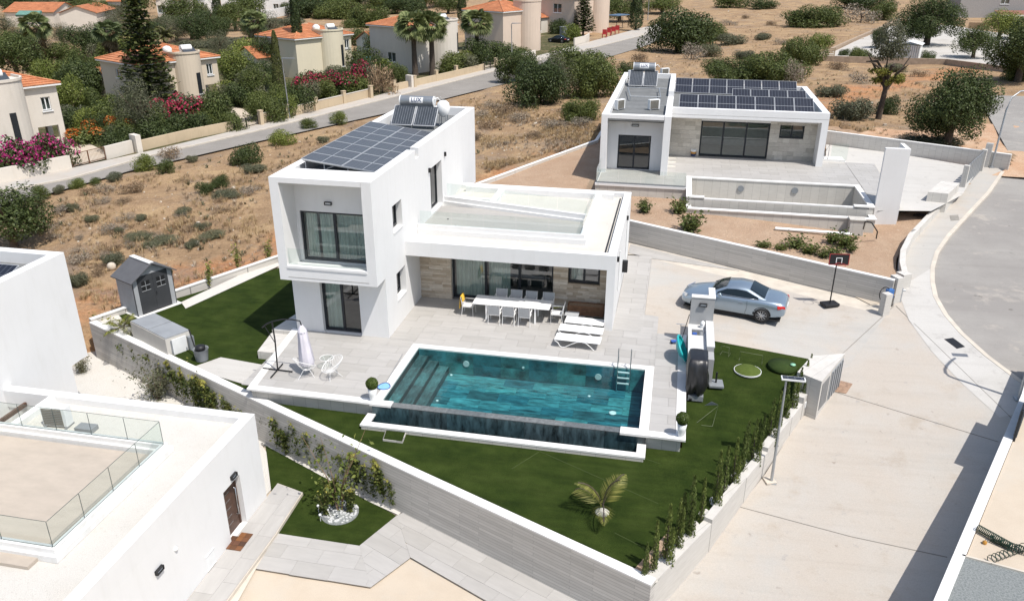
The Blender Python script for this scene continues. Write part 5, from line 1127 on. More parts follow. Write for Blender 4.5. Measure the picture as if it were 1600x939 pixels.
# ================================================================== vegetation
L_DARK = leaf('dark_evergreen_leaves', (.030,.045,.014), (.054,.078,.024), (.095,.125,.042), .26)
L_MID = leaf('mid_green_leaves', (.052,.072,.018), (.092,.120,.032), (.150,.175,.054), .26)
L_BRIGHT = leaf('fresh_green_leaves', (.085,.115,.022), (.15,.185,.038), (.23,.26,.07), .26)
L_OLIVE = leaf('grey_olive_leaves', (.075,.080,.048), (.125,.132,.080), (.19,.195,.125), .26)
L_YEL = leaf('yellow_green_leaves', (.09,.10,.018), (.17,.18,.035), (.28,.27,.07))
L_DRY = leaf('dry_brown_leaves', (.15,.105,.07), (.25,.18,.12), (.35,.265,.175), .2)
L_GREYDRY = leaf('grey_twigs', (.19,.16,.13), (.28,.24,.20), (.38,.335,.28), .15)
L_STRAW = leaf('straw', (.33,.225,.12), (.46,.335,.19), (.58,.45,.28), .3)
L_PALM = leaf('fan_palm_leaves', (.07,.095,.035), (.14,.175,.07), (.25,.28,.14), .2)
L_SKIRT = leaf('dead_palm_leaves', (.12,.085,.05), (.22,.165,.095), (.33,.26,.16), .1)
L_MAG = leaf('magenta_bracts', (.24,.012,.09), (.42,.03,.19), (.55,.10,.30), .3)
L_RED = leaf('crimson_bracts', (.26,.012,.04), (.42,.025,.09), (.52,.07,.15), .3)
L_ORANGE = leaf('orange_blossom', (.45,.10,.02), (.55,.16,.03), (.6,.25,.06), .3)
L_CYP = leaf('cypress_foliage', (.022,.036,.012), (.040,.060,.018), (.065,.090,.028), .1)
L_CYPN = leaf('young_cypress_foliage', (.065,.092,.022), (.115,.155,.036), (.18,.215,.065), .2)
BARK = plain('bark', (.13,.095,.068), .95, 0, .3, 8, .5)
BARKD = plain('dark_bark', (.075,.058,.045), .95, 0, .3, 8, .5)
def arr_mesh(name, v, q, m):
    me = bpy.data.meshes.new(name); nv, nq = len(v), len(q)
    me.vertices.add(nv); me.vertices.foreach_set('co', np.asarray(v, np.float32).ravel()); me.loops.add(nq*4); me.loops.foreach_set('vertex_index', np.asarray(q, np.int32).ravel())
    me.polygons.add(nq); me.polygons.foreach_set('loop_start', np.arange(nq, dtype=np.int32)*4); me.update(calc_edges=True); me.materials.append(m); me.validate(); return me
def leaves(pos, nor, size, aspect, rg, droop=0.):
    "diamond leaves at positions, roughly facing nor"
    n = len(pos); t = rg.normal(size=(n, 3)); t -= nor*(t*nor).sum(1, keepdims=True); t /= np.linalg.norm(t, axis=1, keepdims=True)+1e-9
    if droop: t[:, 2] -= droop; t /= np.linalg.norm(t, axis=1, keepdims=True)
    b = np.cross(nor, t); b /= np.linalg.norm(b, axis=1, keepdims=True)+1e-9; s = (size*rg.uniform(.6, 1.35, n))[:, None]
    v = np.stack([pos-t*s*.5, pos+b*s*aspect*.5+nor*s*.08, pos+t*s*.5, pos-b*s*aspect*.5+nor*s*.08], 1).reshape(-1, 3)
    return v, np.arange(n*4).reshape(-1, 4)
def crown_arrays(blobs, n, size, seed, aspect=.62, hollow=.62, jitter=.55, droop=0.):
    rg = np.random.default_rng(seed); bl = np.array(blobs, float); wt = (bl[:,3]*bl[:,4]+bl[:,4]*bl[:,5]+bl[:,3]*bl[:,5]); k = rg.choice(len(bl), n, p=wt/wt.sum())
    d = rg.normal(size=(n, 3)); d /= np.linalg.norm(d, axis=1, keepdims=True); r = hollow+(1.04-hollow)*rg.random(n)**.6
    pos = bl[k,:3]+d*bl[k,3:6]*r[:, None]; nor = d/bl[k,3:6]; nor /= np.linalg.norm(nor, axis=1, keepdims=True); nor = nor+rg.normal(size=(n,3))*jitter; nor[:,2] += .25; nor /= np.linalg.norm(nor, axis=1, keepdims=True)
    return leaves(pos, nor, size, aspect, rg, droop)
def lumps(n, rx, ry, rz, z0, seed, r=(.32,.55)):
    rd = random.Random(seed); o = []
    for i in range(n):
        a = rd.uniform(0, 2*PI); q = math.sqrt(rd.random())*.72; h = rd.uniform(.05, .72)*math.sqrt(max(.05, 1-q*q)); s = rd.uniform(*r)
        o.append((rx*q*math.cos(a), ry*q*math.sin(a), z0+rz*h, rx*s, ry*s, rz*s*.85))
    return o
def link(name, me, parent=None):
    o = bpy.data.objects.new(name, me); COL.objects.link(o)
    if parent is not None: o.parent = parent
    return o
def limb_mesh(h, r, seed, spread, n=5, z1=None):
    rd = random.Random(seed); b = MB(); lean = rd.uniform(-.06, .06)
    b.tube([(0,0,-.3),(lean*h*.5,0,h*.28),(lean*h,.02*h,h*.55)], [r*1.25, r, r*.7], 7)
    for i in range(n):
        a = 2*PI*i/n+rd.uniform(-.4,.4); s = rd.uniform(.55,1)*spread; z = h*rd.uniform(.28,.5)
        b.tube([(lean*z,0,z),(s*.5*math.cos(a),s*.5*math.sin(a),z+h*.2),(s*math.cos(a),s*math.sin(a),h*rd.uniform(.62,.85))], [r*.6,r*.4,r*.15], 5)
    return b
PROTO = {}
def proto(kind, w, h, crown, trunk=None, extra=(), cname='crown', cat='shrub'):
    r = bpy.data.objects.new(kind, None); WORLD[r] = Vector((0,0,0)); r['category'] = cat
    COL.objects.link(r); link(cname, crown, r)
    if trunk is not None: trunk.build('trunk', BARK if 'olive' in kind or 'round' in kind else BARKD, r)
    for nm, me in extra: link(nm, me, r)
    PROTO[kind] = (r, w, h); return r
def mk(name, m, *a, **k): v, q = crown_arrays(*a, **k); return arr_mesh(name, v, q, m)
for i, (kd, m) in enumerate((('bush_dark', L_DARK), ('bush_mid', L_MID), ('bush_bright', L_BRIGHT), ('bush_olive', L_OLIVE), ('bush_yellow', L_YEL))):
    proto(kd, 3.6, 2.0, mk('foliage', m, lumps(16, 1.8, 1.8, 2.0, .15, 20+i), 4800, .155, 30+i), limb_mesh(1.6, .07, i, 1.0, 4), cname='foliage')
for i, (kd, m) in enumerate((('bush_dry', L_DRY), ('bush_grey', L_GREYDRY))):
    proto(kd, 2.4, 1.1, mk('foliage', m, lumps(10, 1.2, 1.2, 1.1, .05, 50+i), 900, .17, 60+i, .3, .2, 1.2), limb_mesh(.9, .04, i, .8, 6), cname='foliage')
for i, (kd, m) in enumerate((('mass_dark', L_DARK), ('mass_mid', L_MID), ('mass_olive', L_OLIVE))):
    proto(kd, 8., 4.2, mk('foliage', m, lumps(34, 4.0, 3.6, 4.2, .2, 70+i, (.2,.36)), 15000, .195, 80+i), limb_mesh(3, .14, i, 2.4, 6), cname='foliage')
for i, (kd, m) in enumerate((('round_tree_dark', L_DARK), ('round_tree_mid', L_MID), ('round_tree_bright', L_BRIGHT), ('olive_tree', L_OLIVE))):
    proto(kd, 5., 5.4, mk('crown', m, lumps(26, 2.5, 2.5, 3.9, 1.3, 90+i, (.24,.42)), 9500 if i != 3 else 7500, .165 if i != 3 else .15, 100+i, .62 if i != 3 else .35, .55), limb_mesh(4.6, .2, i+3, 1.5, 6), cat='tree')
proto('big_carob_tree', 9., 9., mk('crown', L_DARK, lumps(44, 4.5, 4.3, 6.6, 2.0, 131, (.2,.34)), 24000, .2, 132), limb_mesh(7., .36, 9, 3.0, 8), cat='tree')
proto('gnarled_tree', 6., 7., mk('crown', L_OLIVE, [(0.2,0,5.7,1.5,1.4,1.1),(-.6,.2,5.0,1.1,1.1,.8),(.9,-.2,4.9,1.0,1.0,.8),(.3,.3,6.4,.9,.9,.7)]+lumps(8,1.5,1.3,1.6,4.4,140,(.2,.4)), 4200, .2, 141, .4), limb_mesh(6., .26, 14, 2.6, 8), (('lower_foliage', mk('lower_foliage', L_YEL, lumps(10, 2.8, 1.8, 1.6, 2.6, 142, (.14,.3)), 1300, .2, 143, .6, .2, .9)),), cat='tree')
# bougainvillea: green body with bracts on top
def bougain(kd, m, w=4., h=2.4, seed=150, frac=.6, base=L_DARK):
    bl = lumps(20, w/2, w/3.2, h, .1, seed); g = mk('foliage', base, bl, 3600, .2, seed+1)
    rg = np.random.default_rng(seed+3); top = [b for b in bl if b[2] > h*.3][:int(len(bl)*frac)]
    v, q = crown_arrays(top, 1500, .17, seed+4, .8, .9, .8); k = v.reshape(-1,4,3)[:,0,2] > h*.42; v = v.reshape(-1,4,3)[k].reshape(-1,3); proto(kd, w, h, g, None, (('blossom', arr_mesh('blossom', v, np.arange(len(v)).reshape(-1,4), m)),), cname='foliage')
bougain('bougainvillea_magenta', L_MAG, seed=150); bougain('bougainvillea_crimson', L_RED, seed=160, frac=.5); bougain('flowering_hedge', L_ORANGE, seed=170, frac=.25, base=L_MID)
# slim cypress
def cyp(kd, h, r, n, m, size, seed):
    rg = np.random.default_rng(seed); t = rg.random(n)**.8; a = rg.random(n)*2*PI; rr = r*np.minimum(1, (t*7+.35))*np.sqrt(np.maximum(.02, 1-t**1.6))*(.75+.3*rg.random(n))*(1+.14*np.sin(a*3+t*14)); z = t*h+.05
    pos = np.stack([rr*np.cos(a), rr*np.sin(a), z], 1); nor = np.stack([np.cos(a), np.sin(a), np.full(n, .35)], 1)+rg.normal(size=(n,3))*.4; nor /= np.linalg.norm(nor, axis=1, keepdims=True)
    v, q = leaves(pos, nor, size, .45, rg, -1.4); b = MB(); b.tube([(0,0,-.2),(0,0,h*.7)], [r*.2, r*.06], 6); proto(kd, 2*r, h, arr_mesh('foliage', v, q, m), b, cname='foliage', cat='tree')
cyp('cypress', 9., .62, 5200, L_CYP, .2, 180); cyp('cypress_olive', 9., .7, 4600, leaf('pale_cypress_foliage', (.045,.055,.018), (.075,.088,.026), (.11,.12,.045)), .2, 181)
# tall norfolk pine in tiers
def norfolk():
    rg = np.random.default_rng(190); P_, N_ = [], []; H = 15.; b = MB(); b.tube([(0,0,-.3),(0,0,H*.5),(0,0,H)], [.24,.14,.03], 8)
    for k in range(26):
        z = 1.2+k*.53; L = 2.7*(1-(z/H))**.75+.2; nb = 7
        for i in range(nb):
            a = 2*PI*i/nb+k*.37+rg.normal()*.1; n = int(16+42*L/2.7); s = rg.random(n)**.8; r = s*L
            pos = np.stack([r*np.cos(a), r*np.sin(a), z+s*s*L*.22-s*L*.10], 1)+rg.normal(size=(n,3))*np.array([.13,.13,.08]); P_.append(pos); N_.append(np.tile([0,0,1.], (n,1))+rg.normal(size=(n,3))*.5)
    p, n_ = np.concatenate(P_), np.concatenate(N_); n_ /= np.linalg.norm(n_, axis=1, keepdims=True); v, q = leaves(p, n_, .46, .5, rg); proto('norfolk_pine', 5.4, H, arr_mesh('foliage', v, q, leaf('pine_foliage', (.030,.044,.013), (.055,.075,.022), (.10,.115,.04))), b, cname='foliage', cat='tree')
norfolk()
# palms
def frond_fan(V, c, d, up, r, rg, n=13, droop=.25):
    d = np.array(d, float); d /= np.linalg.norm(d); s = np.cross(d, up); s /= np.linalg.norm(s)+1e-9; u = np.cross(s, d); ro = rg.uniform(-1.2, 1.2); s, u = s*math.cos(ro)+u*math.sin(ro), u*math.cos(ro)-s*math.sin(ro)
    for i in range(n):
        a = (i/(n-1)-.5)*2.6; e = d*math.cos(a)+s*math.sin(a); w = np.cross(e, u)*r*.085; mid = c+e*r*.6; tip = c+e*r*(1.05-.1*abs(a))-np.array([0,0,droop*r*(1+.4*rg.random())])
        V += [c, mid+w, tip, mid-w]
def fan_palm(kd, h, seed, skirt=0., rad=1.15, trunk_r=.34, nf=52):
    rg = np.random.default_rng(seed); V, S = [], []
    for i in range(nf):
        a = i*2.4+rg.normal()*.15; e = math.asin(min(.98, -.75+1.72*(i/nf)**.8+rg.normal()*.06)); L = rg.uniform(.85, 1.25); d = np.array([math.cos(a)*math.cos(e), math.sin(a)*math.cos(e), math.sin(e)]); c = np.array([0,0,h])+d*L
        frond_fan(V, c, d, np.array([0,0,1.]) if abs(d[2]) < .9 else np.array([1.,0,0]), rad, rg)
    for i in range(int(40*skirt)):
        a = rg.random()*2*PI; z = h-rg.random()**1.2*2.6*skirt; c = np.array([.32*math.cos(a), .32*math.sin(a), z]); d = np.array([math.cos(a)*.55, math.sin(a)*.55, -1.]); frond_fan(S, c, d, np.array([0,0,1.]), rad*.85, rg, 9, .1)
    b = MB(); b.tube([(0,0,-.3),(0,0,.5),(.04,0,h*.6),(0,0,h)], [trunk_r*1.35, trunk_r, trunk_r*.8, trunk_r*.85], 10)
    ex = (('dead_leaf_skirt', arr_mesh('dead_leaf_skirt', np.array(S), np.arange(len(S)).reshape(-1,4), L_SKIRT)),) if S else ()
    proto(kd, 2*(rad+1.1), h+1.6, arr_mesh('crown', np.array(V), np.arange(len(V)).reshape(-1,4), L_PALM), b, ex, cat='palm')
fan_palm('fan_palm', 5.6, 200, .35); fan_palm('shaggy_palm', 6.4, 201, 1.35, 1.15, .3, 44)
def feather(kd, h, n, L, m, seed, nl=26, tr=.16, cat='palm', lw=.03, e0=.15, e1=1.25):
    rg = np.random.default_rng(seed); V = []; rb = MB()
    for i in range(n):
        a = i*2.39996+rg.normal()*.12; e = e0+(e1-e0)*(i/max(1, n-1)); hd = np.array([math.cos(a), math.sin(a), 0]); path = []
        for k in range(nl+1):
            t = k/nl; ang = e-1.75*t*t*(1.25-e*.45); path.append((t, ang))
        p = np.array([0,0,h]); pts = [p.copy()]
        for t, ang in path[1:]: p = p+(hd*math.cos(ang)+np.array([0,0,math.sin(ang)]))*L/nl; pts.append(p.copy())
        rb.tube(pts[::4], [.022*L/1.6]*len(pts[::4]), 4); sd = np.array([-hd[1], hd[0], 0])
        for k in range(3, nl+1):
            q = pts[k]; tn = pts[k]-pts[k-1]; tn /= np.linalg.norm(tn); ll = L*.34*math.sin(PI*min(1, .12+.88*k/nl)**.75)+.05
            for s in (-1, 1):
                dv = sd*s*.8+tn*.75-np.array([0,0,.28+.2*rg.random()]); dv /= np.linalg.norm(dv); w = np.cross(dv, tn); w = w/(np.linalg.norm(w)+1e-9); ww = tn*lw*L; V += [q, q+dv*ll*.5+ww, q+dv*ll, q+dv*ll*.5-ww]
    if h > .4: rb.tube([(0,0,-.2),(0,0,h)], [tr*1.2, tr], 8)
    proto(kd, 2*L*.8, h+L*.7, arr_mesh('fronds', np.array(V), np.arange(len(V)).reshape(-1,4), m), rb, cname='fronds', cat=cat)
feather('date_palm', 1.6, 22, 2.0, leaf('date_palm_leaves', (.07,.075,.025), (.13,.13,.045), (.22,.20,.09)), 210); feather('banana_like_palm', 1.0, 12, 1.8, L_BRIGHT, 211, 16, .14, 'palm', .06)

def depth(p): return (Vector(p)-Vector((CX,CY,CZ))).dot(CD)
GROUPS = {}
def V(kind, px, py, wpx, hpx, label, z=None, rz=None, name=None, cat=None, group=None):
    "plant whose foot stands at a photo pixel, sized by its width and height there"
    r, w, h = PROTO[kind]; p = (P(px, py, z) if z is not None else gz(px, py)); d = depth(p)
    sw = wpx*d/CF/w; el = math.atan2(CZ-p.z, math.hypot(p.x-CX, p.y-CY)); H = max(.25*wpx, hpx)*d/CF
    sh = max(.15, (H-.45*w*sw*math.sin(el))/math.cos(el)/h) if kind.startswith(('bush','mass','boug','flower')) else H/math.cos(el)/h
    o = place(r, (p.x, p.y, p.z-.03), rz if rz is not None else random.uniform(0, 6.28), (sw, sw, sh), label)
    if name is None: name = 'bougainvillea' if kind.startswith('boug') else 'large_bush' if kind.startswith('mass') else 'bush' if kind.startswith('bush') else 'hedge' if kind.startswith('flower') else kind
    o.name = name
    if cat: o['category'] = cat
    if group: o['group'] = group
    return o
def VG(group, kinds, lst, z=None, name='bush', cat='bush', what='bush', note=''):
    "a counted group: labels say which one from the left"
    lst = sorted(lst)
    for i, q in enumerate(lst): V(q[4] if len(q) > 4 else kinds[i % len(kinds)], *q[:4], f'{what}, {ORD[i]} from the left of {group}', z, name=name, cat=cat, group=group)
TREES = [
 ('round_tree_dark',22,385,135,105,'dark spreading tree at the left edge beside the front villa roof'),
 ('round_tree_bright',118,186,66,74,'fresh green round tree right of the cream house at the left edge'),
 ('mass_dark',130,150,105,66,'large dark clipped dome tree between the cream and the beige house'),
 ('round_tree_mid',28,128,90,82,'yellowish green tree mass behind the cream house roof at the left edge'),
 ('round_tree_dark',133,92,66,56,'dark round tree in front of the cream gabled house'),
 ('shaggy_palm',70,112,52,84,'tall shaggy palm with a brown skirt in front of the white house, far left'),
 ('shaggy_palm',178,104,56,66,'shaggy palm with a brown skirt left of the norfolk pine'),
 ('shaggy_palm',112,26,34,32,'shaggy palm at the top edge behind the cream gabled house'),
 ('norfolk_pine',238,170,86,178,'very tall tiered norfolk pine in front of the beige house'),
 ('olive_tree',226,212,92,98,'grey green weeping olive tree at the foot of the norfolk pine'),
 ('cypress',205,42,20,70,'tall dark cypress at the top edge left of the norfolk pine'),
 ('cypress',341,30,16,42,'dark cypress at the top edge beside the white flat-roofed house'),
 ('cypress_olive',440,168,20,112,'slim olive green cypress at the left end of the cream house'),
 ('cypress',471,122,19,140,'slim dark cypress standing before the olive cream house'),
 ('date_palm',259,78,38,36,'young date palm with pale fronds behind the beige house roof'),
 ('banana_like_palm',63,112,34,22,'broad-leaved young palm behind the roof of the cream house'),
 ('shaggy_palm',404,88,44,66,'palm with a brown trunk left of the olive cream house'),
 ('fan_palm',649,118,62,94,'left one of two green fan palms before the cream house'),
 ('fan_palm',676,117,62,92,'right one of two green fan palms before the cream house'),
 ('fan_palm',746,99,58,78,'single fan palm with a thick trunk beside the pale pink house'),
 ('cypress',722,32,16,44,'dark cypress behind the roof of the cream house with fan palms'),
 ('norfolk_pine',911,54,40,62,'small tiered pine in front of the tall pinkish house'),
 ('cypress',993,46,22,60,'dark cypress near the bend of the grey street'),
 ('round_tree_mid',968,34,70,40,'bushy green tree behind the bend of the street'),
 ('round_tree_mid',1035,22,70,30,'green tree at the top edge above the large round bush'),
 ('round_tree_bright',372,135,66,66,'light green tree right of the beige house'),
 ('round_tree_mid',405,160,60,62,'green tree between beige house and the slim cypresses'),
 ('round_tree_dark',416,120,50,70,'dark leafy tree behind the olive green cypress'),
 ('olive_tree',300,62,66,40,'grey olive tree in the row behind the beige house'),
 ('round_tree_dark',310,70,60,52,'dark carob tree in front of the grey house at the top'),
 ('round_tree_dark',348,66,46,42,'dark rounded tree beside the dry lane behind the beige house'),
 ('olive_tree',248,58,60,36,'pale olive tree under the white gabled house'),
 ('olive_tree',180,62,60,44,'olive tree behind the two shaggy palms'),
 ('round_tree_mid',152,26,60,26,'leafy tree below the small porch house'),
 ('olive_tree',30,12,70,22,'grey olive tree on the top edge at far left'),
 ('olive_tree',75,10,60,20,'grey olive tree at the top edge behind the white house'),
 ('round_tree_dark',590,100,56,56,'dark tree between the olive cream house and the fan palm house'),
 ('round_tree_mid',622,132,40,36,'dark green bush tree at the foot of the left fan palm'),
 ('mass_dark',478,28,90,36,'dark tree mass on the top edge behind the olive cream house'),
 ('mass_mid',530,30,90,38,'mid green tree mass on the top edge above the dry clearing'),
 ('mass_mid',575,42,84,42,'dense green shrub tree on the dry slope behind the houses'),
 ('mass_dark',640,22,90,30,'dark tree mass on the top edge behind the fan palm house'),
 ('round_tree_mid',700,22,50,30,'green tree at the top edge right of the fan palm roof'),
 ('mass_mid',600,12,80,24,'green tree mass at the very top above the clearing'),
 ('big_carob_tree',1447,72,112,84,'large dark round tree standing on the pale walled yard'),
 ('big_carob_tree',1590,128,120,112,'dark broad tree at the right edge by the walled yard'),
 ('round_tree_bright',1560,62,70,50,'bright green tree at the right edge behind the yard wall'),
 ('round_tree_mid',1520,92,66,56,'feathery green tree at the right side of the pale yard'),
 ('big_carob_tree',1478,232,150,138,'big bushy dark tree rising behind the grey forecourt wall'),
 ('gnarled_tree',1372,186,92,146,'gnarled old tree with bare dark limbs and a grey crown'),
 ('round_tree_dark',1372,76,34,36,'small dark tree left of the white metal shed'),
 ('olive_tree',868,155,84,78,'grey olive tree amid the scrub left of the villa behind'),
]
for q in TREES: V(*q)
BUSHES = [
 ('mass_dark',838,164,122,84,'broad dark bush at the left of the scrub before the villa behind'),
 ('mass_mid',900,122,140,66,'wide green bush at the top of the scrub before the villa behind'),
 ('mass_mid',925,150,110,80,'green bush touching the left wall of the villa behind'),
 ('mass_dark',815,126,90,56,'dark bush at the street end of the scrub before the villa behind'),
 ('mass_mid',905,188,76,46,'low bright bush at the foot of the scrub near the villa behind'),
 ('mass_dark',1056,82,132,78,'large dark round bush in the dry field beyond the villa behind'),
 ('mass_mid',1105,62,84,34,'spreading bush to the right of the large dark round bush'),
 ('mass_mid',1150,126,130,48,'dark bush mass directly behind the panelled roof, left part'),
 ('mass_mid',1208,126,124,58,'green bush mass directly behind the panelled roof, right part'),
 ('mass_mid',1252,100,84,52,'green bush at the end of the bush mass behind the panelled roof'),
 ('bush_bright',1280,76,44,24,'light green bush below the stone wall of the yard'),
 ('bush_grey',1240,130,36,38,'small pale leafless tree at the right end of the panelled roof'),
 ('mass_mid',1268,42,112,42,'rounded green bush in the straw coloured field near the top'),
 ('mass_dark',1350,14,110,26,'dark hedge of bushes at the top edge of the straw field'),
 ('bush_grey',1345,36,60,30,'grey half dry bush beside the rounded green bush near the top'),
 ('bush_mid',1380,32,50,26,'green bush left of the large tree on the yard'),
 ('bush_olive',1333,186,66,40,'grey green bush left of the gnarled tree foot'),
 ('bush_dark',1385,178,40,30,'dark bush right of the gnarled tree foot'),
 ('bush_olive',1290,215,70,20,'low dark scrub behind the corner of the panelled villa') ,
 ('bush_mid',1345,96,40,18,'low bush by the pallet fence at the corner of the yard'),
 ('bush_dark',978,116,28,20,'small bush right behind the LUX tank of the villa behind'),
 ('mass_mid',1590,125,60,44,'green bush at the right edge above the dirt track'),
 ('bush_mid',1140,12,60,18,'bush on the top edge of the straw field, left one'),
 ('bush_dark',1190,14,52,16,'bush on the top edge of the straw field, right one'),
 ('bush_mid',560,70,40,24,'shrub on the slope right of the olive cream house'),
 ('bush_olive',1460,226,90,26,'grey scrub at the foot of the big bushy tree'),
 ('bougainvillea_crimson',485,156,70,44,'crimson bougainvillea behind the long tan wall, left one'),
 ('bougainvillea_crimson',520,150,76,42,'crimson bougainvillea behind the long tan wall, middle one'),
 ('bougainvillea_crimson',565,140,56,46,'crimson bougainvillea behind the long tan wall, right brightest one'),
 ('bush_dry',598,146,62,60,'brown leafless bush between the bougainvillea and the fan palms'),
 ('bougainvillea_magenta',28,274,100,66,'bougainvillea hedge with few magenta flowers at the left edge'),
 ('bougainvillea_magenta',84,262,76,58,'bougainvillea hedge with a bright magenta top by the low gate'),
 ('bush_bright',22,230,64,42,'light green bush in front of the round tower at the left edge'),
 ('flowering_hedge',135,222,84,40,'green hedge with orange blossom beside the forecourt'),
 ('bush_mid',168,206,70,44,'green shrub in the garden of orange blossom'),
 ('flowering_hedge',188,214,56,40,'flowering shrub below the weeping olive tree'),
 ('bush_dark',186,236,56,40,'dark shrub behind the short cream garden wall'),
 ('bougainvillea_crimson',285,200,84,56,'dark hedge with pink flowers before the beige house, left part'),
 ('bush_dark',255,218,76,40,'dark green hedge behind the tan wall below the olive tree'),
 ('bush_mid',338,196,64,52,'green hedge with the sunny top at the right of the beige house'),
 ('bougainvillea_crimson',316,186,46,34,'bougainvillea with one bright pink cluster before the beige house'),
 ('bush_dark',465,175,60,44,'dark green shrub behind the street lamp'),
 ('bush_mid',428,190,46,34,'green shrub left of the street lamp foot'),
 ('bush_olive',530,128,50,30,'grey green shrub below the tower of the olive cream house'),
 ('bush_dark',778,96,64,34,'clipped dark hedge in front of the pale pink house'),
 ('bush_mid',812,90,40,16,'low hedge on the white garden wall of the pink house'),
 ('bush_bright',728,106,30,26,'light green shrub beside the round tower of the fan palm house'),
 ('bush_bright',893,64,32,26,'bright clipped shrub beside the grey cabinet near the small pine'),
 ('bush_dark',872,52,32,22,'dark shrub behind the parked black car'),
 ('bush_olive',345,75,80,16,'low scrub strip along the dry lane behind the beige house'),
 ('bush_olive',300,76,60,16,'low scrub left part along the dry lane behind the beige house'),
 ('bush_dark',385,255,56,34,'round dark green bush alone in the dry field by the villa'),
 ('bush_dark',322,302,30,22,'dark green shrub left of a grey heap in the dry field'),
 ('bush_dark',344,292,30,22,'dark green shrub right above a grey heap in the dry field'),
 ('bush_olive',352,306,50,14,'grey dead brush heap in the middle of the dry field'),
]
for q in BUSHES: V(*q)
VG('the green tufts along the street edge', ['bush_mid','bush_olive','bush_bright'], [(64,308,30,20),(92,300,20,14),(122,292,26,16),(150,288,20,12),(178,281,28,16),(228,264,36,26),(262,270,32,22),(300,252,20,12),(440,226,44,26),(482,200,30,16),(505,222,22,12),(530,190,28,18)], what='low green roadside shrub')
VG('the dry field shrubs', ['bush_dry','bush_grey','bush_olive'], [(105,330,40,16,'bush_grey'),(160,316,26,12),(180,360,44,18,'bush_grey'),(215,372,50,14),(250,378,60,16,'bush_olive'),(300,358,40,16),(330,370,46,16,'bush_olive'),(130,408,46,22,'bush_grey'),(180,410,40,22,'bush_olive'),(125,445,36,28,'bush_olive'),(155,430,30,20),(300,385,26,16,'bush_olive'),(400,268,44,18),(350,330,40,12),(285,332,30,12),(205,300,40,22,'bush_dry'),(265,245,50,22,'bush_dry'),(395,300,40,16)], what='dry brown or grey shrub')
_r = random.Random(12); _L = [(105,330,40,16),(160,316,26,12)]
DS = []
while len(DS) < 26:
    q = (_r.uniform(60,430), _r.uniform(255,425))
    if q[1] > 262+ (430-q[0])*.12 and q[1] < 330+(430-q[0])*.32 and not (q[0] < 120 and q[1] > 380): DS.append((q[0], q[1], _r.uniform(16,40), _r.uniform(8,17)))
VG('the small dead field shrubs', ['bush_dry','bush_grey','bush_grey','bush_dry','bush_olive'], DS, what='small dead shrub', name='dead_shrub')
VG('the dry shrubs right of the middle villa', ['bush_dry','bush_grey'], [(765,200,44,18),(790,178,46,20),(745,218,34,16),(815,188,40,18),(870,200,44,18),(890,178,50,22),(912,196,40,18),(835,214,36,14),(770,170,36,14),(755,182,30,14)], what='dry brown shrub')
VG('the brown shrubs in the straw field', ['bush_dry','bush_grey','bush_olive'], [(1000,98,40,20),(1080,92,46,26),(1112,88,40,22),(1140,70,46,20),(1190,62,30,12),(1140,40,30,10),(1165,30,20,8),(1220,70,26,10),(1300,150,50,22),(1310,108,44,16),(1400,112,40,16),(1435,120,30,14),(1340,130,40,18),(1165,92,36,16,'bush_olive'),(1120,100,30,12),(1205,40,26,9)], what='low dry shrub')
VG('the scrub on the slope behind the houses', ['bush_dry','bush_olive','bush_mid'], [(505,58,30,10),(525,52,26,12),(545,44,30,12),(585,84,40,20),(600,60,36,12),(560,96,34,16),(680,10,30,10),(800,14,40,14),(822,24,34,12),(770,10,30,10),(450,40,60,16),(430,46,40,12),(500,30,30,10)], what='scrubby shrub')
VG('the treetops along the upper left edge', ['round_tree_mid','olive_tree','round_tree_dark'], [(10,60,60,40),(45,88,60,46),(5,100,50,40),(100,70,50,36),(215,70,50,40),(270,48,50,26),(390,60,44,30),(360,30,40,26),(455,26,36,24),(130,14,44,20),(410,70,40,30),(380,96,46,34),(60,6,50,14),(165,18,40,18),(520,12,60,20),(560,10,60,18),(420,12,40,18)], name='garden_tree', cat='tree', what='garden tree')

GS = []
rd_ = random.Random(77)
for x0, y0, x1, y1, k in ((105,200,205,216,6),(130,175,205,195,5),(215,205,365,200,9),(230,180,270,190,3),(355,150,450,178,9),(365,120,400,140,3),(395,182,450,186,4),(455,160,590,138,9),(560,120,610,128,3),(690,118,760,104,3),(0,200,20,225,2),(60,130,200,118,5),(150,100,210,90,3),(380,100,420,110,2)):
    for i in range(k): t_ = (i+.5)/k; GS.append((x0+(x1-x0)*t_+rd_.uniform(-6,6), y0+(y1-y0)*t_+rd_.uniform(-7,7), rd_.uniform(40,62), rd_.uniform(28,44)))
VG('the garden shrubs between street and houses', ['bush_mid','bush_dark','bush_bright','bush_mid','bush_olive','bush_dark'], GS, what='garden shrub', name='garden_shrub')
GT = [(x+rd_.uniform(-8,8), y+rd_.uniform(-5,5), rd_.uniform(54,76), rd_.uniform(38,56)) for x, y in ((20,90),(60,95),(95,105),(160,80),(215,105),(200,50),(235,72),(275,66),(290,44),(325,50),(365,48),(130,45),(20,36),(385,40),(350,88),(430,70),(415,140),(300,24),(220,22),(440,10),(500,14),(545,14),(620,6),(660,8),(700,12),(1000,20),(950,14))]
VG('the row of trees behind the street houses', ['round_tree_mid','round_tree_dark','olive_tree','round_tree_mid'], GT, what='leafy tree', name='leafy_tree', cat='tree')
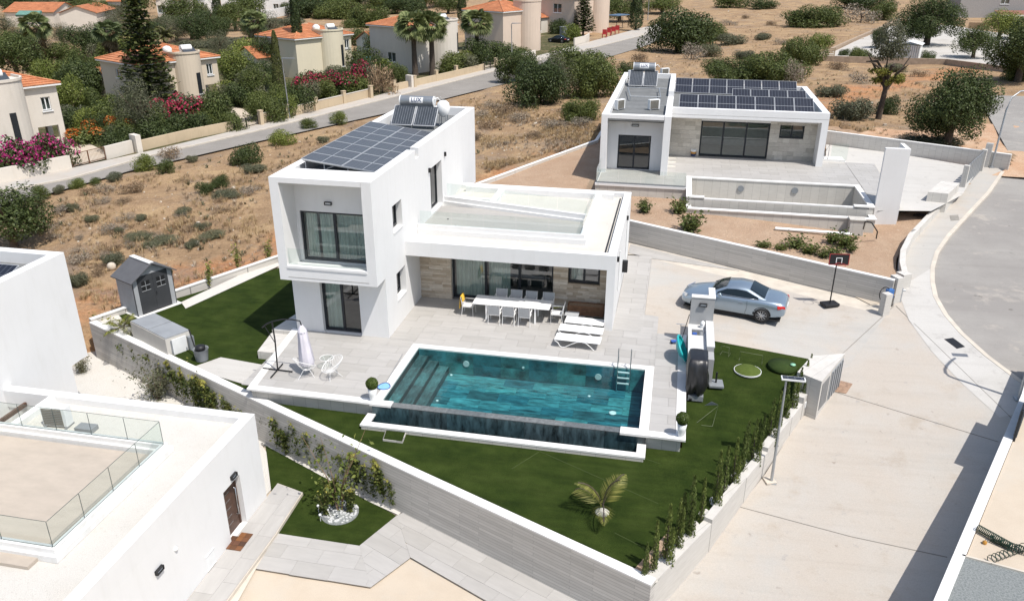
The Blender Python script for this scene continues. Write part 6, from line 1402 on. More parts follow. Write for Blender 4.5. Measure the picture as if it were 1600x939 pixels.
# ================================================================== furniture and small things of the middle villa
SLING = plain('grey_sling_fabric', (.40,.41,.42), .9, 0, .08, 8)
WFAB = plain('white_sling_fabric', (.78,.775,.76), .9, 0, .05, 8)
def chair(name, label, cushion=None):
    t = thing(name, label, 'chair', (0,0,0), 'dining chairs around the white table'); B = MB
    for sx in (-1, 1):
        b = B(); b.tube([(sx*.26,-.25,0),(sx*.26,-.24,.62),(sx*.26,.2,.64)], .014, 5); b.build('leg', WPAINT, t)
        b = B(); b.tube([(sx*.26,.27,0),(sx*.25,.22,.44),(sx*.25,.30,.9)], .014, 5); b.build('leg', WPAINT, t)
        b = B(); b.box(sx*.26-.022,-.24,.642,sx*.26+.022,.22,.664); b.build('armrest', WPAINT, t)
    b = B(); b.box(-.245,-.25,.425,.245,.24,.445); b.build('seat', WFAB, t)
    b = B(); b.add([(-.235,.235,.47),(.235,.235,.47),(.235,.31,.89),(-.235,.31,.89),(-.235,.247,.47),(.235,.247,.47),(.235,.322,.89),(-.235,.322,.89)], [(0,1,2,3),(7,6,5,4),(0,4,5,1),(1,5,6,2),(2,6,7,3),(3,7,4,0)]); b.build('backrest', SLING, t)
    return t
tx0, tx1, ty0, ty1 = 2.93, 6.33, 2.57, 3.55
t = thing('dining_table', 'long white dining table on the terrace under the porch', 'table', ((tx0+tx1)/2, 3.06, 0))
b = MB(); b.box(tx0, ty0, .715, tx1, ty1, .75); b.build('table_top', WPAINT, t, bevel=.006)
for x in (tx0+.62, tx1-.62):
    for y in (ty0+.08, ty1-.08): b = MB(); b.box(x-.04, y-.03, 0, x+.04, y+.03, .714); b.build('leg', WPAINT, t)
ch = chair('dining_chair', '')
FR = [P(q, 497, 0).x for q in (777, 800, 825)]; BK = [P(q, 463, .9).x for q in (777.5, 802, 827, 855)]
for i, x in enumerate(FR): place(ch, (x, ty0-.12, 0), PI, 1, f'white dining chair on the pool side of the table, {ORD[i]} from the left')
for i, x in enumerate(BK): place(ch, (x, ty1+.28, 0), 0, 1, f'white dining chair on the house side of the table, {ORD[i]} from the left')
place(ch, (tx0-.28, 3.05, 0), R(90), 1, 'white dining chair at the left table end under a yellow towel'); place(ch, (tx1+.3, 3.0, 0), R(-90), 1, 'white dining chair at the right table end')
YEL = plain('yellow_towel_cloth', (.72,.44,.05), .95, 0, .12, 6, .3)
b = MB(); cx, cyy = tx0-.28, 3.05
prof = [(cx-.37,.30),(cx-.36,.6),(cx-.33,.90),(cx-.29,.925),(cx-.25,.90),(cx-.215,.62)]; k = 8
vs = [(x+.012*math.sin(j*2.1), cyy-.25+.5*j/k*(.72+.28*(1-abs(z-.6))), z+.03*math.sin(j*1.7)*(z < .5)) for x, z in prof for j in range(k+1)]
b.add(vs, [(i*(k+1)+j, i*(k+1)+j+1, (i+1)*(k+1)+j+1, (i+1)*(k+1)+j) for i in range(len(prof)-1) for j in range(k)], True); tag(b.build('towel', YEL), 'yellow towel draped over the chair at the left end of the dining table', 'towel')
b = MB(); p0, p1 = P(809, 474, .76), P(842, 474, .76)
for i, (fx, w, h_) in enumerate(((0,.22,.03),(.3,.62,.05),(.78,.3,.03))): x = p0.x+(p1.x-p0.x)*fx; b = MB(); b.rbox((x+w/2, p0.y+.1, .752+h_/2), (w, .36, h_), R(-6+8*i)); tag(b.build('folded_cloth', WFAB, bevel=.015), ('small folded white cloth at the left of the pile on the dining table','large folded white cloth in the middle of the dining table pile','white cloth at the right end of the dining table pile')[i], 'cloth')
def lounger(label, x0, x1, y, first=[None]):
    t = thing('sun_lounger', label, 'sun lounger', (0,0,0), 'white sun loungers by the pool'); L = x1-x0; B = MB
    b = B(); b.box(-L/2,-.3,.33,.08,.3,.345); b.build('bed_sling', WFAB, t); b = B(); b.box(.11,-.3,.33,L/2,.3,.345); b.build('backrest_sling', WFAB, t)
    for s in (-1, 1):
        b = B(); b.tube([(-L/2,s*.31,.34),(L/2,s*.31,.34)], .016, 6); b.build('side_rail', WPAINT, t)
        w = [(-L*.5,s*.31,.3),(-L*.42,s*.31,.2),(-L*.37,s*.31,.05),(-L*.32,s*.31,.015),(-L*.26,s*.31,.04),(-L*.12,s*.31,.2),(0,s*.31,.31),(L*.1,s*.31,.34),(L*.2,s*.31,.30),(L*.3,s*.31,.16),(L*.38,s*.31,.015)]
        b = B(); b.tube(w, .016, 6); b.build('wave_leg', WPAINT, t)
    for x in (-L/2, .095, L/2): b = B(); b.tube([(x,-.31,.341),(x,.31,.341)], .014, 5); b.build('cross_bar', WPAINT, t)
    t.location = ((x0+x1)/2, y, 0); t.rotation_euler = (0,0,R(-2)); return t
lounger('white sun lounger nearest to the pool edge', 6.88, 8.73, .9); lounger('white sun lounger in the middle, between pool and planter', 6.9, 8.74, 1.8)
lounger('white sun lounger farthest from the pool, beside the low table', 7.05, 8.7, 2.62)
t = thing('side_table', 'low white side table with a slatted top behind the sun loungers', 'table', (7.3, 3.2, 0)); b = MB(); b.box(6.95,2.95,.36,7.55,3.4,.39); b.build('table_top', SLING, t)
for x in (6.99, 7.51):
    for y in (2.99, 3.36): b = MB(); b.box(x-.02,y-.02,0,x+.02,y+.02,.359); b.build('leg', DARK, t)
TIMB = plain('planter_timber', (.23,.12,.065), .8, 0, .25, 7, .3)
t = thing('planter_trough', 'brown wooden planter trough against the stone wall by the pillar', 'planter', (7.7, 4.1, 0)); a, c = P(888, 497, 0), P(938, 500, 0)
for i in range(3): b = MB(); b.box(6.95, 3.86, .02+i*.15, 8.55, 3.9, .16+i*.15); b.build('plank', TIMB, t)
b = MB(); b.box(6.95,3.9,.02,7.0,4.35,.46); b.box(8.5,3.9,.02,8.55,4.35,.46); b.box(7.0,4.31,.02,8.5,4.35,.46); b.build('trough_side', TIMB, t); b = MB(); b.box(7.0,3.901,.02,8.5,4.31,.42); b.build('soil', EARTH, t)
sheet('turf_patch', TURF, [(7.75,2.75),(8.69,2.75),(8.69,3.8),(7.75,3.8)], .012)
b = MB(); b.rbox((6.55,4.05,.25),(.5,.06,.03),R(8),0,R(-12)); tag(b.build('toy_paddle', plain('lime_plastic', (.42,.46,.04), .4)), 'lime yellow plastic toy lying left of the wooden planter trough', 'toy')
# cantilever parasol
t = thing('cantilever_parasol', 'folded white cantilever parasol hanging from a dark curved arm', 'parasol', (-3.25,-3.57,0)); o = Vector((-3.25,-3.57,0))
b = MB(); b.tube([o+Vector((-.62,.02,.04)), o+Vector((.62,-.02,.04))], .028, 5); b.tube([o+Vector((.03,-.62,.04)), o+Vector((-.03,.5,.04))], .028, 5); b.build('cross_base', DARK, t)
b = MB(); b.tube([o, o+Vector((.05,0,1.3)), o+Vector((.02,0,2.1))], .03, 8); b.build('pole', DARK, t)
b = MB(); b.tube([o+Vector(q) for q in ((-.42,0,1.8),(-.2,0,1.98),(.05,0,2.1),(.45,0,2.22),(.85,0,2.25),(1.16,0,2.22),(1.2,0,2.05))], .026, 8); b.build('arm', DARK, t)
b = MB(); b.tube([o+Vector((.04,0,1.2)), o+Vector((-.3,0,1.86))], .015, 5); b.build('strut', DARK, t)
LILAC = plain('off_white_canopy', (.64,.62,.68), .9, 0, .06, 5); vs = []; kk = 20; hs = ((2.02,.04),(1.9,.12),(1.78,.15),(1.4,.17),(.95,.21),(.52,.25),(.42,.22))
for z, r in hs: vs += [(o.x+1.2+.04*(2-z)+r*(1+.26*math.cos(8*2*PI*j/kk*1.0+z))*math.cos(2*PI*j/kk), o.y+r*(1+.26*math.cos(8*2*PI*j/kk+z))*math.sin(2*PI*j/kk), z) for j in range(kk)]
b = MB(); b.add(vs, [(i*kk+j, i*kk+(j+1) % kk, (i+1)*kk+(j+1) % kk, (i+1)*kk+j) for i in range(len(hs)-1) for j in range(kk)], True); b.build('canopy', LILAC, t)
b = MB(); b.lathe([(.17,1.80),(.12,1.93),(.05,2.05)], (o.x+1.2,o.y,0), 14); b.build('canopy_cap', LILAC, t)
# string chairs and table
def string_chair(label, p, rz):
    t = thing('string_chair', label, 'chair', (0,0,0), 'white string chairs on the terrace corner'); c = Vector((0,0,.36)); n = 28
    rim = [Vector((.42*math.cos(a), .40*math.sin(a)*(1.0), .62+.24*math.sin(a)+.02*math.cos(2*a))) for a in [2*PI*i/n for i in range(n)]]; ctr = [Vector((.13*math.cos(a), -.06+.13*math.sin(a), .30)) for a in [2*PI*i/n for i in range(n)]]
    b = MB(); b.tube(rim, .013, 5, True); b.build('rim', WPAINT, t); b = MB(); b.tube(ctr, .011, 5, True); b.build('seat_ring', WPAINT, t)
    b = MB()
    for i in range(n): m_ = (rim[i]+ctr[i])/2-Vector((0,0,.05)); b.tube([rim[i], m_, ctr[i], Vector((0,-.06,.285))], .006, 3)
    b.build('strings', WPAINT, t).__setitem__('kind', 'stuff')
    for a in (90, 210, 330): b = MB(); b.tube([(.12*math.cos(R(a)),-.05+.12*math.sin(R(a)),.3),(.34*math.cos(R(a)),.34*math.sin(R(a)),0)], .011, 5); b.build('leg', WPAINT, t)
    t.location = p; t.rotation_euler = (0,0,rz); return t
p = P(478, 588, 0); string_chair('white string chair nearer to the dark parasol pole', p, R(150)); p = P(521, 590, 0); string_chair('white string chair right of the little round table', p, R(-60))
p = P(512, 574, 0); t = thing('string_table', 'small round white string table beside the two string chairs', 'table', p)
b = MB(); b.tube([p+Vector((.27*math.cos(2*PI*i/20), .27*math.sin(2*PI*i/20), .42)) for i in range(20)], .012, 5, True); b.build('rim', WPAINT, t); b = MB(); b.lathe([(.265,.405),(.265,.412)], p, 20); b.build('table_top', RAIL, t)
for a in (30, 150, 270): b = MB(); b.tube([p+Vector((.24*math.cos(R(a)), .24*math.sin(R(a)), .41)), p+Vector((.1*math.cos(R(a)), .1*math.sin(R(a)), .2)), p+Vector((.27*math.cos(R(a)), .27*math.sin(R(a)), 0))], .01, 5); b.build('leg', WPAINT, t)
# topiary pots
rg = np.random.default_rng(5); d = rg.normal(size=(2600,3)); d /= np.linalg.norm(d,axis=1,keepdims=True); v, q = leaves(d*.215*(.9+.12*rg.random((2600,1))), d+rg.normal(size=d.shape)*.3, .05, .6, rg)
ballm = arr_mesh('leaf_ball', v, q, leaf('box_leaves', (.035,.060,.010), (.060,.095,.016), (.10,.14,.03)))
for (px, py), lab in (((583,625),'round topiary ball in a white pot at the left corner of the pool'), ((1064,681),'round topiary ball in a white pot at the right front terrace corner')):
    p = P(px, py, .022); t = thing('topiary_pot', lab, 'potted plant', p, 'clipped balls in white pots'); b = MB(); b.lathe([(.10,0),(.135,.25),(.165,.5),(.15,.5),(.14,.44)], p, 24); b.build('pot', WPLAST, t)
    bo = link('leaf_ball', ballm, t); bo.location = (0,0,.68); b = MB(); b.lathe([(.14,.44),(.001,.45)], p, 16); b.build('soil', EARTH, t)
# pool net
p, q = P(597, 609, .03), P(629, 554, .03); t = thing('pool_net', 'blue leaf net with a long pole lying beside the pool', 'pool net', p); d = (q-p).normalized(); s = Vector((-d.y, d.x, 0))
hp = [p+d*(.28+.26*math.sin(a))+s*.23*math.cos(a)*(1-.25*math.sin(a)) for a in [2*PI*i/16 for i in range(16)]]
b = MB(); b.tube([p+d*.52+Vector((0,0,.02)), q+Vector((0,0,.02))], .014, 6); b.build('pole', GALV, t); b = MB(); b.tube(hp, .018, 5, True); b.build('net_frame', plain('navy_plastic', (.03,.06,.2), .4), t); b = MB(); b.poly([x-Vector((0,0,.004)) for x in hp]); b.build('net', plain('blue_mesh', (.22,.45,.75), .8), t)
# outdoor kitchen
COUNT = render_mat('grey_microcement', (.36,.365,.37), .06); CTOP = plain('pale_counter_top', (.60,.60,.595), .5, 0, .05, 2)
t = thing('outdoor_kitchen', 'grey outdoor kitchen with a tall back slab, sink and pale counter', 'outdoor kitchen', (12.6, 1.2, 0))
b = MB(); b.box(12.2,2.02,-.1,13.12,2.26,2.08); b.box(12.9,2.26,.8,13.12,3.1,2.08); b.build('back_slab', COUNT, t)
b = MB(); b.box(12.2,2.0,2.08,13.14,2.28,2.12); b.box(12.88,2.28,2.08,13.14,3.12,2.12); b.build('slab_cap', COPING, t)
b = MB(); b.box(12.86,-.35,-.3,13.12,2.018,1.08); b.box(12.86,-1.0,-.3,13.12,-.35,.9); b.build('side_wall', COUNT, t); b = MB(); b.box(12.84,-.35,1.08,13.14,2.0,1.12); b.build('side_wall_cap', CTOP, t)
b = MB(); b.box(12.2,-.6,-.3,12.84,2.015,.86); b.build('cabinet', COUNT, t); b = MB(); holed(b, 'y', 0, 0, 0, 0, 0, 0) if False else None
for x0, y0, x1, y1 in ((12.16,1.55,12.86,2.017),(12.16,-.65,12.86,1.0),(12.16,1.0,12.3,1.55),(12.74,1.0,12.86,1.55)): b.box(x0+.001,y0,.862,x1-.001,y1,.905)
b.build('counter_top', CTOP, t)
b = MB(); b.box(12.31,1.01,.863,12.73,1.54,.87); b.build('sink', STEEL, t); b = MB(); b.tube([(12.79,1.3,.9),(12.79,1.3,1.2),(12.62,1.3,1.24),(12.58,1.3,1.15)], .015, 6); b.build('tap', STEEL, t)
b = MB(); b.lathe([(.09,.905),(.09,1.15),(.03,1.2)], (12.72,1.75,0), 12); tag(b.build('soap_jar', WPLAST), 'white jar standing on the counter behind the tap of the outdoor kitchen', 'jar')
b = MB(); b.box(12.33,1.05,.871,12.5,1.2,.93); tag(b.build('wash_box', plain('blue_plastic', (.05,.12,.40), .4)), 'small blue box lying in the sink of the outdoor kitchen', 'box')
wall_light(t, (12.68, 2.02, 1.8), (0,-1,0), .3)
# covered barbecue
TARP = plain('black_tarpaulin', (.016,.016,.018), .38, 0, .3, 4, .2, .6)
t = thing('covered_barbecue', 'barbecue under a crumpled black cover at the end of the outdoor kitchen', 'barbecue', (12.5,-1.5,-.3)); rows = [(1.30,.30,.42),(1.27,.34,.52),(1.1,.37,.62),(.85,.36,.68),(.6,.38,.72),(.35,.40,.74),(.08,.36,.66),(-.05,.33,.62)]; kk = 40; vs = []; rd = random.Random(4)
ph = [rd.uniform(0,6.28) for _ in range(6)]
for ri, (z, hx, hy) in enumerate(rows):
    for j in range(kk):
        a = 2*PI*j/kk; ca, sa = math.cos(a), math.sin(a); m_ = max(abs(ca), abs(sa))**.82; f = 1+(.02+.13*(ri/7))*(math.sin(5*a+ph[0]+z*3)+.7*math.sin(9*a+ph[1]-z*4)+.5*math.sin(14*a+ph[2]+z*5))*.6
        vs.append((12.52+hx*ca/m_*f+(.03*math.sin(z*5)), -1.45+hy*sa/m_*f, z+(.03*math.sin(7*a+ph[3]) if ri > 5 else 0)))
b = MB(); b.add(vs, [(i*kk+j, (i+1)*kk+j, (i+1)*kk+(j+1) % kk, i*kk+(j+1) % kk) for i in range(len(rows)-1) for j in range(kk)]+[tuple(range(kk))], True); b.build('cover', TARP, t)
b = MB(); b.box(12.25,-2.1,-.3,12.8,-.9,-.1); b.build('trolley_base', GPLAST, t); b = MB(); b.box(12.15,-1.75,.98,12.155,-1.62,1.06); b.build('red_tag', plain('red_label', (.6,.05,.04), .5), t)
for y in (-2.05, -.95): b = MB(); b.tube([(12.3,y,-.25),(12.4,y,-.25)], .07, 10); b.build('wheel', DARK, t)
# teal paddle ring, brooms
TEAL = glass('teal_film', (.12,.62,.62), .05, .4); TEALM = plain('teal_rim', (.02,.36,.38), .4)
t = thing('paddling_ring', 'teal inflatable paddling pool leaning on the outdoor kitchen', 'inflatable', (12.0,.6,0)); M = Matrix.Translation((11.98,.55,.50)) @ Matrix.Rotation(R(64), 4, 'Y'); n = 24
b = MB(); b.tube([M @ Vector((.5*math.cos(2*PI*i/n), .62*math.sin(2*PI*i/n), 0)) for i in range(n)], .05, 7, True); b.build('rim', TEALM, t)
b = MB(); b.add([M @ Vector((.48*math.cos(2*PI*i/n), .6*math.sin(2*PI*i/n), 0)) for i in range(n)]+[M @ Vector((.3*math.cos(2*PI*i/n), .4*math.sin(2*PI*i/n), -.16)) for i in range(n)], [(i, (i+1) % n, n+(i+1) % n, n+i) for i in range(n)]+[tuple(range(n, 2*n))], True); b.build('basin_film', TEALM, t)
p = P(1058, 536, .022); t = thing('kick_scooter', 'small scooter with a blue deck and T-shaped handlebar by the kitchen', 'scooter', p); b = MB(); b.rbox((p.x,p.y,.12),(.5,.16,.05),R(15)); b.build('deck', plain('blue_plastic_b', (.05,.13,.45), .4), t)
b = MB(); b.tube([p+Vector((.12,0,.12)), p+Vector((.08,.05,.85))], .018, 6); b.tube([p+Vector((-.1,.05,.85)), p+Vector((.27,.05,.85))], .018, 6); b.build('handlebar', GALV, t)
for dx in (-.22, .22): b = MB(); b.tube([(p.x+dx,p.y-.02,.07),(p.x+dx,p.y+.02,.07)], .065, 10); b.build('wheel', DARK, t)
b = MB(); b.tube([P(1064,534,.03), (12.17,1.95,1.35)], .016, 5); tag(b.build('broom_stick', DARK), 'black broom stick leaning on the slab of the outdoor kitchen', 'broom')
p = P(1118, 602, -.2); t = thing('parasol_base', 'grey square parasol base with a short black tube on the lawn', 'parasol base', p); b = MB(); b.rbox((p.x,p.y,-.13),(.55,.55,.12),R(4)); b.build('base_plate', GPLAST, t, bevel=.03); b = MB(); b.cyl((p.x,p.y,-.07),(p.x,p.y,.36),.035,10); b.build('tube', DARK, t)
p = P(1168, 580, turf_z(14.5,.4)); TURF2 = ground_mat('pale_turf', [(0,0,0,(.075,.105,.022)),(6,.4,.7,(.10,.135,.03))], 60, .9, .6, .02); TURF3 = ground_mat('deep_turf', [(0,0,0,(.032,.055,.014)),(6,.4,.7,(.042,.066,.018))], 60, .9, .6, .02)
t = thing('turf_mound', 'round pale green turf mound with a white rim on the lawn', 'turf mound', p); b = MB(); b.lathe([(.52,0),(.52,.05)], p, 28); b.build('rim', WPLAST, t); b = MB(); b.lathe([(.50,.051),(.4,.12),(.2,.165),(.001,.18)], p, 28); b.build('mound', TURF2, t)
p = P(1222, 574, turf_z(15.9,.9)+.02); t = thing('trampoline_disc', 'dark green raised disc on the lawn near the bin enclosure', 'turf disc', p); b = MB(); b.lathe([(.54,0),(.55,.13),(.001,.15)], p, 28); b.build('disc', TURF3, t)
b = MB(); m_ = P(1239, 570, p.z+.17); b.lathe([(.10,0),(.10,.03),(.001,.035)], m_, 14); tag(b.build('mint_saucer', plain('mint_plastic', (.28,.55,.38), .5)), 'pale mint saucer lying on the dark green turf disc', 'saucer')
OLIVEM = plain('dull_green_wire', (.16,.18,.11), .6)
def goal(label, a, c, h, dpt):
    t = thing('mini_goal', label, 'goal', a); d = (c-a).normalized(); s = Vector((-d.y, d.x, 0)); u = Vector((0,0,h))
    b = MB(); b.tube([a, a+u, c+u, c], .007, 5); b.build('goal_frame', OLIVEM, t); b = MB(); b.tube([a, a+s*dpt, c+s*dpt, c], .006, 5); b.tube([a+u, a+s*dpt], .005, 4); b.tube([c+u, c+s*dpt], .005, 4); b.build('back_frame', OLIVEM, t)
tzv = lambda x, y: Vector((x, y, turf_z(x, y)+.01))
goal('small thin goal frame with white feet behind the pale turf mound', tzv(14.22,1.0), tzv(15.08,.85), .42, .5); goal('narrow thin goal frame left of the wider one on the lawn', tzv(13.5,1.35), tzv(13.82,1.25), .42, .35)
b = MB(); b.tube([P(1089,660,-.42),P(1122,634,-.1),P(1113,666,-.45)], .007, 5); b.tube([P(1113,666,-.43),P(1096,664,-.43)], .007, 5); tag(b.build('loose_net_pole', OLIVEM), 'thin bent poles of a folded net lying on the lawn by the terrace corner', 'poles')
b = MB(); q = [P(1101,633,-.2),P(1122,632,-.1),P(1112,627,.02)]; b.add([*q, *[x-Vector((0,0,.012)) for x in q]], [(0,1,2),(5,4,3),(0,3,4,1),(1,4,5,2),(2,5,3,0)]); tag(b.build('net_cloth', GPLAST), 'small grey triangular cloth hanging on the folded net poles', 'cloth')
for a, c in (((846,709),(1255,885)),((925,705),(1112,762)),((985,722),(1110,760)),((700,716),(1040,880))):
    pass
b = MB()
for a, c in (((843,705),(1068,804)),((1010,717),(1120,756)),((960,832),(1015,860)),((800,732),(842,706))): b.wall([P(*a,-.57), P(*c,-.57)], .016, -.58, -.562)
b.build('turf_seam', plain('turf_seam_thread', (.055,.075,.02), .9), None, 'structure')
q = [P(598,686,-.5),P(629,690,-.5),P(635,674,-.5),P(603,671,-.5)]; t = thing('turf_hatch', 'square turf covered hatch with a pale edge below the catch basin', 'hatch', q[0]); b = MB(); b.prism(q, -.62, -.50); b.build('hatch_frame', FAIR, t)
ctr = sum(q, Vector())/4; b = MB(); b.prism([ctr+(x-ctr)*.93 for x in q], -.499, -.492); b.build('hatch_turf', TURF, t)
# shed, plant room, bin
SHG = plain('shed_grey_resin', (.36,.375,.395), .7, 0, .06, 3); SHD = plain('shed_dark_resin', (.045,.048,.054), .6, 0, .1, 3); SHM = plain('shed_roof_resin', (.10,.102,.11), .7, 0, .1, 3)
s0, s1, s2 = P(216,495,-.5), P(277,473,-.5), P(195,486,-.5); u = (s1-s0); Wd = u.length; u.normalize(); n_ = Vector((-u.y, u.x, 0)); Dp = 1.35; ang = math.atan2(u.y, u.x)
t = thing('garden_shed', 'grey resin garden shed with dark double doors and gabled roof', 'shed', (0,0,0)); hh = 1.72; rh = 2.32
b = MB()
for k in range(9): z0, z1 = k*hh/9, (k+1)*hh/9-.006; b.box(0,.03,z0,.04,Dp,z1); b.box(Wd-.04,.03,z0,Wd,Dp,z1); b.box(.04,Dp-.04,z0,Wd-.04,Dp,z1)
b.build('wall_boards', SHG, t)['kind'] = 'stuff'
b = MB(); b.box(.03,0,0,.24,.04,hh); b.box(Wd-.24,0,0,Wd-.03,.04,hh); b.add([(.0,.0,hh),(Wd,.0,hh),(Wd/2,.0,rh-.08),(.0,.04,hh),(Wd,.04,hh),(Wd/2,.04,rh-.08)], [(0,1,2),(5,4,3),(0,3,4,1),(1,4,5,2),(2,5,3,0)]); b.build('front_panel', SHG, t)
for x in (0, Wd-.03): b = MB(); b.box(x,-.012,0,x+.03,.03,hh); b.build('corner_post', SHD, t)
for i in (0, 1):
    x0, x1 = (.25, Wd/2-.004) if i == 0 else (Wd/2+.004, Wd-.25); b = MB(); b.box(x0,-.015,.05,x1,.03,hh+.12); dr = b.build('door', SHD, t); xm = (x0+x1)/2
    for dx in (-.11, .11):
        for dz in (1.22, 1.47): b = MB(); b.box(xm+dx-.09,-.02,dz-.1,xm+dx+.09,-.012,dz+.1); b.build('door_pane', DARK, dr)
    b = MB(); b.box(xm-.22,-.024,1.335,xm+.22,-.014,1.355); b.box(xm-.008,-.0235,1.12,xm+.008,-.0145,1.57); b.box(xm-.22,-.0245,1.09,xm+.22,-.0135,1.115); b.build('glazing_bar', SHG, dr)
b = MB(); b.tube([(Wd/2+.06,-.02,.95),(Wd/2+.06,-.07,.93),(Wd/2+.06,-.07,.8),(Wd/2+.06,-.02,.78)], .012, 5); b.build('door_handle', DARK, t)
for s in (0, 1):
    e = -.14 if s == 0 else Wd+.14; b = MB(); b.add([(e,-.2,hh-.08),(e,Dp+.15,hh-.08),(Wd/2,Dp+.15,rh),(Wd/2,-.2,rh),(e,-.2,hh-.03),(e,Dp+.15,hh-.03),(Wd/2,Dp+.15,rh+.05),(Wd/2,-.2,rh+.05)], MB.BF); b.build('roof_slope', SHM, t)
b = MB(); b.box(Wd/2-.12,-.15,rh+.02,Wd/2+.12,Dp+.1,rh+.06); b.build('ridge_skylight', WPLAST, t)
b = MB(); b.box(-.1,-.2,-.05,Wd+.15,Dp,.0); b.build('shed_base', COPING, t); t.location = s0; t.rotation_euler = (0,0,ang); WORLD[t] = s0
c0, c1, c2 = P(258,530,.3), P(203,502,.3), P(297,516,.3); t = thing('plant_room', 'pale box shaped pump house with grey lids and a white door', 'pump house', (c0.x,c0.y,-.5)); c3 = c1+c2-c0
b = MB(); b.prism([c0,c2,c3,c1], -.7, .27); b.build('plant_room_wall', render_mat('pump_house_render', (.55,.53,.49), .08), t)
for i in (0, 1):
    aa, bb = c0+(c1-c0)*(i*.5+.008), c0+(c1-c0)*(i*.5+.492); b = MB(); b.prism([aa+(c2-c0)*.02, aa+(c2-c0)*.98, bb+(c2-c0)*.98, bb+(c2-c0)*.02], .273, .32); b.build('lid', plain('lid_grey_%d' % i, (.33,.345,.36), .45, .2, .12, 1.2), t)
d = (c2-c0).normalized(); nn = Vector((d.y,-d.x,0)); ang2 = math.atan2(d.y, d.x); m_ = c0+(c2-c0)*.5+nn*.02; b = MB(); b.mbox(Matrix.Translation((m_.x,m_.y,-.17)) @ Matrix.Rotation(ang2,4,'Z'), .62,.04,.68); b.build('door', WPLAST, t)
m_ = c0+(c2-c0)*.2+nn*.006; b = MB(); b.mbox(Matrix.Translation((m_.x,m_.y,-.15)) @ Matrix.Rotation(ang2,4,'Z'), .08,.02,.6); b.build('vent_slot', GPLAST, t)
p = P(316,562,-.5); t = thing('water_butt', 'dark grey bucket with a hose coil next to the pump house', 'bucket', p); b = MB(); b.lathe([(.24,0),(.3,.5),(.32,.52),(.28,.5),(.25,.3)], p, 20); b.build('bucket', GPLAST, t); b = MB(); b.lathe([(.16,.42),(.2,.5),(.2,.62),(.1,.66)], p, 16); b.build('hose_coil', DARK, t); b = MB(); b.tube([p+Vector((-.28,.1,.3)), p+Vector((-.62,.35,1.15))], .03, 6); b.build('hose_pipe', DARK, t)
b = MB(); m_ = P(300,545,-.5); b.rbox((m_.x,m_.y,-.2),(.22,.22,.6),ang2); tag(b.build('tap_post', GPLAST), 'small grey tap post between the pump house door and the bucket', 'post')
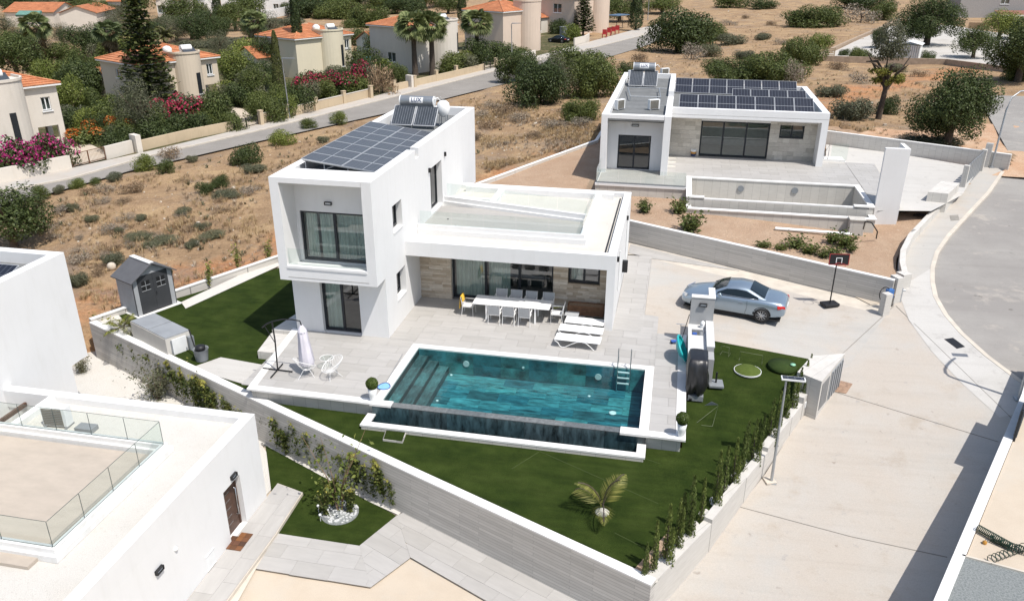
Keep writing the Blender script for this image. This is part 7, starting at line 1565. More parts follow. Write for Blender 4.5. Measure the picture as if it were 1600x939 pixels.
# ================================================================== car
PAINT = plain('silver_blue_paint', (.31,.385,.46), .3, .65, .03, 1., 0, .5); MATS['silver_blue_paint'].node_tree.nodes['Principled BSDF'].inputs['Coat Weight'].default_value = .8
CGLASS = plain('car_glass', (.012,.02,.026), .06, 0, 0); RUBBER = plain('tyre_rubber', (.02,.02,.021), .85); ALLOY = plain('alloy_wheel', (.50,.51,.53), .3, .8)
CHROME = plain('chrome', (.7,.71,.73), .12, 1., .02); REDL = plain('red_lamp_glass', (.55,.02,.015), .2)
def make_car():
    t = thing('parked_car', 'silver blue coupe with a metal roof parked on the pale driveway', 'car', (0,0,0))
    S = [(0,.42,.50,.40,.30,.46,.58),(.10,.66,.74,.58,.24,.47,.66),(.40,.80,.86,.70,.20,.50,.76),(.95,.84,.885,.76,.19,.54,.88),(1.40,.85,.895,.79,.19,.56,.955),(1.9,.86,.90,.80,.19,.57,.975),(2.8,.86,.90,.80,.19,.59,.99),(3.45,.86,.905,.81,.19,.61,1.01),(3.95,.85,.89,.76,.21,.62,1.015),(4.32,.80,.84,.68,.26,.62,.985),(4.52,.70,.76,.58,.34,.60,.90),(4.58,.62,.68,.5,.42,.58,.80)]
    vs = []; n = 14
    for x, wb, wm, wt, zb, zm, zt in S:
        h = [(0,zb),(wb*.9,zb),(wb,zb+.06),(wm,zm),(wm*.985,zt-.16),(wt+.05,zt-.03),(wt*.8,zt+.005),(0,zt+.03)]
        ring = [(x,-y,z) for y, z in h]+[(x,y,z) for y, z in h[-2:0:-1]]; vs += ring
    m = len(S); b = MB(); b.add(vs, [(i*n+j, i*n+(j+1) % n, (i+1)*n+(j+1) % n, (i+1)*n+j) for i in range(m-1) for j in range(n)]+[tuple(range(n))[::-1], tuple(range((m-1)*n, m*n))], True); bo = b.build('body', PAINT, t)
    sd = bo.modifiers.new('s', 'SUBSURF'); sd.levels = sd.render_levels = 2
    C = [(1.28,.76,.95,.70,.965),(1.62,.78,.96,.64,1.17),(2.02,.79,.97,.585,1.34),(2.45,.79,.975,.59,1.395),(2.9,.79,.98,.585,1.365),(3.25,.78,.985,.60,1.22),(3.72,.76,.99,.68,1.02)]; vs = []; n = 10
    for x, wb, zb, wr, zr in C:
        h = [(wb,zb-.06),(wb-.01,zb+.02),(wr+.06,zr-.10*min(1,(zr-zb)/.3)),(wr-.05,zr-.01),(0,zr+.025)]; vs += [(x,-y,z) for y, z in h]+[(x,y,z) for y, z in h[-2::-1]]
    n = 9; m = len(C); b = MB(); b.add(vs, [(i*n+j, i*n+j+1, (i+1)*n+j+1, (i+1)*n+j) for i in range(m-1) for j in range(n-1)], True); b.build('roof', PAINT, t)
    def glassq(name, rows, off):
        q = MB(); k = len(rows[0]); v = [Vector(p)+Vector(off) for r in rows for p in r]; q.add(v, [(i*k+j, i*k+j+1, (i+1)*k+j+1, (i+1)*k+j) for i in range(len(rows)-1) for j in range(k-1)], True); return q.build(name, CGLASS, t)
    glassq('windscreen', [[(1.36,y*.69,1.0+.02*(1-abs(y))) for y in (-1,-.5,0,.5,1)],[(1.66,y*.63,1.185+.02*(1-abs(y))) for y in (-1,-.5,0,.5,1)],[(1.99,y*.545,1.335+.022*(1-abs(y))) for y in (-1,-.5,0,.5,1)]], (-.012,0,.016))
    glassq('rear_window', [[(2.98,y*.545,1.345+.022*(1-abs(y))) for y in (-1,-.5,0,.5,1)],[(3.26,y*.575,1.218+.024*(1-abs(y))) for y in (-1,-.5,0,.5,1)],[(3.64,y*.64,1.055+.02*(1-abs(y))) for y in (-1,-.5,0,.5,1)]], (.01,0,.016))
    for s in (-1, 1):
        lo = [(1.62,.795),(1.95,.80),(2.4,.803),(2.9,.803),(3.42,.785)]; hi = [(1.64,.73,1.06),(2.02,.675,1.245),(2.4,.672,1.29),(2.85,.672,1.275),(3.36,.72,1.09)]
        q = MB(); q.add([(x,s*(y),1.0) for x, y in lo]+[(x,s*(y+.012),z) for x, y, z in hi], [(i, i+1, 5+i+1, 5+i) if s < 0 else (i+1, i, 5+i, 5+i+1) for i in range(4)], True); q.build('side_window', CGLASS, t)
        q = MB(); q.tube([(x,s*(y+.004),.992) for x, y in lo]+[(3.38,s*.74,1.085)], .011, 5); q.build('window_trim', CHROME, t)
        q = MB(); q.ball((1.78,s*.98,1.03), .085, 10, 6); q.build('wing_mirror', PAINT, t)
        q = MB(); q.tube([(2.62,s*.905,.80),(2.8,s*.905,.805)], .016, 6); q.build('door_handle', CHROME, t)
        for x in (1.55, 2.95): q = MB(); q.tube([(x,s*.893,.92),(x+.02,s*.912,.6),(x-.05,s*.88,.28)], .005, 4); q.build('door_seam', DARK, t)
        q = MB(); q.add([(4.20,s*.80,.86),(4.46,s*.70,.84),(4.50,s*.68,.72),(4.24,s*.83,.72),(4.22,s*.84,.86),(4.53,s*.72,.84),(4.56,s*.70,.72),(4.26,s*.865,.72)], [(0,1,2,3),(7,6,5,4),(0,4,5,1),(1,5,6,2),(2,6,7,3),(3,7,4,0)]); q.build('tail_light', REDL, t)
        q = MB(); q.add([(.10,s*.40,.66),(.36,s*.74,.73),(.30,s*.78,.62),(.05,s*.44,.54),(.08,s*.40,.68),(.34,s*.77,.75),(.26,s*.80,.62),(.0,s*.44,.54)], [(0,1,2,3),(7,6,5,4),(0,4,5,1),(1,5,6,2),(2,6,7,3),(3,7,4,0)]); q.build('headlight', CHROME, t)
        for x in (.88, 3.62):
            wl = MB(); prof = [(.20,-.11),(.30,-.115),(.335,-.08),(.335,.08),(.30,.115),(.20,.11)]; k = 28; y0 = s*.80
            wl.add([(x+r*math.cos(2*PI*j/k), y0+yy, .335+r*math.sin(2*PI*j/k)) for r, yy in prof for j in range(k)], [(i*k+j, i*k+(j+1) % k, (i+1)*k+(j+1) % k, (i+1)*k+j) for i in range(5) for j in range(k)], True); w = wl.build('wheel', RUBBER, t)
            d = MB(); d.tube([(x,y0-.09,.335),(x,y0+.07*s,.335)], .215, 24); d.build('rim_well', DARK, w)
            sp = MB()
            sp.tube([(x+.225*math.cos(2*PI*j/24), y0+s*.10, .335+.225*math.sin(2*PI*j/24)) for j in range(24)], .014, 5, True)
            for j in range(10): a = 2*PI*j/10; sp.tube([(x+.04*math.cos(a), y0+s*.105, .335+.04*math.sin(a)), (x+.22*math.cos(a), y0+s*.095, .335+.22*math.sin(a))], [.022, .016], 5)
            sp.tube([(x,y0+s*.07,.335),(x,y0+s*.118,.335)], .055, 12); sp.build('rim', ALLOY, w)
            ar = MB(); ar.tube([(x+.365*math.cos(R(a)), s*.872, .335+.365*math.sin(R(a))) for a in range(0, 181, 15)], .03, 6); ar.build('wheel_arch', DARK, t)
    q = MB(); q.box(4.555,-.26,.60,4.585,.26,.72); q.build('number_plate', WPLAST, t); q = MB(); q.box(-.012,-.34,.36,.03,.34,.46); q.build('grille', DARK, t)
    q = MB(); q.box(.2,-.82,.14,4.4,.82,.20); q.build('underbody', DARK, t)
    return t
car = make_car(); rw = P(1188, 503.5, 0); hd = math.atan2(-1.02, 4.42)
ct = math.cos(hd); st_ = math.sin(hd); car.location = (rw.x-(3.62*ct+.86*st_), rw.y-(3.62*st_-.86*ct), 0); car.rotation_euler = (0,0,hd)
# basketball hoop
p = P(1296, 477, 0); t = thing('basketball_hoop', 'portable basketball hoop with a dark red board by the retaining wall', 'basketball hoop', p)
b = MB(); b.rbox((p.x,p.y,.07),(.75,.5,.14),R(25)); b.build('base', DARK, t, bevel=.04); b = MB(); b.tube([p, p+Vector((0,0,2.1))], .03, 8); b.build('pole', DARK, t)
bd = R(-30); M = Matrix.Translation((p.x+.05,p.y-.1,2.28)) @ Matrix.Rotation(R(8),4,'Z') @ Matrix.Rotation(R(-4),4,'X'); b = MB(); b.mbox(M, .88,.03,.52); brd = b.build('backboard', DARK, t)
REDP = plain('red_print', (.30,.03,.03), .5)
for q in ((-.425,0,.03,.5),(.425,0,.03,.5)): b = MB(); b.mbox(M @ Matrix.Translation((q[0],-.018,q[1])), q[2],.008,q[3]); b.build('board_edge', REDP, t)
for q in ((0,.245,.82,.03),(0,-.245,.82,.03)): b = MB(); b.mbox(M @ Matrix.Translation((q[0],-.018,q[1])), q[2],.008,q[3]); b.build('board_edge', REDP, t)
b = MB()
for q in ((-.12,-.05,.03,.22),(.12,-.05,.03,.22),(0,.07,.27,.03)): b.mbox(M @ Matrix.Translation((q[0],-.019,q[1])), q[2],.006,q[3])
b.build('target_square', WPLAST, t); b = MB(); c = M @ Vector((0,-.28,-.17)); b.tube([c+Vector((.22*math.cos(2*PI*i/18), .22*math.sin(2*PI*i/18), 0)) for i in range(18)], .012, 5, True); b.build('rim', REDP, t)
# street lamps
def lamp(label, base, pts, head=None, r=.06, name='street_lamp', solar=False, hs=(.55,.22,.07)):
    t = thing(name, label, 'street lamp', base); b = MB(); b.tube([base]+[Vector(q) for q in pts], [r]+[r*.8]*(len(pts)-1)+[r*.6], 8); b.build('pole', GALV, t)
    b = MB(); b.rbox((base[0],base[1],base[2]+.02),(.3,.3,.04)); b.build('base_plate', GALV, t)
    if head is not None:
        b = MB(); b.rbox(head, hs); b.build('lamp_head', GPLAST if not solar else WPLAST, t)
        if solar: b = MB(); b.rbox((head[0],head[1],head[2]+hs[2]/2+.006),(hs[0]*.9,hs[1]*.75,.01)); b.build('solar_cell_strip', CELLS2, t)
    return t
p = P(1205, 753, -1.22); lamp('grey solar street lamp with a flat panel head beside the roadside wall', p, [(p.x-.03,p.y,2.55)], (p.x+.17,p.y,2.68), .05, solar=True, hs=(.72,.24,.05))
b = MB(); b.rbox((p.x-.05,p.y+.02,-1.18),(.35,.35,.06),R(20)); b.build('pole_footing', KERB, None, 'structure')
p = P(1592, 624, -.35); lamp('street lamp with a bent arm standing at the right edge behind the low wall', p, [p+Vector((0,0,4.2)), p+Vector((.02,.03,4.6)), p+Vector((.08,.14,4.9)), p+Vector((.22,.34,5.15)), p+Vector((.42,.62,5.3)), p+Vector((.66,.95,5.36)), p+Vector((.9,1.25,5.36))], p+Vector((1.1,1.5,5.35)), .07)
p = P(453, 186, ZS); q = (p.x-.2,p.y,ZS+6.2); lamp('white street lamp on the pavement in front of the olive cream house', p, [q, (q[0]+.1,q[1]-.2,q[2]+.15), (q[0]+1.2,q[1]-.3,q[2]+.2)], (q[0]+1.3,q[1]-.3,q[2]+.2), .075)
p = P(800, 102, ZS); q = (p.x-.1,p.y,ZS+6.2); lamp('white street lamp in front of the pale pink house', p, [q, (q[0]+.1,q[1]-.2,q[2]+.15), (q[0]+1.3,q[1]-.3,q[2]+.2)], (q[0]+1.4,q[1]-.3,q[2]+.2), .085)
p = P(1012, 32, ZS); lamp('white street lamp at the top edge beyond the bend of the street', p, [(p.x,p.y,ZS+6.4)], None, .1)
p = RZ(1549, 262); lamp('tall grey street lamp leaning over the dirt verge at the right', p, [(p.x+.05,p.y,p.z+3.9),(p.x+.25,p.y+.1,p.z+4.7),(p.x+.7,p.y+.2,p.z+5.1),(p.x+1.2,p.y+.2,p.z+5.2)], (p.x+1.4,p.y+.2,p.z+5.2), .07)
# low wall and terrace at the right edge
wall_thing('low white wall along the right edge casting a wide shadow on the pavement', [(25.2,2.5), P(1597,614,.75), P(1458,939,.75), (15.6,-16.5)], .26, -3.2, .75, WHITE2, side=1., name='edge_wall')
wq = [P(1597,614,.75), P(1458,939,.75)]
sheet('edge_terrace', SANDY, [(25.4,2.5), wq[0]+Vector((.26,-.1,0)), wq[1]+Vector((.26,-.1,0)), (15.85,-16.6), (30,-16.5), (34,2)], .70)
sheet('grey_gravel_bed', GREYGRAVEL, [P(1503,868,.71), P(1640,905,.71), P(1640,990,.71), P(1440,990,.71)], .71)
b = MB(); b.wall([P(1503,868,.71), P(1640,905,.71)], .06, .6, .75); b.build('gravel_edging', KERB, None, 'structure')
b = MB()
def coil(b, a, c, r, n, w=.012):
    a, c = Vector(a), Vector(c); d = (c-a); L = d.length; d.normalize(); s = Vector((-d.y, d.x, 0)); pts = [a+d*L*i/(n*10)+s*r*math.cos(2*PI*i/10)+Vector((0,0,r+r*math.sin(2*PI*i/10))) for i in range(n*10)]; b.tube(pts, w, 4)
z = .705; coil(b, P(1526,829,z), P(1580,859,z), .10, 22); coil(b, P(1546,844,z), P(1578,858,z), .09, 10); coil(b, P(1578,858,z), P(1605,866,z), .1, 8); coil(b, P(1600,858,z), P(1544,879,z), .10, 9)
t = tag(b.build('spiral_hose', plain('dark_green_hose', (.02,.045,.03), .4)), 'dark green spiral garden hose lying by the grey gravel bed', 'hose')
b = MB(); b.lathe([(.05,0),(.06,.06),(.02,.1)], P(1538,849,z), 8); tag(b.build('hose_nozzle', plain('brass_orange', (.45,.22,.04), .4)), 'small orange hose fitting beside the spiral hose', 'nozzle')
t = thing('edge_fence', 'dark louvred metal fence panel at the right edge behind the low wall', 'fence', P(1592,690,.7)); a, c = P(1584,688,.72), P(1604,632,.72); dd = c-a; an_ = math.atan2(dd.y, dd.x)
for i in range(7): b = MB(); b.mbox(Matrix.Translation(((a.x+c.x)/2,(a.y+c.y)/2,.86+.14*i)) @ Matrix.Rotation(an_,4,'Z') @ Matrix.Rotation(R(35),4,'X'), dd.length-.05, .11, .02); b.build('louvre', FRAME, t)
for e in (a, c): b = MB(); b.rbox((e.x,e.y,1.25), (.07,.07,1.12), an_); b.build('fence_post', FRAME, t)
for z_ in (.75, 1.8): b = MB(); b.mbox(Matrix.Translation(((a.x+c.x)/2,(a.y+c.y)/2,z_)) @ Matrix.Rotation(an_,4,'Z'), dd.length-.08, .05, .06); b.build('fence_rail', FRAME, t)
# ================================================================== planting near the villas
L_SHRUB = leaf('hedge_shrub_leaves', (.035,.055,.014), (.07,.095,.024), (.15,.16,.045))
L_TIP = leaf('yellowish_young_leaves', (.14,.15,.03), (.24,.24,.05), (.34,.32,.09))
STEM = plain('thin_stem', (.20,.13,.08), .9)
def shrub_proto(kd, h, w, n, seed, m=L_SHRUB, tip=L_TIP, size=.085, stems=5):
    rg = np.random.default_rng(seed); b = MB(); pts = []
    for i in range(stems):
        a = rg.random()*6.28; r = w*.5*(.2+.8*rg.random()); hh = h*rg.uniform(.65, 1); e = np.array([r*math.cos(a), r*math.sin(a), hh]); md = np.array([e[0]*.3, e[1]*.3, hh*.45]); b.tube([(0.04*math.cos(a),.04*math.sin(a),-.05), md, e], [.014,.010,.004], 4)
        for k in range(n//stems):
            t = rg.random()**.85*.9+.08; p = (md*(t*2) if t < .5 else md+(e-md)*(t*2-1))+rg.normal(size=3)*np.array([.08,.08,.06])*(w/.8); pts.append(p)
    P_ = np.array(pts); N_ = rg.normal(size=P_.shape); N_[:,2] += .8; N_ /= np.linalg.norm(N_, axis=1, keepdims=True); top = P_[:,2] > h*.86
    v, q = leaves(P_[~top], N_[~top], size, .55, rg); v2, q2 = leaves(P_[top], N_[top], size, .55, rg); r = proto(kd, w, h, arr_mesh('foliage', v, q, m), None, (('young_shoots', arr_mesh('young_shoots', v2, q2, tip)),), cname='foliage'); b.build('stems', STEM, r)
    for c_ in r.children: c_['kind'] = 'stuff'
shrub_proto('hedge_shrub', 1.35, .85, 1700, 301, size=.10, stems=8); shrub_proto('hedge_shrub_thin', 1.3, .65, 900, 302, size=.10, stems=6); shrub_proto('sapling', 1.5, .8, 300, 303, m=L_BRIGHT, size=.11, stems=4); shrub_proto('low_plant', .5, .9, 420, 304, m=L_MID, tip=L_MID, size=.11, stems=9)
shrub_proto('grey_shrub', 1.5, 1.9, 1500, 305, m=L_OLIVE, tip=L_OLIVE, size=.09, stems=12)
def vz(kd, px, py, hpx, label, z, wf=1., group=None, name=None, cat=None):
    r, w, h = PROTO[kd]; p = P(px, py, z) if not callable(z) else z(px, py); d = depth(p); el = math.atan2(CZ-p.z, math.hypot(p.x-CX, p.y-CY)); sc = hpx*d/CF/math.cos(el)/h
    o = place(r, (p.x, p.y, p.z), random.uniform(0, 6.28), (sc*wf, sc*wf, sc), label, group)
    if name: o.name = name
    if cat: o['category'] = cat
    return o
HS = [(145,528,40),(176,553,50),(192,560,56),(224,584,52),(244,594,60),(261,606,50),(277,614,56),(295,626,50),(314,637,56),(334,648,60),(420,682,52),(442,700,56),(465,711,48),(490,722,56),(513,733,58),(534,744,54),(554,756,50),(576,768,52),(590,776,48),(152,536,44),(166,548,56),(182,557,60),(199,566,52),(214,577,60),(233,588,50),(252,600,58),(268,610,52),(286,620,62),(303,630,54),(323,641,64),(343,652,58),(362,664,50),(381,676,46),(408,672,52),(432,690,56),(452,708,50),(476,715,60),(503,727,52),(524,738,48),(545,750,56),(562,763,60),(604,783,64),(618,790,46)]
for i, (px, py, h) in enumerate(sorted(HS)): vz('hedge_shrub' if i % 3 != 2 else 'hedge_shrub_thin', px, py, h, f'young leafy hedge shrub at the foot of the long concrete wall, {ORD[i]} from the left', -2.19, 1., 'hedge shrubs along the long wall', 'hedge_shrub', 'shrub')
def fcyp(kd, h, r, n, seed, spires=3):
    rg = np.random.default_rng(seed); P_, N_ = [], []
    for s in range(spires):
        ox, oy = (rg.normal(size=2)*r*.55 if s else (0,0)); hh = h*(1 if s == 0 else rg.uniform(.6,.85)); m_ = n//spires; t = rg.random(m_); a = rg.random(m_)*6.28; rr = r*(.8 if s else 1)*np.sqrt(np.maximum(.03, 1-t))*rg.random(m_)**.4
        P_.append(np.stack([ox+rr*np.cos(a), oy+rr*np.sin(a), t*hh], 1)); N_.append(np.stack([np.cos(a), np.sin(a), .3+0*a], 1)+rg.normal(size=(m_,3))*.5)
    p, n_ = np.concatenate(P_), np.concatenate(N_); n_ /= np.linalg.norm(n_, axis=1, keepdims=True); v, q = leaves(p, n_, .075, .34, rg, -1.6); b = MB(); b.tube([(0,0,-.1),(0,0,h*.6)], [.03,.01], 5); proto(kd, 2*r, h, arr_mesh('foliage', v, q, L_CYPN), b, cname='foliage', cat='tree')
fcyp('young_cypress', 1.45, .105, 900, 310, 2); fcyp('young_cypress_wide', 1.4, .125, 1100, 311, 3)
CS = [(1011,905,46),(1024,897,68),(1043,878,74),(1060,858,66),(1079,838,78),(1098,818,60),(1120,792,74),(1133,775,66),(1147,760,64),(1163,744,72),(1177,728,62),(1190,713,56),(1203,698,64),(1214,684,62),(1226,668,60),(1238,654,56),(1247,638,54),(1257,624,52),(1263,610,48)]
rwz = lambda px, py: P(px, py, -.5)
for i, (px, py, h) in enumerate(CS[::-1]): vz('young_cypress' if i % 2 else 'young_cypress_wide', px-3, py-4, h*1.1, f'slim young cypress in the row along the roadside wall, {ORD[i]} from the bin enclosure', -.56, 1., 'young cypresses along the roadside wall', 'young_cypress', 'tree')
sheet('planting_strip', DARKSOIL if 'DARKSOIL' in globals() else EARTH, [(11.12,-11.55),(12.78,-8.5),(14.6,-4.95),(15.85,-2.0),(16.3,-.6),(16.3,.2),(15.9,.1),(14.3,-4.2),(10.75,-11.3)], -.555)
rg = random.Random(8)
for i in range(15):
    x, y, _ = P(1018+ (1255-1018)*i/14.5, 900-(900-618)*i/14.5, -.55); b = MB(); b.prism([(x+.03+.24*(1+.3*rg.random())*math.cos(2*PI*k/10)*.62, y+.24*(1+.3*rg.random())*math.sin(2*PI*k/10)) for k in range(10)], -.56, -.54); b.build('white_gravel_patch', WHITEGRAVEL, None, 'structure')
# little palm on the front lawn
feather('areca_palm', .22, 5, 1.25, leaf('areca_leaves', (.13,.14,.03), (.23,.23,.055), (.36,.33,.10)), 322, 34, .05, 'palm', .013, .5, 1.45)
vz('areca_palm', 941, 800, 50, 'small yellow green palm standing alone on the dark front lawn', -.57, .95, None, 'areca_palm')
p = P(941, 801, -.57); b = MB(); b.lathe([(.2,0),(.22,.03),(.16,.06),(.001,.07)], p, 14); tag(b.build('gravel_ring', WHITEGRAVEL), 'small ring of white gravel around the foot of the lawn palm', 'gravel ring')
# round bed with a young tree
bc = P(531, 801, -2.18); b = MB(); b.lathe([(.62,0),(.62,.03),(.001,.06)], bc, 28); t = b.build('gravel_bed', GREYGRAVEL, None, 'structure'); WORLD[t] = bc
rg_ = np.random.default_rng(9); b = MB()
for i in range(150):
    a, r = rg_.random()*6.28, .6*math.sqrt(rg_.random()); s = rg_.uniform(.02,.045); b.rbox((bc.x+r*math.cos(a), bc.y+r*math.sin(a), bc.z+.05), (s*2,s*1.6,s*1.2), rg_.random()*6)
b.build('bed_stones', plain('pale_pebbles', (.52,.53,.53), .9, 0, .3, 30), t)['kind'] = 'stuff'
shrub_proto('bed_tree', 2.0, 1.5, 300, 330, m=L_BRIGHT, tip=L_BRIGHT, size=.1, stems=5)
vz('bed_tree', 531, 798, 112, 'thin young tree with a light green crown in the round stone bed', -2.15, 1., None, 'young_tree', 'tree')
for (px, py, h), lab in (((508,806,42),'small leafy plant at the left of the round stone bed'),((547,800,40),'small leafy plant at the right of the round stone bed'),((519,790,44),'small leafy plant at the back of the round stone bed')): vz('hedge_shrub_thin', px, py, h, lab, -2.15, .9, None, 'bed_plant', 'plant')
for q in ((497,790),(529,776),(549,789),(500,804)): p = P(*q, -1.9); b = MB(); b.ball(p, .05, 8, 5); b.cyl((p.x,p.y,-2.15), p, .01, 4); tag(b.build('white_flower', WPLAST), {497:'topmost left white flower head above the round stone bed',529:'white flower head at the back of the round stone bed',549:'rightmost white flower head above the round stone bed',500:'lowest white flower head at the left rim of the round stone bed'}[q[0]], 'flower')
vz('grey_shrub', 246, 622, 56, 'grey green shrub behind the front villa roof on white gravel', -2.19, 1., None, 'grey_shrub', 'shrub'); vz('grey_shrub', 128, 582, 30, 'dark small shrub at the corner of the front villa on white gravel', -2.19, 1., None, 'grey_shrub', 'shrub')
vz('hedge_shrub', 98+50, 525, 30, 'yellowish plant at the left end of the long wall by the front villa', -2.0, 1.3, None, 'low_plant', 'plant'); feather('cycad', .05, 10, .6, L_YEL, 340, 14, .05, 'plant', .03, .3, 1.2)
vz('cycad', 194, 516, 22, 'small spiky yellow green plant between white stones beside the pump house', -.5, 1.2, None, 'spiky_plant', 'plant')
for (px, py, h), lab in (((326,446,40),'thin sapling with yellow green leaves against the low white wall, near the shed'),((372,420,40),'yellow green sapling in the middle of the low white wall'),((419,410,36),'yellow green sapling next to the boxed balcony corner')): vz('sapling', px, py, h, lab, -.5, 1., None, 'sapling', 'sapling')
sheet('wall_gravel_strip', WHITEGRAVEL, [P(283,472,-.5), P(432,402,-.45), P(436,414,-.45), P(290,482,-.5)], -.5)
sheet('wall_gravel_strip', WHITEGRAVEL, [P(150,498,-.5), P(183,490,-.5), P(212,520,-.5), P(198,528,-.5)], -.498)
for (px, py, h), lab in (((1008,332,16),'low green plant on the earth left of the empty pool, left one'),((1058,333,20),'low green plant in the shade by the empty pool corner'),((1075,362,28),'leafy plant on the earth behind the retaining wall'),((1005,322,10),'tiny green plant below the terrace glass of the villa behind')): vz('low_plant', px, py, h, lab, lambda a, c: P(a, c, .9), 1.1, None, 'low_plant', 'plant')
for i, (px, py, h) in enumerate(((1190,388,12),(1218,392,12),(1240,388,18),(1262,396,16),(1285,402,12),(1300,378,16),(1318,384,18),(1305,400,14),(1330,392,10))): vz('low_plant', px, py, h, f'green weed tuft on the bare plot behind the basketball hoop, {ORD[i]} from the left', lambda a, c: P(a, c, .6), 1.4, 'weed tufts on the bare plot', 'weed_tuft', 'weed')
# ------------------------------------------------------------------ dry grass, stones, cables
def tufts(name, m, polys, n, hmin, hmax, seed, blades=6, width=.05):
    rg = np.random.default_rng(seed); V_ = []; st = [P(*q, -1.95) for q in STREET]; cnt = 0
    while cnt < n:
        poly = polys[rg.integers(len(polys))]; xs = [p[0] for p in poly]; ys = [p[1] for p in poly]; px, py = rg.uniform(min(xs), max(xs)), rg.uniform(min(ys), max(ys))
        if not inside((px, py), poly): continue
        p = T(px, py); cnt += 1
        if math.sin(p.x*.55+1.2*math.sin(p.y*.3))+math.cos(p.y*.5+seed)+rg.normal()*.5 < -.15 or inside((p.x, p.y), BUILT) or inside((p.x, p.y), st): continue
        s = rg.uniform(hmin, hmax)
        for k in range(blades):
            a = rg.random()*6.28; l = s*rg.uniform(.6, 1.2); dx, dy = math.cos(a), math.sin(a); lean = rg.uniform(.15, .8); b0 = np.array([p.x+dx*.06, p.y+dy*.06, p.z-.08]); md = b0+np.array([dx*lean*l*.4, dy*lean*l*.4, l*.6]); tp = b0+np.array([dx*lean*l, dy*lean*l, l*.95]); w = np.array([-dy, dx, 0])*width*s
            V_ += [b0, md+w, tp, md-w]
    me = arr_mesh(name, np.array(V_), np.arange(len(V_)).reshape(-1, 4), m); o = link(name, me); o['kind'] = 'stuff'
FA = [(20,345),(60,322),(200,280),(400,232),(600,187),(790,140),(830,165),(815,205),(748,285),(742,170),(420,270),(430,395),(180,490),(130,470),(100,390),(60,370)]; FB = [(965,112),(1000,82),(1060,40),(1130,5),(1420,5),(1290,90),(1350,112),(1480,140),(1540,235),(1300,205),(1262,132),(1060,118)]
FC = [(740,165),(830,150),(940,200),(930,222),(760,270)]; FD = [(430,60),(600,45),(700,15),(780,15),(800,30),(600,95),(560,75)]
tufts('dry_grass', L_STRAW, [FA,FA,FB,FC,FD], 9000, .16, .42, 401, 15, .035); tufts('brown_dead_grass', L_DRY, [FA,FA,FC,FB], 2600, .16, .38, 402, 14, .05); tufts('grey_dead_weeds', L_GREYDRY, [FA,FC,FB], 1700, .15, .36, 403, 14, .05)
tufts('green_weeds', L_OLIVE, [FA,FB,FD], 500, .18, .4, 404, 12, .09)
def stones(name, polys, n, smin, smax, seed, m):
    rg = np.random.default_rng(seed); b = MB()
    for i in range(n):
        poly = polys[rg.integers(len(polys))]; xs = [p[0] for p in poly]; ys = [p[1] for p in poly]; px, py = rg.uniform(min(xs), max(xs)), rg.uniform(min(ys), max(ys))
        if not inside((px, py), poly): continue
        p = T(px, py)
        if inside((p.x, p.y), BUILT): continue
        s = rg.uniform(smin, smax)*(1+2*(rg.random() > .95)); b.add([(p.x+s*(q[0]*.5+rg.normal()*.12), p.y+s*(q[1]*.5+rg.normal()*.12), p.z-.05+s*.5*(q[2]+.3+rg.normal()*.1)) for q in ((-1,-1,-1),(1,-1,-1),(1,1,-1),(-1,1,-1),(-.7,-.7,.6),(.7,-.7,.6),(.7,.7,.6),(-.7,.7,.6))], MB.BF)
    b.build(name, m)['kind'] = 'stuff'
ROCK = plain('pale_limestone', (.52,.46,.38), .95, 0, .25, 4)
stones('field_stones', [FA,FB,FC], 1100, .04, .13, 410, ROCK); stones('rubble', [[(540,45),(640,20),(700,25),(640,60),(590,70)],[(1405,20),(1440,5),(1410,60),(1300,95)]], 420, .08, .3, 411, ROCK)
for (px, py, h), lab in (((175,420,12),'white limestone boulder in the field left of the shed, larger one'),((308,383,8),'white limestone boulder in the dry field by the dry shrubs'),((310,352,7),'small white stone block in the middle of the dry field')):
    p = gz(px, py); b = MB(); s = h*depth(p)/CF; b.ball((p.x,p.y,p.z+s*.3), s*.6, 7, 5); tag(b.build('boulder', ROCK), lab, 'boulder')
def cable(label, px, py, n, r, z, name='cable_coil', m=None):
    p = P(px, py, z); rg = random.Random(px); b = MB(); pts = []
    for i in range(n*8): a = 2*PI*i/8; q = r*(.7+.3*math.sin(i*.37)); pts.append((p.x+q*math.cos(a)+.02*i/n, p.y+q*.6*math.sin(a), z+.03+.02*math.sin(i*1.3)+.008*i/n*2))
    b.tube(pts, .02, 4); tag(b.build(name, m or DARK), label, 'cable')
cable('tangle of black cable at the edge of the white forecourt, left one', 1407, 331, 5, .4, .82); cable('tangle of black cable at the edge of the white forecourt by the wall', 1436, 338, 5, .36, .85)
b = MB(); rg = random.Random(3); pts = [P(1313+70*i/30, 453+16*i/30+2.5*math.sin(i*1.5), .03) for i in range(31)]; b.tube(pts, .02, 4); tag(b.build('loose_cable', RUST), 'brown cable lying loosely along the foot of the retaining wall', 'cable')
t = thing('water_meter', 'blue meter with coiled hoses on the retaining wall end behind the gate pier', 'meter', P(1386,474,0)); c = P(1388,468,.45); b = MB(); b.rbox((c.x,c.y,.75),(.3,.2,.4),R(28)); b.build('meter_box', plain('blue_meter', (.05,.16,.42), .5), t)
b = MB(); b.tube([(c.x-.2+.22*math.cos(a), c.y-.02, .7+.35*math.sin(a)) for a in [k*.6 for k in range(22)]], .018, 5); b.build('hose', DARK, t)
t = thing('standpipe', 'small grey standpipe on the pavement beside the tall gate pier', 'standpipe', P(1405,472,0)); p = P(1405,474,0); b = MB(); b.cyl(p, p+Vector((0,0,.75)), .06, 8); b.build('pipe', GALV, t); b = MB(); b.tube([p+Vector((-.1,0,.65)), p+Vector((.15,0,.65))], .05, 8); b.build('valve', GALV, t)
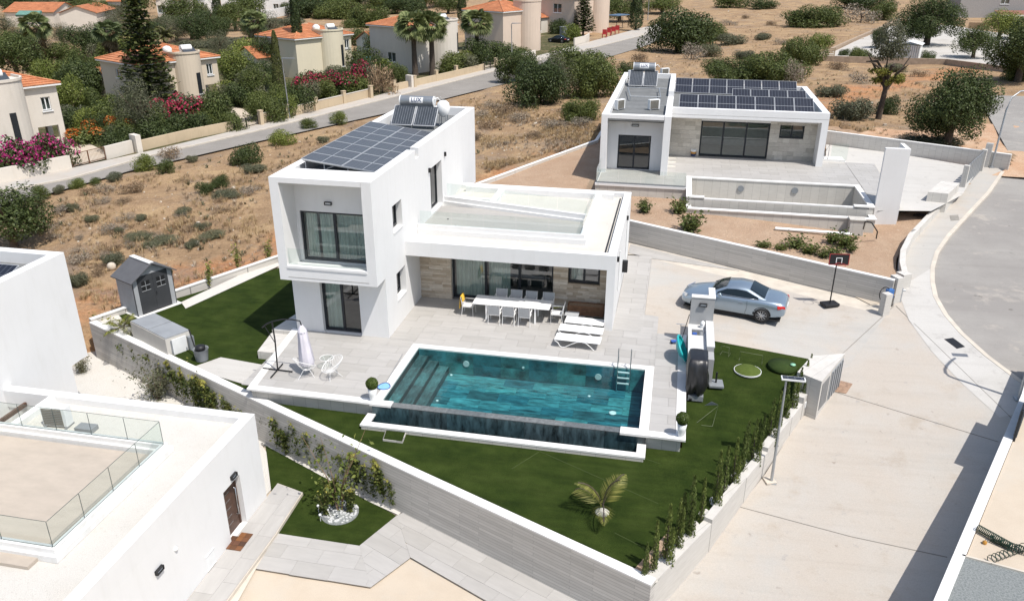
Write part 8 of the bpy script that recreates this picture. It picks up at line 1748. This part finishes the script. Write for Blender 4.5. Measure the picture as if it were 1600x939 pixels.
p = P(1083, 244, 1.6); t = thing('paint_bucket', 'small white and orange bucket on the tiles by the stone wall of the villa behind', 'bucket', p); b = MB(); b.lathe([(.16,0),(.19,.18)], p, 14); b.build('bucket_base', NAVY, t); b = MB(); b.lathe([(.19,.182),(.2,.33)], p, 14); b.build('bucket_band', plain('orange_label', (.5,.25,.06), .5), t); b = MB(); b.lathe([(.2,.332),(.2,.46),(.15,.47)], p, 14); b.build('bucket_top', WPLAST, t)
p = RZ(1556, 256); t = thing('pallet_stack', 'untidy stack of wooden pallets on the dirt beside the tall street lamp', 'pallets', p); PAL = per_piece('pallet_wood', [(0,(.26,.18,.11)),(1,(.46,.35,.23))], .9, 6, (4,1,1), .5, .3)
for k in range(4):
    for j in range(5): b = MB(); b.rbox((p.x+.3+.1*k, p.y+.4+(j-2)*.26, p.z+.1+.16*k), (1.3,.12,.03), R(8*k-10)); b.build('board', PAL, t)
    b = MB(); b.rbox((p.x+.3+.1*k, p.y+.4, p.z+.03+.16*k), (.1,1.2,.1), R(8*k-10)); b.build('bearer', PAL, t)
# ------------------------------------------------------------------ walled yard and house, upper right
def tsheet(name, m, px, dz): return sheet(name, m, [gz(*q) for q in px], lambda x, y: tz(x, y)+dz, 2.5)
tsheet('yard_ground', ground_mat('pale_yard_gravel', [(0,0,0,(.50,.475,.44)),(.3,.45,.7,(.44,.41,.37))], 20, .95, .4, .02, .2), [(1272,95),(1355,58),(1392,42),(1480,40),(1600,60),(1600,108),(1478,101)], .12)
for px, h, lab in (([(1266,95),(1478,101),(1600,118)], .75, 'long low brown wall along the front of the pale yard'), ([(1272,93),(1340,62),(1408,32)], .55, 'low stone wall running up the left side of the pale yard')):
    g = [gz(*q) for q in px]; wall_thing(lab, g, .35, [q.z-.5 for q in g], [q.z+h for q in g], plain('stone_wall_brown_%d' % len(px), (.36,.28,.21), .95, 0, .2, 2, .4), name='yard_wall')
c = gz(1399,100); d = gz(1433,101); t = thing('metal_shed', 'white corrugated metal shed standing in the pale yard', 'shed', c); wv = d-c; W_ = wv.length; u = wv.normalized(); n_ = Vector((-u.y,u.x,0)); D_ = 3.; hS = 28*depth(c)/CF
b = MB(); e = [c, d, d+n_*D_, c+n_*D_]; b.prism(e, c.z-.2, c.z+hS); b.build('shed_wall', WPAINT, t)
for i in range(10): b = MB(); m_ = c+wv*((i+.5)/10)-n_*.03; b.mbox(Matrix.Translation((m_.x,m_.y,c.z+hS/2)) @ Matrix.Rotation(math.atan2(u.y,u.x),4,'Z'), W_/10*.45,.06,hS*.97); b.build('corrugation', GALV, t)
b = MB(); r0, r1 = (c+d)/2-n_*.2+Vector((0,0,hS+.45)), (c+d)/2+n_*(D_+.2)+Vector((0,0,hS+.45))
for a_, sgn in ((c, -1), (d, 1)): b.add([a_-n_*.2+u*sgn*.2+Vector((0,0,hS)), a_+n_*(D_+.2)+u*sgn*.2+Vector((0,0,hS)), r1, r0, a_-n_*.2+u*sgn*.2+Vector((0,0,hS+.06)), a_+n_*(D_+.2)+u*sgn*.2+Vector((0,0,hS+.06)), r1+Vector((0,0,.06)), r0+Vector((0,0,.06))], MB.BF)
b.build('shed_roof', WPAINT, t)
for q in ((1296,92,22,16,'pallet'),): 
    p = gz(q[0], q[1]); t = thing('pallet_fence', 'brown pallet fence panel at the corner of the yard wall', 'fence panel', p)
    for j in range(5): b = MB(); b.rbox((p.x, p.y, p.z+.25+.3*j), (1.4,.06,.2)); b.build('board', PAL, t)
    for s in (-.65, .65): b = MB(); b.rbox((p.x+s, p.y+.07, p.z+.8), (.12,.08,1.7)); b.build('upright', PAL, t)
V('bush_mid',1335,96,26,20,'round green bush in the yard left of the metal shed'); V('bush_dark',1449,97,28,18,'clipped dark bush to the right of the metal shed'); V('bush_dark',1318,88,20,12,'small dark bush beside the white slab in the yard')
p = gz(1312, 94); b = MB(); b.rbox((p.x,p.y,p.z+.25),(1.8,1.2,.5),R(10)); tag(b.build('white_slab', WPAINT), 'white slab lying inside the corner of the yard', 'slab')
house('grey house with a dark door at the upper right corner of the photo', (1640,28), 1505, 8, 6.5, plain('grey_house_render', (.30,.29,.285), .9), zg=gz(1560,40).z, yaw=8, roof='flat', tank=False, wins=((.48,3.2,5.6,2.2),))
p, q = gz(1508, 27), gz(1556, 27); t = thing('pergola', 'white awning on dark posts in front of the grey house', 'pergola', p); u = (q-p); b = MB(); b.mbox(Matrix.Translation(((p.x+q.x)/2,(p.y+q.y)/2,p.z+2.9)) @ Matrix.Rotation(math.atan2(u.y,u.x),4,'Z'), u.length, 3.2, .12); b.build('awning', WPAINT, t)
for k in range(4): m_ = p+u*(k/3); b = MB(); b.cyl((m_.x,m_.y-1.4,p.z-.2),(m_.x,m_.y-1.4,p.z+2.84),.07,6); b.build('post', DARK, t)
p, q = gz(1556, 30), gz(1640, 30); t = thing('lean_to', 'red brown lean-to roof with white fascia before the grey house', 'lean-to', p); u = (q-p); b = MB(); b.mbox(Matrix.Translation(((p.x+q.x)/2,(p.y+q.y)/2,p.z+1.5)) @ Matrix.Rotation(math.atan2(u.y,u.x),4,'Z') @ Matrix.Rotation(R(14),4,'X'), u.length, 3.4, .12); b.build('roof', plain('red_brown_roof', (.23,.10,.08), .85), t)
b = MB(); b.mbox(Matrix.Translation(((p.x+q.x)/2,(p.y+q.y)/2-1.75,p.z+.95)) @ Matrix.Rotation(math.atan2(u.y,u.x),4,'Z'), u.length, .12, .3); b.build('fascia', WPAINT, t); b = MB(); b.mbox(Matrix.Translation(((p.x+q.x)/2,(p.y+q.y)/2,p.z+.4)) @ Matrix.Rotation(math.atan2(u.y,u.x),4,'Z'), u.length, 2.6, 1.2); b.build('lean_to_wall', WHITE2, t)
g = [gz(1512,46), gz(1545,47)]; wall_thing('brown fence wall behind the large tree on the yard', g, .2, [q.z-.3 for q in g], [q.z+1.4 for q in g], plain('brown_fence', (.30,.20,.12), .9), name='yard_fence')
# ------------------------------------------------------------------ odds and ends along the street
p = P(858, 66, ZS); t = thing('parked_car', 'black car parked between the two pinkish houses', 'car', p); k = copy_tree(car); 
for ch_ in list(k.children):
    ch_.parent = t
    if ch_.name.startswith(('body','roof','wing_mirror')): ch_.data = ch_.data.copy(); ch_.data.materials[0] = plain('black_car_paint', (.012,.013,.015), .25) if 'black_car_paint' not in MATS else MATS['black_car_paint']
bpy.data.objects.remove(k); t.location = (p.x, p.y, ZS+.04); t.rotation_euler = (0,0,R(-25))
REDC = plain('red_garden_chair', (.35,.03,.03), .6)
for i, q in enumerate(((944,60),(951,57),(958,55),(964,53))):
    p = P(*q, ZS); t = thing('red_chair', f'red garden chair on the pavement by the tall pinkish house, {ORD[i]} from the left', 'chair', p, 'red chairs by the street'); b = MB(); b.box(p.x-.45,p.y-.45,ZS+.75,p.x+.45,p.y+.45,ZS+.85); b.build('seat', REDC, t); b = MB(); b.box(p.x-.45,p.y+.35,ZS+.85,p.x+.45,p.y+.45,ZS+1.7); b.build('backrest', REDC, t)
    for sx in (-.4,.4):
        for sy in (-.4,.4): b = MB(); b.box(p.x+sx-.05,p.y+sy-.05,ZS,p.x+sx+.05,p.y+sy+.05,ZS+.75); b.build('leg', REDC, t)
p = P(880, 62, ZS); b = MB(); b.rbox((p.x,p.y,ZS+1.2),(1.2,1.,2.4),R(63)); b.rbox((p.x,p.y,ZS+2.45),(1.4,1.2,.1),R(63)); tag(b.build('utility_cabinet', GPLAST), 'grey utility cabinet left of the bright clipped shrub', 'cabinet')
p = P(965, 44, ZS); t = thing('carport', 'dark blue carport roof on posts beside the bend of the street', 'carport', p); b = MB(); b.rbox((p.x,p.y,ZS+2.9),(6,3.4,.15),R(63)); b.build('carport_roof', plain('blue_grey_sheet', (.08,.13,.20), .4), t)
for sx in (-2.6,0,2.6): b = MB(); b.rbox((p.x+sx*math.cos(R(63))+1.3*math.sin(R(63)), p.y+sx*math.sin(R(63))-1.3*math.cos(R(63)), ZS+1.4),(.12,.12,2.85)); b.build('post', DARK, t)
p = P(585, 92, ZS); t = thing('garden_pool', 'small turquoise pool beside the low orange roofed pool house', 'pool', p); b = MB(); b.rbox((p.x,p.y,ZS+.1),(8,4,.2),R(63)); b.build('pool_surround', WPAINT, t); b = MB(); b.rbox((p.x,p.y,ZS+.205),(6.6,2.8,.02),R(63)); b.build('pool_water', plain('turquoise_water', (.05,.40,.55), .15), t)
house('low orange roofed pool house beside the cream fan palm house', (614,88), 588, 5, 2.6, HWHITE, roof='ridge', rise=1.6, tank=False, porch=(.1,.9,2.2))
house('low orange roofed annexe left of the olive cream house', (432,118), 402, 5, 2.6, CREAM, roof='ridge', rise=1.5, tank=False)
house('low orange roofed outbuilding left of the norfolk pine', (194,150), 170, 4, 2.2, BEIGE, roof='ridge', rise=1.3, tank=False)
p = P(45, 22, 1.6); b = MB(); b.rbox((p.x,p.y,p.z),(5.,2.2,.5),R(12),R(20)); tag(b.build('green_tarpaulin', plain('green_tarp', (.12,.24,.20), .6, 0, .3, 2)), 'green tarpaulin heap on the orange roof at the upper left corner', 'tarpaulin')
# drop prototypes nothing used
for kd, (r, w, h) in PROTO.items():
    if r.get('label') is None:
        for c in list(r.children): bpy.data.objects.remove(c)
        bpy.data.objects.remove(r)
